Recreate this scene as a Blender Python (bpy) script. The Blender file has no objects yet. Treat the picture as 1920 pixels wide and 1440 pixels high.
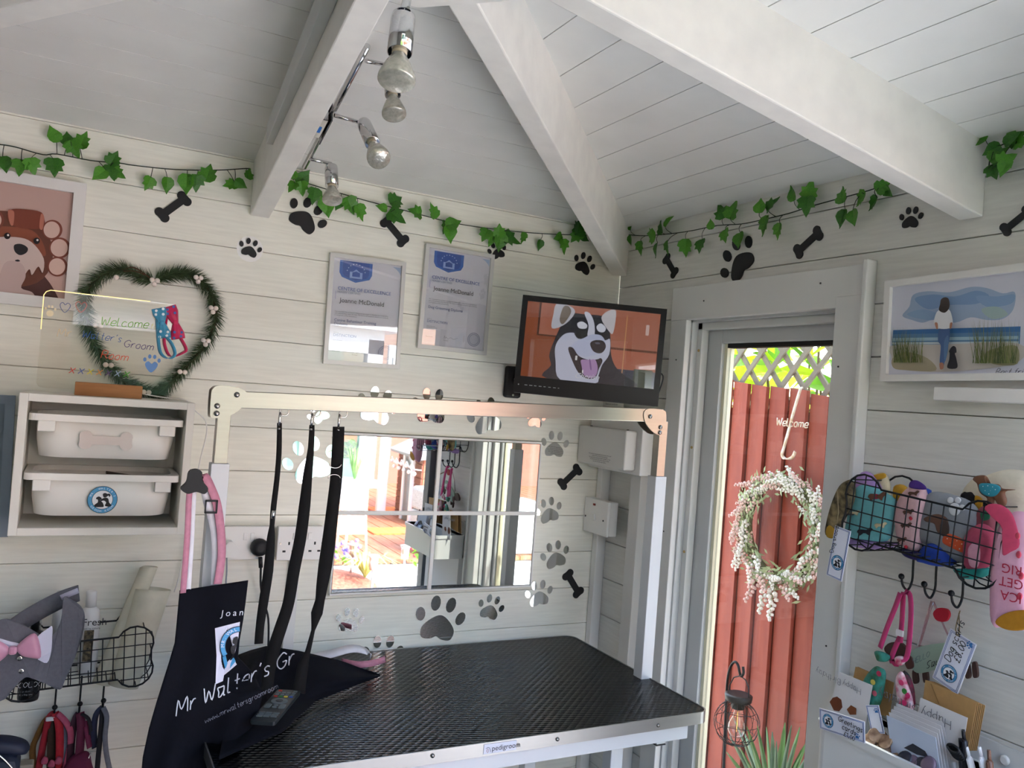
import bpy, bmesh, math, random
from mathutils import Vector as V, Matrix
random.seed(7)
SC = bpy.context.scene
COL = SC.collection
# ------------------------------------------------------------------ camera
CAM = V((-1.552, -2.25, 1.55))
FPX = 1544.0
MR = V((0.882, -0.464, 0.076)).normalized()
MF = V((0.464, 0.885, 0.018)); MF = (MF - MR * MF.dot(MR)).normalized()
MD = MF.cross(MR).normalized()                      # image-down direction
if MD.z > 0: MD = -MD
cd = bpy.data.cameras.new('camera'); cam = bpy.data.objects.new('camera', cd); COL.objects.link(cam)
cd.sensor_width = 36.0; cd.lens = 36.0 * FPX / 1920.0; cd.clip_start = 0.01; cd.clip_end = 200
cam.matrix_world = Matrix(((MR.x, -MD.x, -MF.x, CAM.x), (MR.y, -MD.y, -MF.y, CAM.y), (MR.z, -MD.z, -MF.z, CAM.z), (0, 0, 0, 1)))
SC.camera = cam
# ------------------------------------------------------------------ world, sun, exposure
w = bpy.data.worlds.new('sky'); SC.world = w; w.use_nodes = True
nt = w.node_tree; nt.nodes.clear()
sky = nt.nodes.new('ShaderNodeTexSky'); sky.sky_type = 'NISHITA'; sky.sun_disc = False
sky.sun_elevation = math.radians(52); sky.sun_rotation = math.radians(40); sky.dust_density = 2.0
bg = nt.nodes.new('ShaderNodeBackground'); bg.inputs[1].default_value = 0.9
wo = nt.nodes.new('ShaderNodeOutputWorld')
nt.links.new(sky.outputs[0], bg.inputs[0]); nt.links.new(bg.outputs[0], wo.inputs[0])
sd = bpy.data.lights.new('sun', 'SUN'); sd.energy = 5.0; sd.angle = 0.01; sd.color = (1, .97, .92)
sun = bpy.data.objects.new('sun', sd); COL.objects.link(sun)
sun.rotation_euler = V((0.25, 0.62, 0.62)).to_track_quat('Z', 'Y').to_euler()
SC.view_settings.view_transform = 'Standard'; SC.view_settings.look = 'None'
SC.view_settings.gamma = 1.0; SC.view_settings.use_curve_mapping = False
SC.view_settings.exposure = 1.02
SC.cycles.max_bounces = 10; SC.cycles.diffuse_bounces = 6; SC.cycles.glossy_bounces = 4
SC.cycles.transmission_bounces = 5; SC.cycles.transparent_max_bounces = 10
SC.cycles.sample_clamp_indirect = 8.0; SC.cycles.adaptive_threshold = .06
# ------------------------------------------------------------------ helpers
def ray(u, v): return MR * ((u - 960) / FPX) + MD * ((v - 720) / FPX) + MF
def bw(u, v, y=0.0):
    d = ray(u, v); return CAM + d * ((y - CAM.y) / d.y)
def rw(u, v, x=0.0):
    d = ray(u, v); return CAM + d * ((x - CAM.x) / d.x)
def lv(u, v, z):
    d = ray(u, v); return CAM + d * ((z - CAM.z) / d.z)
def mw(u, v, y):
    """world point at depth y seen in the wall mirror at u, v"""
    p = bw(u, v, -.012); d = ray(u, v); d = V((d.x, -d.y, d.z)); return p + d * ((y - p.y) / d.y)
def lin(h):
    h = h.lstrip('#'); o = []
    for i in (0, 2, 4):
        a = int(h[i:i + 2], 16) / 255; o.append(a / 12.92 if a < .04045 else ((a + .055) / 1.055) ** 2.4)
    return tuple(o)
MATS = {}
def M(name, col='#ffffff', rough=.5, metal=0., var=0., scale=20., stretch=(1, 1, 1), bump=0., bscale=None, emit=0., ecol=None,
      trans=0., ior=1.45, spec=.5, sheen=0., coat=0., col2=None, alpha=1.):
    if name in MATS: return MATS[name]
    m = bpy.data.materials.new(name); m.use_nodes = True; n = m.node_tree; b = n.nodes['Principled BSDF']
    c = lin(col); b.inputs['Base Color'].default_value = (*c, 1)
    b.inputs['Roughness'].default_value = rough; b.inputs['Metallic'].default_value = metal
    b.inputs['Specular IOR Level'].default_value = spec; b.inputs['IOR'].default_value = ior
    b.inputs['Transmission Weight'].default_value = trans; b.inputs['Alpha'].default_value = alpha
    b.inputs['Sheen Weight'].default_value = sheen; b.inputs['Coat Weight'].default_value = coat
    if emit: b.inputs['Emission Color'].default_value = (*(lin(ecol) if ecol else c), 1); b.inputs['Emission Strength'].default_value = emit
    if var or bump:
        tc = n.nodes.new('ShaderNodeTexCoord'); mp = n.nodes.new('ShaderNodeMapping'); mp.inputs['Scale'].default_value = stretch
        n.links.new(tc.outputs['Object'], mp.inputs['Vector'])
        no = n.nodes.new('ShaderNodeTexNoise'); no.inputs['Scale'].default_value = scale; no.inputs['Detail'].default_value = 6
        n.links.new(mp.outputs[0], no.inputs['Vector'])
        if var:
            cr = n.nodes.new('ShaderNodeValToRGB'); c2 = lin(col2) if col2 else tuple(x * (1 - var) for x in c)
            cr.color_ramp.elements[0].position = .35; cr.color_ramp.elements[1].position = .65
            cr.color_ramp.elements[0].color = (*c2, 1); cr.color_ramp.elements[1].color = (*c, 1)
            n.links.new(no.outputs['Fac'], cr.inputs[0]); n.links.new(cr.outputs[0], b.inputs['Base Color'])
        if bump:
            src = no
            if bscale:
                src = n.nodes.new('ShaderNodeTexNoise'); src.inputs['Scale'].default_value = bscale; n.links.new(mp.outputs[0], src.inputs['Vector'])
            bp = n.nodes.new('ShaderNodeBump'); bp.inputs['Strength'].default_value = bump; bp.inputs['Distance'].default_value = .002
            n.links.new(src.outputs['Fac'], bp.inputs['Height']); n.links.new(bp.outputs[0], b.inputs['Normal'])
    MATS[name] = m; return m
def glassmat(name, tint='#ffffff', gloss=.08, rough=.02):
    """thin window glass: clear with a Fresnel sheen"""
    if name in MATS: return MATS[name]
    m = bpy.data.materials.new(name); m.use_nodes = True; n = m.node_tree; n.nodes.clear()
    o = n.nodes.new('ShaderNodeOutputMaterial'); t = n.nodes.new('ShaderNodeBsdfTransparent'); g = n.nodes.new('ShaderNodeBsdfGlossy')
    t.inputs[0].default_value = (*lin(tint), 1); g.inputs['Roughness'].default_value = rough
    lw = n.nodes.new('ShaderNodeLayerWeight'); lw.inputs[0].default_value = .5
    pw = n.nodes.new('ShaderNodeMath'); pw.operation = 'POWER'; pw.inputs[1].default_value = 4; n.links.new(lw.outputs['Facing'], pw.inputs[0])
    ad = n.nodes.new('ShaderNodeMath'); ad.operation = 'ADD'; ad.inputs[1].default_value = gloss; ad.use_clamp = True
    mx = n.nodes.new('ShaderNodeMixShader'); n.links.new(pw.outputs[0], ad.inputs[0]); n.links.new(ad.outputs[0], mx.inputs[0])
    n.links.new(t.outputs[0], mx.inputs[1]); n.links.new(g.outputs[0], mx.inputs[2]); n.links.new(mx.outputs[0], o.inputs[0])
    MATS[name] = m; return m
def flat(h, rough=.6): return M('paint_' + h.lstrip('#') + ('' if rough == .6 else '_%d' % (rough * 100)), h, rough)
X, Y, Z = V((1, 0, 0)), V((0, 1, 0)), V((0, 0, 1))
class MB:
    def __init__(s): s.v = []; s.f = []; s.m = []; s.sm = []; s.mats = []
    def mi(s, m):
        if m is None: return 0
        if m not in s.mats: s.mats.append(m)
        return s.mats.index(m)
    def add(s, vs, fs, m=None, smooth=False):
        o = len(s.v); k = s.mi(m); s.v += [V(a) for a in vs]
        for f in fs: s.f.append([i + o for i in f]); s.m.append(k); s.sm.append(smooth)
        return s
    def box(s, c, sz, m=None, ax=(X, Y, Z)):
        c = V(c); h = [ax[i] * (sz[i] / 2) for i in range(3)]
        vs = [c + h[0] * a + h[1] * b + h[2] * d for d in (-1, 1) for b in (-1, 1) for a in (-1, 1)]
        return s.add(vs, [(0, 2, 3, 1), (4, 5, 7, 6), (0, 1, 5, 4), (2, 6, 7, 3), (0, 4, 6, 2), (1, 3, 7, 5)], m)
    def bb(s, lo, hi, m=None):
        lo = V(lo); hi = V(hi); return s.box((lo + hi) / 2, [abs(hi[i] - lo[i]) for i in range(3)], m)
    def tube(s, path, r, m=None, n=8, closed=False, smooth=True):
        path = [V(p) for p in path]; N = len(path); rr = r if isinstance(r, (list, tuple)) else [r] * N
        t0 = (path[1] - path[0]).normalized(); up = Z if abs(t0.z) < .9 else X
        nrm = t0.cross(up).normalized(); vs = []
        for i in range(N):
            if closed: t = path[(i + 1) % N] - path[i - 1]
            else: t = path[min(i + 1, N - 1)] - path[max(i - 1, 0)]
            if t.length < 1e-9: t = t0
            t = t.normalized(); nrm = (nrm - t * nrm.dot(t))
            if nrm.length < 1e-6: nrm = t.cross(X if abs(t.x) < .9 else Y)
            nrm.normalize(); b = t.cross(nrm)
            for k in range(n):
                a = 2 * math.pi * k / n; vs.append(path[i] + (nrm * math.cos(a) + b * math.sin(a)) * rr[i])
        fs = []
        for i in range(N if closed else N - 1):
            j = (i + 1) % N
            for k in range(n): fs.append((i * n + k, i * n + (k + 1) % n, j * n + (k + 1) % n, j * n + k))
        s.add(vs, fs, m, smooth)
        if not closed:
            o = len(s.v) - N * n; k = s.mi(m)
            s.f.append([o + i for i in range(n)][::-1]); s.m.append(k); s.sm.append(False)
            s.f.append([o + (N - 1) * n + i for i in range(n)]); s.m.append(k); s.sm.append(False)
        return s
    def cyl(s, a, b, r, m=None, n=16, r2=None):
        return s.tube([a, b], [r, r if r2 is None else r2], m, n)
    def prism(s, pts, o, xd, yd, th, m=None, side=None):
        """flat outline pts in the plane o, xd, yd; th along xd x yd"""
        o = V(o); nn = xd.cross(yd).normalized() * th; k = len(pts)
        a = sum(pts[i][0] * pts[(i + 1) % k][1] - pts[(i + 1) % k][0] * pts[i][1] for i in range(k))
        if a < 0: pts = pts[::-1]
        vs = [o + xd * p[0] + yd * p[1] for p in pts]; vs += [q + nn for q in vs]
        s.add(vs[k:], [tuple(range(k))], m); b = len(s.v)
        s.add(vs, [tuple(range(k))[::-1]] + [(i, (i + 1) % k, k + (i + 1) % k, k + i) for i in range(k)], side or m)
        return s
    def lathe(s, prof, o, ax=Z, m=None, n=20, smooth=True, cap=True):
        o = V(o); ax = V(ax).normalized(); u = ax.cross(X if abs(ax.x) < .9 else Y).normalized(); w_ = ax.cross(u)
        vs = [o + ax * h + (u * math.cos(2 * math.pi * k / n) + w_ * math.sin(2 * math.pi * k / n)) * r for r, h in prof for k in range(n)]
        fs = [(i * n + k, i * n + (k + 1) % n, (i + 1) * n + (k + 1) % n, (i + 1) * n + k) for i in range(len(prof) - 1) for k in range(n)]
        s.add(vs, fs, m, smooth)
        if cap:
            b = len(s.v) - len(vs); k_ = s.mi(m)
            s.f.append([b + i for i in range(n)][::-1]); s.m.append(k_); s.sm.append(False)
            s.f.append([b + (len(prof) - 1) * n + i for i in range(n)]); s.m.append(k_); s.sm.append(False)
        return s
    def grid(s, fn, nu, nv, m=None, smooth=True):
        vs = [fn(i / nu, j / nv) for j in range(nv + 1) for i in range(nu + 1)]; k = nu + 1
        return s.add(vs, [(j * k + i, j * k + i + 1, (j + 1) * k + i + 1, (j + 1) * k + i) for j in range(nv) for i in range(nu)], m, smooth)
    def ball(s, c, r, m=None, n=12, k=8, ax=(X, Y, Z)):
        rr = r if isinstance(r, (tuple, list)) else (r, r, r); c = V(c); vs = []; fs = []
        for j in range(k + 1):
            t = math.pi * j / k
            for i in range(n):
                a = 2 * math.pi * i / n
                vs.append(c + ax[0] * (rr[0] * math.sin(t) * math.cos(a)) + ax[1] * (rr[1] * math.sin(t) * math.sin(a)) + ax[2] * (rr[2] * math.cos(t)))
        for j in range(k):
            for i in range(n): fs.append((j * n + i, (j + 1) * n + i, (j + 1) * n + (i + 1) % n, j * n + (i + 1) % n))
        return s.add(vs, fs, m, True)
    def ribbon(s, path, wd, w, th=.001, m=None):
        """flat strap along path; wd = width direction (vector or list)"""
        path = [V(p) for p in path]; N = len(path); wl = wd if isinstance(wd, list) else [wd] * N
        ww = w if isinstance(w, list) else [w] * N; vs = []
        for i in range(N):
            t = (path[min(i + 1, N - 1)] - path[max(i - 1, 0)]).normalized(); q = V(wl[i]); q = (q - t * q.dot(t)).normalized(); nn = t.cross(q) * (th / 2)
            a = q * (ww[i] / 2); vs += [path[i] - a - nn, path[i] + a - nn, path[i] + a + nn, path[i] - a + nn]
        fs = [(i * 4 + k, i * 4 + (k + 1) % 4, i * 4 + 4 + (k + 1) % 4, i * 4 + 4 + k) for i in range(N - 1) for k in range(4)]
        fs += [(3, 2, 1, 0), (N * 4 - 4, N * 4 - 3, N * 4 - 2, N * 4 - 1)]
        return s.add(vs, fs, m, True)
def wloc(o):
    p = V((0, 0, 0))
    while o: p = p + V(o.location); o = o.parent
    return p
def part(name, mb, mat=None, parent=None, bevel=0., solid=0., sub=0, kind=None, label=None):
    o0 = wloc(parent) if parent else V((0, 0, 0))
    me = bpy.data.meshes.new(name); me.from_pydata([tuple(p - o0) for p in mb.v], [], mb.f)
    for m in (mb.mats or [mat]): me.materials.append(m)
    if mb.mats: me.polygons.foreach_set('material_index', mb.m)
    me.polygons.foreach_set('use_smooth', mb.sm); me.update()
    ob = bpy.data.objects.new(name, me); COL.objects.link(ob); ob.parent = parent
    if solid: q = ob.modifiers.new('thickness', 'SOLIDIFY'); q.thickness = solid; q.offset = 0
    if sub: q = ob.modifiers.new('smooth', 'SUBSURF'); q.levels = sub; q.render_levels = sub
    if bevel: q = ob.modifiers.new('bevel', 'BEVEL'); q.width = bevel; q.segments = 2; q.limit_method = 'ANGLE'
    if kind: ob['kind'] = kind
    if label: ob['label'] = label
    return ob
def tag(o, label, cat, group=None):
    o['label'] = label; o['category'] = cat
    if group: o['group'] = group
    return o
def thing(name, label, cat, loc, group=None):
    o = bpy.data.objects.new(name, None); COL.objects.link(o); o.location = V(loc); o.empty_display_size = .05
    return tag(o, label, cat, group)
def single(name, label, cat, mb, mat=None, group=None, **k):
    """a thing that is one mesh, its origin at its own centre"""
    c = sum(mb.v, V((0, 0, 0))) / len(mb.v); mb.v = [p - c for p in mb.v]; o = part(name, mb, mat, None, **k); o.location = c
    return tag(o, label, cat, group)
def setting(name, mb, mat=None, **k):
    o = part(name, mb, mat, None, **k); o['kind'] = 'structure'; return o
def smooth_path(pts, n=6, closed=False):
    pts = [V(p) for p in pts]; N = len(pts); out = []
    for i in range(N if closed else N - 1):
        g = (lambda k: pts[k % N]) if closed else (lambda k: pts[min(max(k, 0), N - 1)])
        a, b, c, d = g(i - 1), g(i), g(i + 1), g(i + 2)
        for k in range(n):
            t = k / n; out.append(.5 * (2 * b + (c - a) * t + (2 * a - 5 * b + 4 * c - d) * t * t + (3 * b - a - 3 * c + d) * t ** 3))
    if not closed: out.append(pts[-1])
    return out
def sp2(pts, n=5, closed=True): return [(p.x, p.y) for p in smooth_path([(a, b, 0) for a, b in pts], n, closed)]
def ell(cx, cy, rx, ry, rot=0., n=18):
    c, s_ = math.cos(rot), math.sin(rot)
    return [(cx + rx * math.cos(t) * c - ry * math.sin(t) * s_, cy + rx * math.cos(t) * s_ + ry * math.sin(t) * c) for t in (2 * math.pi * k / n for k in range(n))]
def rrect(x0, y0, x1, y1, r, n=5):
    o = []
    for cx, cy, a0 in ((x1 - r, y1 - r, 0), (x0 + r, y1 - r, 90), (x0 + r, y0 + r, 180), (x1 - r, y0 + r, 270)):
        for k in range(n + 1): a = math.radians(a0 + 90 * k / n); o.append((cx + r * math.cos(a), cy + r * math.sin(a)))
    return o
def art(name, parent, o, xd, yd, shapes, step=.00025, th=.0002, label=None):
    """flat print: (outline, colour) layers laid one over another"""
    mb = MB(); nn = xd.cross(yd).normalized()
    for i, (pts, c) in enumerate(shapes):
        mb.prism(pts, V(o) + nn * (step * i), xd, yd, th, flat(c) if isinstance(c, str) else c)
    return part(name, mb, None, parent, label=label)
def text_mb(mb, s, o, xd, yd, size, mat, shear=0., align='LEFT', th=.0002, space=1.0):
    cu = bpy.data.curves.new('lettering', 'FONT'); cu.body = s; cu.size = size; cu.shear = shear; cu.align_x = align; cu.space_character = space
    cu.resolution_u = 3; ob = bpy.data.objects.new('lettering', cu); COL.objects.link(ob)
    dg = bpy.context.evaluated_depsgraph_get(); me = bpy.data.meshes.new_from_object(ob.evaluated_get(dg))
    nn = xd.cross(yd).normalized() * th
    mb.add([V(o) + xd * p.co.x + yd * p.co.y + nn for p in me.vertices], [tuple(p.vertices) for p in me.polygons], mat)
    bpy.data.objects.remove(ob); bpy.data.curves.remove(cu); bpy.data.meshes.remove(me); return mb
# a small handwriting alphabet: strokes on a grid, x-height 6, capitals 10
GL = {}
for line in '''a 6:56 36 06 13 10 30 53 56/56 50 60
b 5:0A 00/05 26 54 52 20 00
c 5:55 26 03 10 40 51
d 6:56 26 03 10 40 56/6A 51 60
e 5:03 53 56 26 03 10 40 51
f 4:4A 29 27 20/06 46
g 6:56 26 03 11 41 56/56 5- 2= 0-
h 5:0A 00/04 26 55 50
i 2:16 10/18 19
k 5:0A 00/56 03 50
l 3:0A 01 10 20
m 8:06 00/04 26 45 40/44 66 85 80
n 5:06 00/04 26 55 50
o 5:26 04 02 10 40 53 46 26
p 5:06 0=/05 26 54 52 20 01
r 4:06 00/03 26 46
s 4:45 26 05 13 32 30 00
t 4:2A 21 30 40/06 46
u 5:06 01 20 41 56/56 50
w 8:06 10 44 70 86
y 5:06 13 30/56 30 1= 0=
x 5:06 50/56 00
A 7:00 4A 70/14 64
C 7:78 4A 05 20 51 72
D 7:0A 00 40 73 77 4A 0A
G 7:78 4A 07 03 30 61 74 44
H 7:0A 00/7A 70/05 75
J 6:6A 62 30 01
M 9:00 1A 43 8A 90
R 7:00 0A 5A 68 55 05/35 70
S 6:69 3A 08 15 43 52 30 01
B 6:00 0A 4A 58 46 05/45 63 51 30 00
W 9:0A 20 47 70 9A
E 6:6A 0A 00 60/05 45
L 6:0A 00 60
O 7:3A 07 03 30 63 77 3A
' 2:1A 08
. 2:00 10 11 01 00
0 5:2A 07 03 20 53 57 2A
1 3:08 2A 20
2 5:08 2A 58 00 50
8 5:2A 08 26 43 31 10 03 36 48 2A
£ 6:68 4A 28 23 00 60/05 45
, 2:11 0-'''.split('\n'):
    k, r = line[0], line[2:]; wd, st = r.split(':', 1)
    dec = lambda ch: {'A': 10, '-': -2, '=': -4}.get(ch, int(ch) if ch.isdigit() else 0)
    GL[k] = (int(wd), [[(dec(p[0]), dec(p[1])) for p in q.split()] for q in st.split('/')])
def hand(mb, s, o, xd, yd, h, mat, w=.1, slant=.12, th=.0004, jit=0.):
    """handwriting with cap height h; w = pen width as a share of h"""
    u = h / 10; x = 0.; nn = xd.cross(yd).normalized(); o = V(o)
    for ch in s:
        if ch == ' ' or ch not in GL: x += 4; continue
        wd, sts = GL[ch]; dy = random.uniform(-jit, jit)
        for st in sts:
            P = [o + xd * ((x + a + b * slant) * u) + yd * ((b + dy) * u) for a, b in st]
            if len(P) > 2: P = smooth_path(P, 4)
            mb.ribbon([p + nn * (th / 2) for p in P], [nn.cross((P[min(i + 1, len(P) - 1)] - P[max(i - 1, 0)]).normalized()) for i in range(len(P))], h * w, th, mat)
        x += wd + 2.2
    return x * u
def hand_len(s): return sum((GL[c][0] + 2.2) if c in GL else 4 for c in s)
PAW = [(-.42, .05), (-.28, .28), (0, .42), (.28, .28), (.42, .05), (.36, -.18), (.15, -.2), (0, -.16), (-.15, -.2), (-.36, -.18)]
def paw_shapes(s=1., rot=0., cx=0., cy=0., flip=1):
    c, q = math.cos(rot), math.sin(rot)
    f = lambda p: (cx + s * (flip * p[0] * c - p[1] * q), cy + s * (flip * p[0] * q + p[1] * c))
    pad = sp2([(-.30, -.32), (-.34, -.14), (-.18, .04), (0, .12), (.18, .04), (.34, -.14), (.30, -.32), (.12, -.33), (0, -.28), (-.12, -.33)], 4)
    o = [[f(p) for p in pad]]
    for tx, ty, rx, ry, r in ((-.42, .10, .095, .13, .35), (-.16, .33, .1, .145, .1), (.16, .33, .1, .145, -.1), (.42, .10, .095, .13, -.35)):
        o.append([f(p) for p in ell(tx, ty, rx, ry, r, 14)])
    return o
def bone_outline(L=1., k=.2):
    """bone along x, two knobs at each end"""
    q = []
    for cx, cy, a0, a1 in ((.38, .105, 180, -25), (.38, -.105, 25, -180), (-.38, -.105, 0, -205), (-.38, .105, 205, 0)):
        for t in range(9):
            a = math.radians(a0 + (a1 - a0) * t / 8); q.append((L * (cx + .122 * math.cos(a)), L * (cy + .122 * math.sin(a))))
    return q
def basket_outline(L=1.):
    q = []
    for cx, cy, a0, a1 in ((.37, .10, 152, -28), (.37, -.10, 28, -152), (-.37, -.10, -28, -208), (-.37, .10, 208, 28)):
        for t in range(9):
            a = math.radians(a0 + (a1 - a0) * t / 8); q.append((L * (cx + .13 * math.cos(a)), L * (cy + .13 * math.sin(a))))
    return q
# ================================================================== STRUCTURE
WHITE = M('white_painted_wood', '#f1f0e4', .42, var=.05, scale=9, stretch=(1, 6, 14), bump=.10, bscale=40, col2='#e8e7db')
WHITEC = M('white_painted_ceiling_board', '#e6e6e2', .5, var=.03, scale=4, stretch=(2, 2, 2), bump=.05, bscale=30, col2='#e0e0dc')
BEAM = M('white_painted_beam', '#e9e7e0', .45, var=.04, scale=8, stretch=(2, 2, 2), bump=.08, bscale=35, col2='#e0ded8')
GREYW = M('pale_grey_gloss_paint', '#c9cbca', .35, var=.04, scale=10, bump=.04)
GROOVE = M('groove_paint', '#bdb7ab', .9)
SEAM = M('dark_ceiling_gap', '#43382e', .9)
FLOORM = M('grey_vinyl_floor', '#4e5054', .5, var=.1, scale=12)
RW, WT = 2.4, 2.125                       # room side, wall top
SL = .165                                 # roof pitch
def planks_z(seams, lo, hi):
    e = sorted([lo] + [s for s in seams if lo + .01 < s < hi - .01] + [hi]); return list(zip(e[:-1], e[1:]))
PITCH = .1163
zs = [1.888 + PITCH * k for k in range(-17, 3)]
wb = setting('wall_back', MB().bb((-RW, .024, 0), (.03, .06, 2.3)), GROOVE)
for a, b in planks_z(zs, 0, WT + .02):
    part('plank', MB().bb((-RW, 0, a + .0005), (0, .024, b - .0005)), WHITE, wb, bevel=.0018)
# right wall: log boards laid half a board out of step with the back wall, door opening y -0.38..-0.905
DY0, DY1, DZT = -.372, -.915, 1.822
WEND = -1.46
zr = [1.941 + .1185 * k for k in range(-17, 3)]
wr = setting('wall_right', MB().bb((.024, 0, 0), (.06, DY0, 2.3)).bb((.024, DY1, 0), (.06, WEND, 2.3)).bb((.024, DY0, DZT), (.06, DY1, 2.3)), GROOVE)
WHITEDIM = M('dimmed_white_wall_board', '#dddcd5', .45, var=.05, scale=9, stretch=(6, 1, 14), bump=.10, bscale=40, col2='#d3d2cb')  # back wall's white greyed so the right wall looks less lit
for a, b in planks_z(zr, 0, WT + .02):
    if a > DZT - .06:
        part('plank', MB().bb((0, 0, max(a, 0) + .0008), (.024, WEND, b - .0008)), WHITEDIM, wr, bevel=.0022)
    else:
        part('plank', MB().bb((0, 0, a + .0008), (.024, DY0, b - .0008)), WHITEDIM, wr, bevel=.0022)
        part('plank', MB().bb((0, DY1, a + .0008), (.024, WEND, b - .0008)), WHITEDIM, wr, bevel=.0022)
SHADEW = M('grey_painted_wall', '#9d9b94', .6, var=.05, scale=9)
wl = setting('wall_left', MB().bb((-RW - .05, 0, 0), (-RW, -RW, 2.3)), SHADEW)
# front wall; the corner towards the garden is cut off by open double doors
FO = -1.6
wf = setting('wall_front', MB().bb((-RW, -RW - .05, 0), (-.94, -RW, 1.0)).bb((-RW, -RW - .05, 2.0), (-.94, -RW, 2.3)).bb((-RW, -RW - .05, 1.0), (FO, -RW, 2.0)).bb((-1.0, -RW - .05, 1.0), (-.94, -RW, 2.0)), SHADEW)
fl = setting('floor', MB().bb((-RW, -RW, -.05), (0, 0, 0)), FLOORM)
# jamb of the open garden doors at the end of the right wall
setting('trim_1', MB().bb((-.03, WEND - .06, 0), (.06, WEND, 2.2)), M('slate_grey_paint', '#5f6468', .45), bevel=.003)
setting('trim_2', MB().box((-.47, -1.94, 2.08), (1.35, .06, .44), None, (V((.7071, .7071, 0)), V((-.7071, .7071, 0)), Z)), WHITE)
# ceiling: four slopes of tongue-and-groove boards
APX, APY = -1.2, -1.2
cl = setting('ceiling', MB().add([(-RW, 0, WT + .03), (0, 0, WT + .03), (0, -RW, WT + .03), (-RW, -RW, WT + .03), (APX, APY, WT + .03 + SL * 1.2)],
    [(1, 0, 4), (2, 1, 4), (3, 2, 4), (0, 3, 4)]), SEAM)
sk = setting('roof_cover', MB().add([(-RW - .3, .3, WT + .04), (.3, .3, WT + .04), (.3, -RW - .1, WT + .04), (-RW - .3, -RW - .1, WT + .04), (APX, APY, WT + .1 + SL * 1.2)],
    [(1, 0, 4), (2, 1, 4), (3, 2, 4), (0, 3, 4)]), M('grey_roof_felt', '#5b5e60', .9)); sk.name = 'trim_3'
cw = .1
for side in range(4):
    n = 12
    for k in range(n):
        d0, d1 = k * cw + .0011, min((k + 1) * cw, 1.2) - .0011
        def P(d, s, up):  # d = distance in from the wall, s = -1/1 end along the wall
            z = WT + SL * d + up; a = 1.2 - d
            return [V((APX + s * a, -d, z)), V((-d, APY - s * a, z)), V((APX - s * a, -RW + d, z)), V((-RW + d, APY + s * a, z))][side]
        vs = [P(d, s, up) for up in (0, .018) for d in (d0, d1) for s in (-1, 1)]
        part('plank', MB().add(vs, [(0, 2, 3, 1), (4, 5, 7, 6), (0, 1, 5, 4), (2, 6, 7, 3), (0, 4, 6, 2), (1, 3, 7, 5)]), WHITEC, cl)
def rafter(name, label, a, b, w=.05, zlo=-.15, cut=0.):
    """a, b: plan points (wall end, apex end); top touches the ceiling slope"""
    a = V((*a, 0)); b = V((*b, 0)); t = (b - a).normalized(); s = V((-t.y, t.x, 0)) * (w / 2)
    da = 0.; db = min(-b.x if b.x > APX - .001 else b.x + RW, -b.y if b.y > APY - .001 else b.y + RW, 1.2)
    za, zb = WT + .004, WT + .004 + SL * db
    vs = [a - s + Z * (za + zlo), a + s + Z * (za + zlo), b - s + Z * (zb + zlo), b + s + Z * (zb + zlo),
          a - s + Z * za, a + s + Z * za, b - s + Z * zb, b + s + Z * zb]
    mb = MB().add(vs, [(0, 2, 3, 1), (4, 5, 7, 6), (0, 1, 5, 4), (2, 6, 7, 3), (0, 4, 6, 2), (1, 3, 7, 5)])
    return single(name, label, 'beam', mb, BEAM, 'roof beams', bevel=.003)
rafter('roof_beam', 'white roof beam above the two certificates, beside the chrome spotlight bar', (-1.163, 0), (-1.2, -1.08))
rafter('roof_beam', 'white corner roof beam ending above the television', (-.012, -.012), (-1.1, -1.1))
rafter('roof_beam', 'wide bright white roof beam ending on the wall above the seaside picture', (0, -1.21), (-1.08, -1.21))
rafter('roof_beam', 'white roof beam at the upper left edge above the cartoon dog picture', (-RW + .01, -.01), (-1.3, -1.1))
o8 = [(.2 * math.cos(math.radians(22.5 + 45 * k)), .2 * math.sin(math.radians(22.5 + 45 * k))) for k in range(8)]
single('ceiling_boss', 'white octagonal block where the roof beams meet', 'block', MB().prism(o8, (APX, APY, WT + SL * 1.1 - .152), X, Y, .15), BEAM, bevel=.003)
# cable trunking strip along the left side of the spotlight beam
_a, _b = V((-1.19, -.29, 0)), V((-1.226, -1.05, 0))
mb = MB()
for dx, dz, sx, sz in ((-.012, -.055, .022, .05), (-.005, -.035, .035, .012)):
    a_ = _a + X * dx + Z * (WT + SL * .29 + dz); b_ = _b + X * dx + Z * (WT + SL * 1.05 + dz); t = (b_ - a_).normalized()
    mb.box((a_ + b_) / 2, (sx, (b_ - a_).length, sz), None, (X, t, X.cross(t)))
single('cable_trunking', 'pale strip of trunking along the beam above the cartoon dog picture', 'trunking', mb, GREYW, bevel=.002)
# ---------------------------------------------------------------- glazed door in the right wall
dr = setting('door_1', MB().bb((0, DY0, 0), (.11, DY0 - .012, DZT)).bb((0, DY1, 0), (.11, DY1 + .012, DZT)).bb((0, DY0, DZT - .012), (.11, DY1, DZT)), GREYW)
CAS = M('cream_white_gloss', '#dcdcd8', .35, var=.03, scale=9, bump=.05)
part('casing', MB().bb((-.02, -.309, 0), (0, DY0 - .006, DZT - .006)), CAS, dr, bevel=.002)
part('casing', MB().bb((-.024, DY1 + .006, 0), (0, -.985, DZT + .02)), CAS, dr, bevel=.002)
part('casing', MB().bb((-.022, -.309, DZT - .006), (0, -.99, 1.912)), CAS, dr, bevel=.002)
part('edge_bead', MB().bb((-.034, -.985, 0), (0, -.998, 1.92)), CAS, dr, bevel=.003)
ins = DY0 - .012
part('stop_bead', MB().bb((.02, ins, 0), (.045, ins - .02, DZT - .012)), CAS, dr, bevel=.002)
part('stop_bead', MB().bb((.02, DY1 + .012, 0), (.045, DY1 + .032, DZT - .012)), CAS, dr, bevel=.002)
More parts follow.
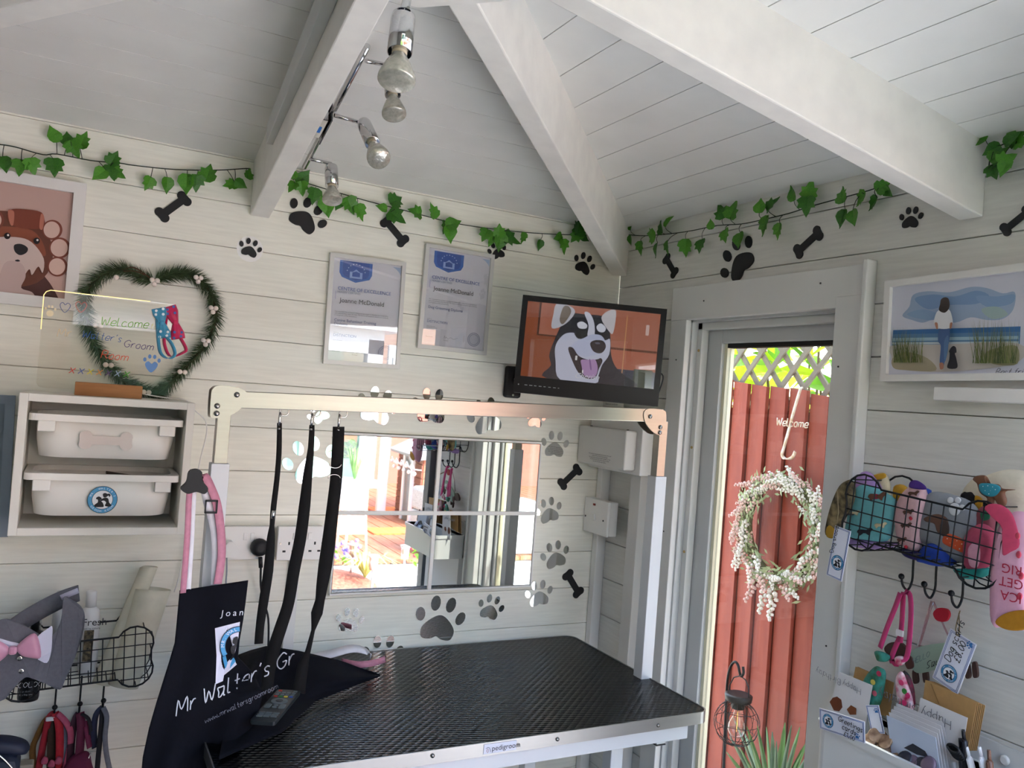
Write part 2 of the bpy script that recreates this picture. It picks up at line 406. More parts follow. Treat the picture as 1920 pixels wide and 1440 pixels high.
part('stop_bead', MB().bb((.02, ins, DZT - .032), (.045, DY1 + .012, DZT - .012)), CAS, dr, bevel=.002)
GY0, GY1, GZ1 = -.458, -.868, 1.752
part('stile', MB().bb((.048, ins - .003, 0), (.09, GY0, DZT - .016)), GREYW, dr, bevel=.003)
part('stile', MB().bb((.048, GY1, 0), (.09, DY1 + .015, DZT - .016)), GREYW, dr, bevel=.003)
part('rail', MB().bb((.048, GY0, GZ1), (.09, GY1, DZT - .016)), GREYW, dr, bevel=.003)
part('rail', MB().bb((.048, GY0, 0), (.09, GY1, .2)), GREYW, dr, bevel=.003)
CREAM = M('cream_sealant', '#e8e3c4', .5)
part('glazing_bead', MB().bb((.06, GY0, .2), (.086, GY0 - .011, GZ1)), CREAM, dr)
part('glazing_bead', MB().bb((.06, GY1, .2), (.086, GY1 + .008, GZ1)), CREAM, dr)
part('glazing_gasket', MB().bb((.06, GY0 - .011, GZ1 - .012), (.086, GY1 + .008, GZ1)), M('black_rubber', '#1b1b1a', .6), dr)
part('pane', MB().bb((.068, GY0 - .011, .2), (.074, GY1 + .008, GZ1 - .012)), glassmat('window_glass', '#f4f7f4', .03), dr)
SCREW = M('dark_screw_head', '#2b2a28', .5)
for y, z, x in ((-.345, 1.70, -.0205), (-.45, 1.865, -.0225), (-.93, 1.68, -.0245), (-.95, 1.05, -.0245), (-.345, 1.2, -.0205), (-.86, 1.878, -.0225)):
    part('screw', MB().cyl((x - .001, y, z), (x + .004, y, z), .0022, None, 8), SCREW, dr)
for z in (1.73, 1.45, 1.15): part('screw', MB().cyl((.018, ins - .01, z), (.022, ins - .01, z), .004, None, 8), M('brass_cap', '#b79a62', .4, .8), dr)
# ================================================================== OUTSIDE
def brickmat():
    m = M('orange_brick', '#b5673f', .85); n = m.node_tree; b = n.nodes['Principled BSDF']
    tc = n.nodes.new('ShaderNodeTexCoord'); mp = n.nodes.new('ShaderNodeMapping'); mp.inputs['Rotation'].default_value = (math.radians(90), 0, 0)
    br = n.nodes.new('ShaderNodeTexBrick'); br.inputs['Scale'].default_value = 1; br.inputs['Brick Width'].default_value = .22; br.inputs['Row Height'].default_value = .075
    br.inputs['Mortar Size'].default_value = .008; br.inputs['Color1'].default_value = (*lin('#b58a70'), 1); br.inputs['Color2'].default_value = (*lin('#c49c82'), 1); br.inputs['Mortar'].default_value = (*lin('#cfb79c'), 1)
    n.links.new(tc.outputs['Object'], mp.inputs[0]); n.links.new(mp.outputs[0], br.inputs[0]); n.links.new(br.outputs[0], b.inputs['Base Color']); return m
BRICK = brickmat()
setting('ground', MB().bb((-14, -26, -.14), (16, 10, -.08)), M('pale_paving', '#cfc8ba', .9, var=.12, scale=3)).name = 'ground'
setting('path', MB().bb((-1.2, -4.95, -.08), (6, -2.0, -.05)).bb((.1, -2.0, -.08), (6, -1.2, -.05)), M('white_gravel', '#efece6', .95, var=.18, scale=90, bump=.6))
setting('bounce_lawn', MB().bb((-9, -12, -.08), (-1.2, -2.6, -.045)), M('bounce_lawn_green', '#6f8f4a', .95, var=.3, scale=60, bump=.8))  # unseen grass added so its green bounce offsets the pink tint indoors
DECKM = M('brown_decking', '#9a6a50', .6, var=.25, scale=5, stretch=(8, 1, 1), col2='#8a4f33')
dk = setting('decking', MB().bb((-1, -11.5, -.08), (7.5, -4.95, -.04)), M('dark_under_deck', '#2a1d16', .9))
for i in range(57):
    x0 = -1 + i * .15; part('plank', MB().bb((x0 + .004, -11.5, -.04), (x0 + .145, -4.95, 0)), DECKM, dk)
single('light_block_fence', 'tall dark fence added out of view beside the garden to block light', 'fence', MB().bb((-3.0, -9, -.08), (-2.9, -2.6, 2.6)), M('dark_brown_light_block', '#4a3a30', .9))  # unseen fence added to keep side light off the right wall
# --- red fence beside the glazed door
REDW = M('red_stained_fence', '#9d4a38', .75, var=.22, scale=6, stretch=(4, 4, .7), col2='#8d3d2e', bump=.2)
FX = .5
fn = thing('garden_fence', 'red stained board fence seen through the glazed door', 'fence', (FX, -.3, -.08))
part('rail', MB().bb((FX + .03, -.95, 1.15), (FX + .07, .9, 1.24)), REDW, fn)
part('rail', MB().bb((FX + .03, -.95, .3), (FX + .07, .9, .4)), REDW, fn)
part('gap_shade_board', MB().bb((FX + .0225, -.9, -.08), (FX + .03, .87, 1.58)), M('board_gap_shade', '#5a2a20', .85), fn)  # added dark sheet that paints the shadow lines between the boards
def fence_top(y): return 1.684 + (y - .004) * .098
y = .87; i = 0
while y > -.9:
    w_ = .088; zt = fence_top(y - w_ / 2) + random.uniform(-.006, .006)
    mb = MB().add([(FX + .022, y, -.08), (FX + .022, y - w_ + .007, -.08), (FX + .006, y - w_ + .007, -.08), (FX + .018, y, -.08),
                   (FX + .022, y, zt), (FX + .022, y - w_ + .007, zt - .008), (FX + .006, y - w_ + .007, zt - .008), (FX + .018, y, zt)],
                  [(3, 2, 1, 0), (4, 5, 6, 7), (0, 1, 5, 4), (1, 2, 6, 5), (2, 3, 7, 6), (3, 0, 4, 7)])
    part('plank', mb, REDW, fn); y -= w_; i += 1
TREL = M('grey_trellis', '#8d8276', .8, var=.15, scale=30)
tr = thing('garden_trellis', 'grey diagonal lattice trellis on top of the red fence', 'trellis', (FX + .04, -.3, 1.6))
for k in range(-4, 16):
    y0 = .55 - k * .1
    for s, xx in ((1, FX + .036), (-1, FX + .046)):
        a = V((xx, y0 + (0 if s == 1 else -.32), 1.58)); b = V((xx, y0 + (-.42 if s == 1 else .10), 2.08))
        t = (b - a).normalized(); part('slat', MB().box((a + b) / 2, ((b - a).length, .016, .009), None, (t, t.cross(X), X)), TREL, tr)
# --- leafy shrub behind the trellis
def leaf_mesh(name, L, W, mat, fold=.15, curl=.15, mid=.45):
    vs = []; prof = [(0, .02), (.2, .7), (mid, 1), (.75, .6), (1, .01)]
    for t, q in prof:
        z = -curl * L * t * t; vs += [(-W / 2 * q, L * t, z + fold * W * q), (0, L * t, z), (W / 2 * q, L * t, z + fold * W * q)]
    fs = []
    for i in range(4): fs += [(i * 3, i * 3 + 1, i * 3 + 4, i * 3 + 3), (i * 3 + 1, i * 3 + 2, i * 3 + 5, i * 3 + 4)]
    me = bpy.data.meshes.new(name); me.from_pydata(vs, [], fs); me.materials.append(mat); me.update(); return me
def put(name, me, parent, loc, rot, sc=1.):
    o = bpy.data.objects.new(name, me); COL.objects.link(o); o.parent = parent; o.location = V(loc) - wloc(parent)
    o.rotation_euler = rot; o.scale = (sc, sc, sc); return o
def leafmat(name, c, c2, tr=.35):
    m = M(name, c, .5, var=.3, scale=14, col2=c2); n = m.node_tree; b = n.nodes['Principled BSDF']
    t = n.nodes.new('ShaderNodeBsdfTranslucent'); t.inputs[0].default_value = (*lin(c), 1); mx = n.nodes.new('ShaderNodeMixShader'); mx.inputs[0].default_value = tr
    o = n.nodes['Material Output']; n.links.new(b.outputs[0], mx.inputs[1]); n.links.new(t.outputs[0], mx.inputs[2]); n.links.new(mx.outputs[0], o.inputs[0]); return m
YG = leafmat('yellow_green_leaf', '#b9cf2e', '#8fb32a', .5); YG2 = leafmat('mid_green_leaf', '#6fa02c', '#4d8426', .5)
sh = thing('garden_shrub', 'bright yellow-green leafy shrub behind the trellis', 'shrub', (.95, -.1, 0))
ST = M('brown_stem', '#6b5138', .8)
mb = MB()
for k in range(9):
    a = V((.95 + random.uniform(-.1, .1), -.1 + random.uniform(-.2, .2), 0)); b = a + V((random.uniform(-.2, .3), random.uniform(-.5, .6), random.uniform(1.7, 2.1)))
    mb.tube([a, (a + b) / 2 + V((.05, 0, .1)), b], [.012, .008, .004], None, 5)
part('stems', mb, ST, sh, kind='stuff')
lm = [leaf_mesh('leaf', .13, .045, YG), leaf_mesh('leaf', .1, .05, YG2), leaf_mesh('leaf', .16, .03, YG)]
for k in range(260):
    put('leaf', random.choice(lm), sh, (random.uniform(.62, 1.15), random.uniform(-.7, .65), random.uniform(1.52, 2.15)), (random.uniform(-.9, .9), random.uniform(-.9, .9), random.uniform(0, 6.28)), random.uniform(1.1, 2.1))
# --- wreath on its hook with a welcome sign
WX = FX - .035
wc = rw(1466, 993, WX); wr_ = (rw(1466, 880, WX).z - rw(1466, 1106, WX).z) / 2 * .82
wt = thing('door_wreath', 'round wreath of white and pale pink flower sprigs hanging on the red fence', 'wreath', wc)
ring = [wc + V((0, wr_ * math.cos(a), wr_ * math.sin(a))) for a in (2 * math.pi * k / 28 for k in range(28))]
part('twig_ring', MB().tube(ring, .018, None, 6, True), M('green_brown_twig', '#6d6f4a', .9), wt)
WL = leafmat('pale_sage_leaf', '#b9c79a', '#90a472', .2); WF = M('white_blossom', '#f3efe9', .8); WP = M('pink_blossom', '#e8c6c0', .8)
mb = MB()
def blade(mb, p, d, n, L, W, m=None):
    d = d.normalized(); s = d.cross(n).normalized() * (W / 2); mb.add([p, p + d * (L * .5) + s, p + d * L, p + d * (L * .5) - s], [(0, 1, 2, 3)], m)
for k in range(700):
    a = random.uniform(0, 6.283); rad = V((0, math.cos(a), math.sin(a))); tan = V((0, -math.sin(a), math.cos(a)))
    p = wc + rad * (wr_ + random.gauss(0, .022)) + X * random.uniform(-.03, .012); blade(mb, p, tan + rad * random.uniform(-.9, 1.0) - X * random.uniform(0, .8), X, random.uniform(.02, .04), .009)
part('leaves', mb, WL, wt, kind='stuff')
def sprig_mesh(m):
    q = MB(); q.tube([(0, 0, 0), (0, .05, .003), (0, .085, 0)], .0012, WL, 4)
    for k in range(16):
        t = .25 + .75 * k / 15; a = k * 2.4; r = .011 * (1.25 - t); q.ball((r * math.cos(a), .088 * t, r * math.sin(a)), .0058 * (1.3 - .5 * t), m, 5, 3)
    o = part('flower_sprig', q, None, None); me = o.data; bpy.data.objects.remove(o); return me
sm = [sprig_mesh(WF), sprig_mesh(WF), sprig_mesh(WP)]
for k in range(95):
    a = 6.283 * k / 95 + random.uniform(-.05, .05); off = random.uniform(-.6, .6); rad = V((0, math.cos(a), math.sin(a))); tan = V((0, -math.sin(a), math.cos(a)))
    d = (tan * -1 + rad * random.uniform(-.5, 1.0) - X * random.uniform(.1, .7)).normalized()
    put('flower_sprig', random.choice(sm), wt, wc + rad * (wr_ + off * .035) - X * random.uniform(.0, .025), d.to_track_quat('Y', 'Z').to_euler(), random.uniform(.65, 1.0))
for k, (a, L) in enumerate(((-1.45, 1.25), (-1.62, 1.35), (-1.2, 1.2), (2.9, 1.15), (3.3, 1.1))):
    rad = V((0, math.cos(a), math.sin(a))); put('flower_sprig', sm[k % 3], wt, wc + rad * (wr_ + .01) - X * .02, (rad - X * .2).to_track_quat('Y', 'Z').to_euler(), L)
HK = M('white_hanger_metal', '#e9e2d8', .4, var=.2, scale=60, col2='#c9a887')
hx = WX + .012
hk = thing('wreath_hanger', 'white metal wreath hook with the word Welcome over the fence top', 'hanger', rw(1480, 800, hx))
pth = [rw(1503, 728, hx + .03), rw(1501, 729, hx), rw(1490, 765, hx), rw(1478, 810, hx), rw(1469, 842, hx), rw(1466, 852, hx), rw(1470, 859, hx), rw(1478, 861, hx - .01), rw(1486, 857, hx - .02), rw(1491, 847, hx - .025)]
part('strap', MB().ribbon(smooth_path(pth, 3), Y, .011, .002), HK, hk)
mb = MB(); wl_o = rw(1456, 797, hx - .004); wl_e = rw(1517, 804, hx - .004); xd = (wl_e - wl_o).normalized(); yd = Z
hand(mb, 'Welcome', wl_o, -Y, (Z + Y * .06).normalized(), (wl_e - wl_o).length / hand_len('Welcome') * 10, HK, .14, .15, .002)
part('lettering', mb, HK, hk)
# --- solar lantern on a shepherd's crook
LX = .3; BLK = M('black_metal', '#1c1e20', .45, .3)
P_ = lambda u, v, x=LX: rw(u, v, x)
ln = thing('solar_lantern', 'black wire lantern with clear bulb hanging from a shepherd crook', 'lantern', P_(1358, 1440))
part('crook', MB().tube(smooth_path([P_(1350, 1700), P_(1357, 1440), P_(1361, 1330), P_(1364, 1275), P_(1370, 1250), P_(1378, 1241), P_(1384, 1248), P_(1387, 1262), P_(1390, 1268), P_(1394, 1262), P_(1393, 1250)], 4), .0042, None, 8), BLK, ln)
lc = P_(1383, 1340)
part('handle', MB().tube([P_(1367, 1304), P_(1368, 1285), P_(1376, 1270), P_(1388, 1267), P_(1398, 1275), P_(1404, 1290), P_(1404, 1308)], .002, None, 6), BLK, ln)
tp = P_(1385, 1303)
part('solar_cap', MB().lathe([(.012, -.042), (.02, -.04), (.022, -.022), (.04, -.016), (.042, .0), (.034, .004)], tp, Z, None, 20), BLK, ln)
bl = part('bulb', MB().lathe([(.009, -.04), (.012, -.06), (.024, -.085), (.027, -.105), (.02, -.124), (.002, -.13)], tp, Z, None, 18, True, False), glassmat('bulb_glass', '#fbfbf8', .12), ln)
part('filament', MB().tube([tp + V((0, 0, -.05)), tp + V((.006, .004, -.09)), tp + V((-.004, -.004, -.11)), tp + V((0, 0, -.06))], .0012, None, 5), M('warm_filament', '#ffb45a', .4, emit=2.5), ln)
R_ = .068; c_ = tp - Z * .085
for k in range(8):
    a = math.pi * k / 8; d = V((math.cos(a), math.sin(a), 0))
    part('cage_wire', MB().tube([c_ + d * (R_ * math.sin(t)) + Z * (R_ * 1.0 * math.cos(t)) for t in (2 * math.pi * q / 24 for q in range(24))], .001, None, 4, True), BLK, ln)
for h in (-.035, .005, .04):
    r = math.sqrt(R_ ** 2 - h * h); part('cage_hoop', MB().tube([c_ + V((r * math.cos(t), r * math.sin(t), h)) for t in (2 * math.pi * q / 24 for q in range(24))], .001, None, 4, True), BLK, ln)
# --- spiky plant below
yc = thing('spiky_plant', 'spiky green plant below the lantern outside the glazed door', 'plant', P_(1450, 1560, .33))
yb = V(yc.location); YL = leafmat('blue_green_blade', '#7f9a70', '#5d7d5c', .15); YL2 = leafmat('fresh_green_blade', '#7ea75a', '#5f8d4c', .15)
tips = [(1368, 1380), (1375, 1345), (1395, 1372), (1400, 1362), (1420, 1361), (1437, 1363), (1448, 1372), (1462, 1400), (1472, 1355), (1484, 1360), (1500, 1363), (1512, 1392), (1522, 1405), (1362, 1410), (1386, 1400), (1410, 1395), (1456, 1390), (1490, 1395), (1505, 1410), (1530, 1420)]
for k, (u, v) in enumerate(tips):
    tip = P_(u, v, .33 + random.uniform(-.08, .1)); m_ = (yb + tip) / 2 + Z * .02; s = (tip - yb).cross(X).normalized()
    part('leaf_blade', MB().ribbon(smooth_path([yb, m_, tip], 3), s + X * random.uniform(-.4, .4), [.02, .021, .022, .022, .018, .012, .002], .0012), random.choice([YL, YL2]), yc)
part('pot', MB().lathe([(.1, -.25), (.13, 0), (.14, .0)], yb - Z * .02, Z, None, 20), M('dark_pot', '#3c3a38', .6), yc)
# ---------------------------------------------------------------- garden seen in the mirror
UPVC = M('white_upvc', '#f2f2ef', .3)
DG = M('dark_window_glass', '#5b6a66', .08, 0., spec=.8)
HY = -6.2
xr = mw(689, 960, HY).x; zs_ = mw(690, 903, HY).z
hs = thing('house_bay', 'orange brick bay with a white window, reflected in the mirror', 'building', (xr - 1, HY, 0))
part('brick_wall', MB().bb((xr - 3.5, HY - 2.5, -.08), (xr, HY, zs_ - .05)), BRICK, hs)
part('sill', MB().bb((xr - 3.5, HY - 2.5, zs_ - .05), (xr + .12, HY + .12, zs_)), UPVC, hs)
x1 = mw(672, 860, HY).x
for a, b in ((x1, xr + .02), (x1 - .62, x1 - .5), (x1 - 1.9, x1 - 1.8)): part('window_post', MB().bb((a, HY - .1, zs_), (b, HY + .05, zs_ + 1.5)), UPVC, hs)
part('window_head', MB().bb((xr - 3.5, HY - .1, zs_ + 1.35), (xr + .02, HY + .05, zs_ + 1.6)), UPVC, hs)
part('pane', MB().bb((xr - 3.5, HY - .06, zs_), (x1, HY - .02, zs_ + 1.35)), glassmat('house_glass', '#cfe0da', .12), hs)
part('room_back', MB().bb((xr - 3.5, HY - 2.4, zs_), (xr, HY - 1.4, zs_ + 1.6)), M('pale_interior', '#b9c9c2', .8), hs)
part('roof_band', MB().bb((xr - 3.6, HY - 2.6, zs_ + 1.6), (xr + .2, HY + .2, zs_ + 1.75)), UPVC, hs)
pl = thing('window_plant', 'leafy potted plant behind the house window in the mirror', 'plant', mw(655, 880, HY - .25))
for k in range(40): put('leaf', lm[k % 2], pl, mw(random.uniform(645, 665), random.uniform(835, 870), HY - .25), (random.uniform(-.9, .9), random.uniform(-.9, .9), random.uniform(0, 6.28)), 1.5)
part('pot', MB().lathe([(.1, 0), (.14, .2)], mw(655, 893, HY - .25), Z, None, 14), UPVC, pl)
# open white door beside the bay
dr2 = thing('patio_door', 'white open patio door beside the brick bay in the mirror', 'door', mw(722, 918, -7.5))
a = mw(714, 860, -7.5).x; b = mw(730, 860, -7.5).x; zz = mw(722, 917, -7.5).z
part('leaf', MB().bb((a, -7.56, -.02), (b, -7.5, 2.1)), UPVC, dr2)
part('glass', MB().bb((a + .06, -7.5, 1.2), (b - .06, -7.49, 1.95)), DG, dr2)
# playhouse
PY = -6.6
px0, px1 = mw(747, 930, PY - .9).x, mw(789, 930, PY).x
CLAD = M('brown_cladding', '#7d5340', .7, var=.2, scale=5, stretch=(1, 1, 10), col2='#6b4434'); CLAD_LIT = M('sunlit_brown_cladding', '#a8664a', .7, var=.2, scale=5, stretch=(1, 1, 10))  # brighter light on the playhouse's right side painted as a paler brown
ph = thing('garden_playhouse', 'brown timber playhouse with grey roof reflected in the mirror', 'shed', (px1, PY, 0))
zt = mw(789, 858, PY).z
fr = V((px0, PY - .95, 0)); co = V((px1, PY, 0)); bk = V((px1 + 1.4, PY - .9, 0))
for wall, (p, q, m_) in enumerate(((fr, co, CLAD), (co, bk, CLAD_LIT))):
    t = (q - p).normalized(); nn = t.cross(Z); n_ = 10
    for k in range(n_):
        z0, z1_ = k * zt / n_, (k + 1) * zt / n_ - .008; part('plank', MB().box((p + q) / 2 + Z * ((z0 + z1_) / 2) - nn * 0, ((q - p).length, .03, z1_ - z0), None, (t, nn, Z)), m_, ph)
mb = MB().add([fr + V((-.1, -.1, zt)), co + V((-.1, .15, zt)), bk + V((.1, .1, zt)), bk + V((-.6, -.9, zt)), (fr + bk) / 2 + V((0, 0, zt + .4)), (co + bk) / 2 + V((0, 0, zt + .35))], [(0, 1, 5, 4), (1, 2, 5), (2, 3, 4, 5), (3, 0, 4)])
part('roof', mb, M('grey_roof_felt_light', '#8b8e8d', .9), ph, solid=.04)
t = (co - fr).normalized(); nn = Z.cross(t); L_ = (co - fr).length; wcn = fr + t * L_ * .52 + Z * (zt * .46); out = nn if nn.x < 0 or nn.y > 0 else -nn
for dx, dz, sx, sz in ((-.17, 0, .06, .95), (.17, 0, .06, .95), (0, .46, .4, .06), (0, -.46, .4, .06)):
    part('window_frame', MB().box(wcn + t * dx + Z * dz + out * .02, (sx, .05, sz * .9), None, (t, nn, Z)), UPVC, ph)
part('pane', MB().box(wcn + out * .018, (.3, .02, .8), None, (t, nn, Z)), DG, ph)
p1 = thing('string_lights', 'string of small white lights under the playhouse eaves in the mirror', 'lights', fr + Z * zt)
pts = [fr.lerp(co, k / 9) + out * .1 + Z * (zt - .08 - .06 * (k % 2)) for k in range(10)] + [co.lerp(bk, k / 8) + V((-.05, .1, zt - .1 - .06 * (k % 2))) for k in range(1, 9)]
part('cable', MB().tube(pts, .008, None, 4), UPVC, p1)
for k, p in enumerate(pts): part('bulb', MB().ball(p - Z * .05, .025, None, 6, 4), UPVC, p1)
# red fence, neighbour's house, far wall
single('far_fence', 'red panel fence beyond the playhouse in the mirror', 'fence', MB().bb((mw(793, 830, -10.8).x - 3.2, -10.9, 0), (9, -10.8, 1.85)), M('red_fence_sunlit', '#a85f4e', .8, var=.15, scale=3))
single('neighbour_house', 'tall orange brick house beyond the garden in the mirror', 'building', MB().bb((-6, -14.2, 0), (12, -14, 5.2)), BRICK)
so = thing('garden_sofa', 'grey rattan garden sofa at the edge of the mirror', 'sofa', mw(805, 1020, -4.9))
q0 = mw(796, 1030, -5.0); RT = M('grey_rattan', '#b9b4aa', .8, var=.3, scale=60, bump=.4)
part('base', MB().bb((q0.x, -5.45, 0), (q0.x + 1.3, -5.0, .4)), RT, so, bevel=.03)
part('backrest', MB().bb((q0.x, -5.45, .4), (q0.x + .15, -5.0, .62)), RT, so, bevel=.03)
part('cushion', MB().bb((q0.x + .16, -5.43, .4), (q0.x + 1.28, -5.02, .52)), M('white_cushion', '#e6e4e0', .9), so, bevel=.04)
for k, (u, v, y) in enumerate(((656, 1010, -5.15),)):
    b0 = mw(u, v, y); b0.z = 0; t = thing('plant_stand', 'white pot on a tall white wire stand in the mirror', 'plant stand', b0)
    for a in (0, 2.09, 4.19): part('leg', MB().tube([b0 + V((.17 * math.cos(a), .17 * math.sin(a), 0)), b0 + V((.11 * math.cos(a), .11 * math.sin(a), .55))], .01, None, 6), UPVC, t)
    part('pot', MB().lathe([(.09, .42), (.13, .5), (.135, .68), (.12, .7)], b0, Z, None, 16), UPVC, t)
    for q in range(14): a = q * 2.4; part('leaf_blade', MB().ribbon([b0 + Z * .68, b0 + V((.05 * math.cos(a), .05 * math.sin(a), .85)), b0 + V((.1 * math.cos(a), .1 * math.sin(a), 1.0))], V((-math.sin(a), math.cos(a), 0)), [.02, .02, .004]), YL2, t)
for k, (u, v0, v1, lab) in enumerate(((659, 1060, 1022, 'leftmost steel solar stake light in the mirror'), (697, 1096, 1044, 'steel solar stake light nearest the mirror bottom'), (757, 1070, 1025, 'rightmost steel solar stake light in the mirror'))):
    p = mw(u, v0, -4.0 - (1090 - v0) * .014); p.z = -.05; h = mw(u, v1, p.y).z; t = thing('stake_light', lab, 'lamp', p, 'solar stake lights')
    part('stake', MB().cyl(p, (p.x, p.y, h - .1), .011, None, 8), M('brushed_steel', '#b8b8b4', .3, .9), t)
    part('head', MB().lathe([(.03, -.1), (.034, -.04), (.034, -.01), (.045, 0), (.045, .012)], (p.x, p.y, h), Z, None, 14), M('brushed_steel'), t)
bp = mw(655, 1080, -4.3); bp.z = -.05
single('bark_bed', 'red bark mulch bed at the lower left of the mirror', 'flower bed', MB().lathe([(.5, 0), (.42, .05), (.2, .08), (.01, .09)], (bp.x - .28, bp.y, -.05), Z, None, 24), M('red_bark', '#a8664f', .95, var=.35, scale=40, bump=1., col2='#7c4636'))
sp = thing('striped_grass', 'yellow striped spiky plant in the red bark in the mirror', 'plant', (bp.x + .1, bp.y + .1, .02))
for q in range(26):
    a = q * 2.4; L_ = random.uniform(.2, .34); b0 = V((bp.x + .1, bp.y + .1, .02)); d = V((math.cos(a), math.sin(a), 0))
    part('leaf_blade', MB().ribbon([b0, b0 + d * L_ * .5 + Z * L_ * .6, b0 + d * L_ + Z * L_ * .4], V((-math.sin(a), math.cos(a), 0)), [.02, .02, .003]), leafmat('striped_blade', '#d6cf7e', '#9fb35c', .2), sp)
for (u, v, cc, lab) in ((653, 1045, '#8c7fd0', 'small purple flowers by the mirror lower left'), (782, 1068, '#c23a5a', 'small red flowers at the lower middle of the mirror')):
    p = mw(u, v, -4.75); p.z = 0; t = thing('flower_clump', lab, 'flowers', p)
    for q in range(26):
        d = V((random.gauss(0, .06), random.gauss(0, .06), random.uniform(.05, .22)))
        part('flower', MB().ball(p + d, .018, None, 6, 4), flat(cc), t)
    for q in range(20): put('leaf', lm[1], t, p + V((random.gauss(0, .05), random.gauss(0, .05), random.uniform(.02, .12))), (random.uniform(-1, 1), random.uniform(-1, 1), random.uniform(0, 6)), .7)
for (u, v, y, lab) in ((735, 940, -7.9, 'orange striped mat on the far decking in the mirror'), (742, 992, -6.35, 'orange striped mat on the near decking in the mirror')):
    p = mw(u, v, y); p.z = .006; single('door_mat', lab, 'mat', MB().box(p, (.62, .38, .012)), M('orange_stripe_mat', '#d98a3e', .9, var=.4, scale=3, stretch=(6, .2, 1), col2='#c2542e'))
# ================================================================== BACK WALL AND RIGHT WALL STICKERS
BLACK = M('black_vinyl', '#17191c', .55)
MIRR = M('mirror_silver', '#eef0f0', .015, 1.)
PLASW = M('white_plastic', '#e9e8e4', .35); PLASG = M('off_white_plastic', '#d6d5d0', .35)
def on(side, u, v, d=0.):  # point on a wall, d = stand-off into the room
    return bw(u, v, -d) if side == 'b' else rw(u, v, -d)
def wax(side): return (X, Z) if side == 'b' else (-Y, Z)
def toward(side): return -Y if side == 'b' else -X
def sticker_axes(side, a, b):
    xd, yd = wax(side); t = b - a; t = V((t.dot(xd), t.dot(yd), 0)); return math.atan2(t.y, t.x), t.length
def bone(side, u0, v0, u1, v1, label):
    a, b = on(side, u0, v0), on(side, u1, v1); an, L = sticker_axes(side, a, b); xd, yd = wax(side); c, s = math.cos(an), math.sin(an)
    pts = [(L * (p[0] * c - p[1] * s), L * (p[0] * s + p[1] * c)) for p in bone_outline(1., .2)]
    single('bone_sticker', label, 'sticker', MB().prism(pts, (a + b) / 2 + toward(side) * .0005, xd, yd, .003), BLACK, 'black bone stickers')
def paw(side, u0, v0, u1, v1, label, mat=BLACK, group='black paw stickers', name='paw_sticker', th=.003, back=False):
    a, b = on(side, u0, v0), on(side, u1, v1); an, L = sticker_axes(side, a, b); xd, yd = wax(side); mb = MB()
    sh = paw_shapes(L / .83, an - math.pi / 2, 0, 0)
    o = (a + b) / 2
    if mat is MIRR:
        t = thing(name, label, 'sticker', o, group)
        for i, p in enumerate(sh): part('pad' if i == 0 else 'toe_pad', MB().prism(p, o + toward(side) * .0005, xd, yd, th), mat, t)
        return
    for p in sh: mb.prism(p, o + toward(side) * .0008, xd, yd, th, mat)
    if back: mb.prism([(L * .72 * q[0], L * .72 * q[1]) for q in ell(0, 0, 1, 1)], o + toward(side) * .0003, xd, yd, .0004, M('clear_white_backing', '#f4f3ef', .3))
    single(name, label, 'sticker', mb, None, group)
bone('b', 297, 408, 352, 368, 'black bone sticker below the ivy left of the spotlight beam')
bone('b', 719, 409, 760, 458, 'black bone sticker below the ivy between the certificates')
bone('r', 1248, 481, 1268, 516, 'small black bone sticker above the left end of the door casing')
bone('r', 1492, 477, 1541, 432, 'black bone sticker above the middle of the glazed door')
bone('r', 1880, 436, 1935, 392, 'black bone sticker above the seaside picture by the wide beam')
bone('b', 1049, 912, 1087, 876, 'upper black bone sticker right of the mirror')
bone('b', 1061, 1072, 1087, 1116, 'lower black bone sticker right of the mirror')
paw('b', 557, 432, 590, 382, 'largest black paw sticker on the back wall above the certificates')
paw('b', 464, 483, 473, 451, 'small black paw sticker on a white backing beside the dog picture', back=True)
paw('b', 936, 487, 928, 456, 'small black paw sticker half hidden by ivy above the right certificate')
paw('b', 1088, 514, 1100, 479, 'black paw sticker above the television')
paw('r', 1402, 516, 1370, 464, 'large black paw sticker under the ivy above the door')
paw('r', 1706, 431, 1712, 391, 'black paw sticker under the end of the wide beam')
for q, lab in (((592, 906, 572, 828), 'large mirrored paw sticker left of the mirror behind the black straps'), ((608, 792, 590, 760), 'mirrored paw sticker behind the second black strap hook'),
    ((697, 797, 716, 733), 'mirrored paw sticker behind the steel rail above the mirror left pane'), ((806, 798, 812, 733), 'mirrored paw sticker behind the steel rail at the mirror middle'),
    ((918, 816, 908, 752), 'mirrored paw sticker above the right pane of the mirror'), ((1001, 803, 1006, 769), 'small mirrored paw sticker at the top right corner of the mirror'),
    ((1037, 860, 1042, 812), 'mirrored paw sticker beside the upper right edge of the mirror'), ((1032, 982, 1025, 937), 'mirrored paw sticker level with the mirror cross bar'),
    ((1044, 1067, 1037, 1019), 'mirrored paw sticker above the lower bone sticker'), ((1011, 1139, 1009, 1092), 'mirrored paw sticker below the right corner of the mirror'),
    ((912, 1163, 926, 1119), 'mirrored paw sticker below the right pane of the mirror'), ((814, 1206, 833, 1124), 'largest mirrored paw sticker below the mirror'),
    ((650, 1188, 660, 1143), 'mirrored paw sticker below the left corner of the mirror'), ((712, 1262, 720, 1196), 'mirrored paw sticker half hidden behind the table edge')):
    paw('b', *q, lab, MIRR, 'mirrored paw stickers', 'mirror_paw_sticker', .002)
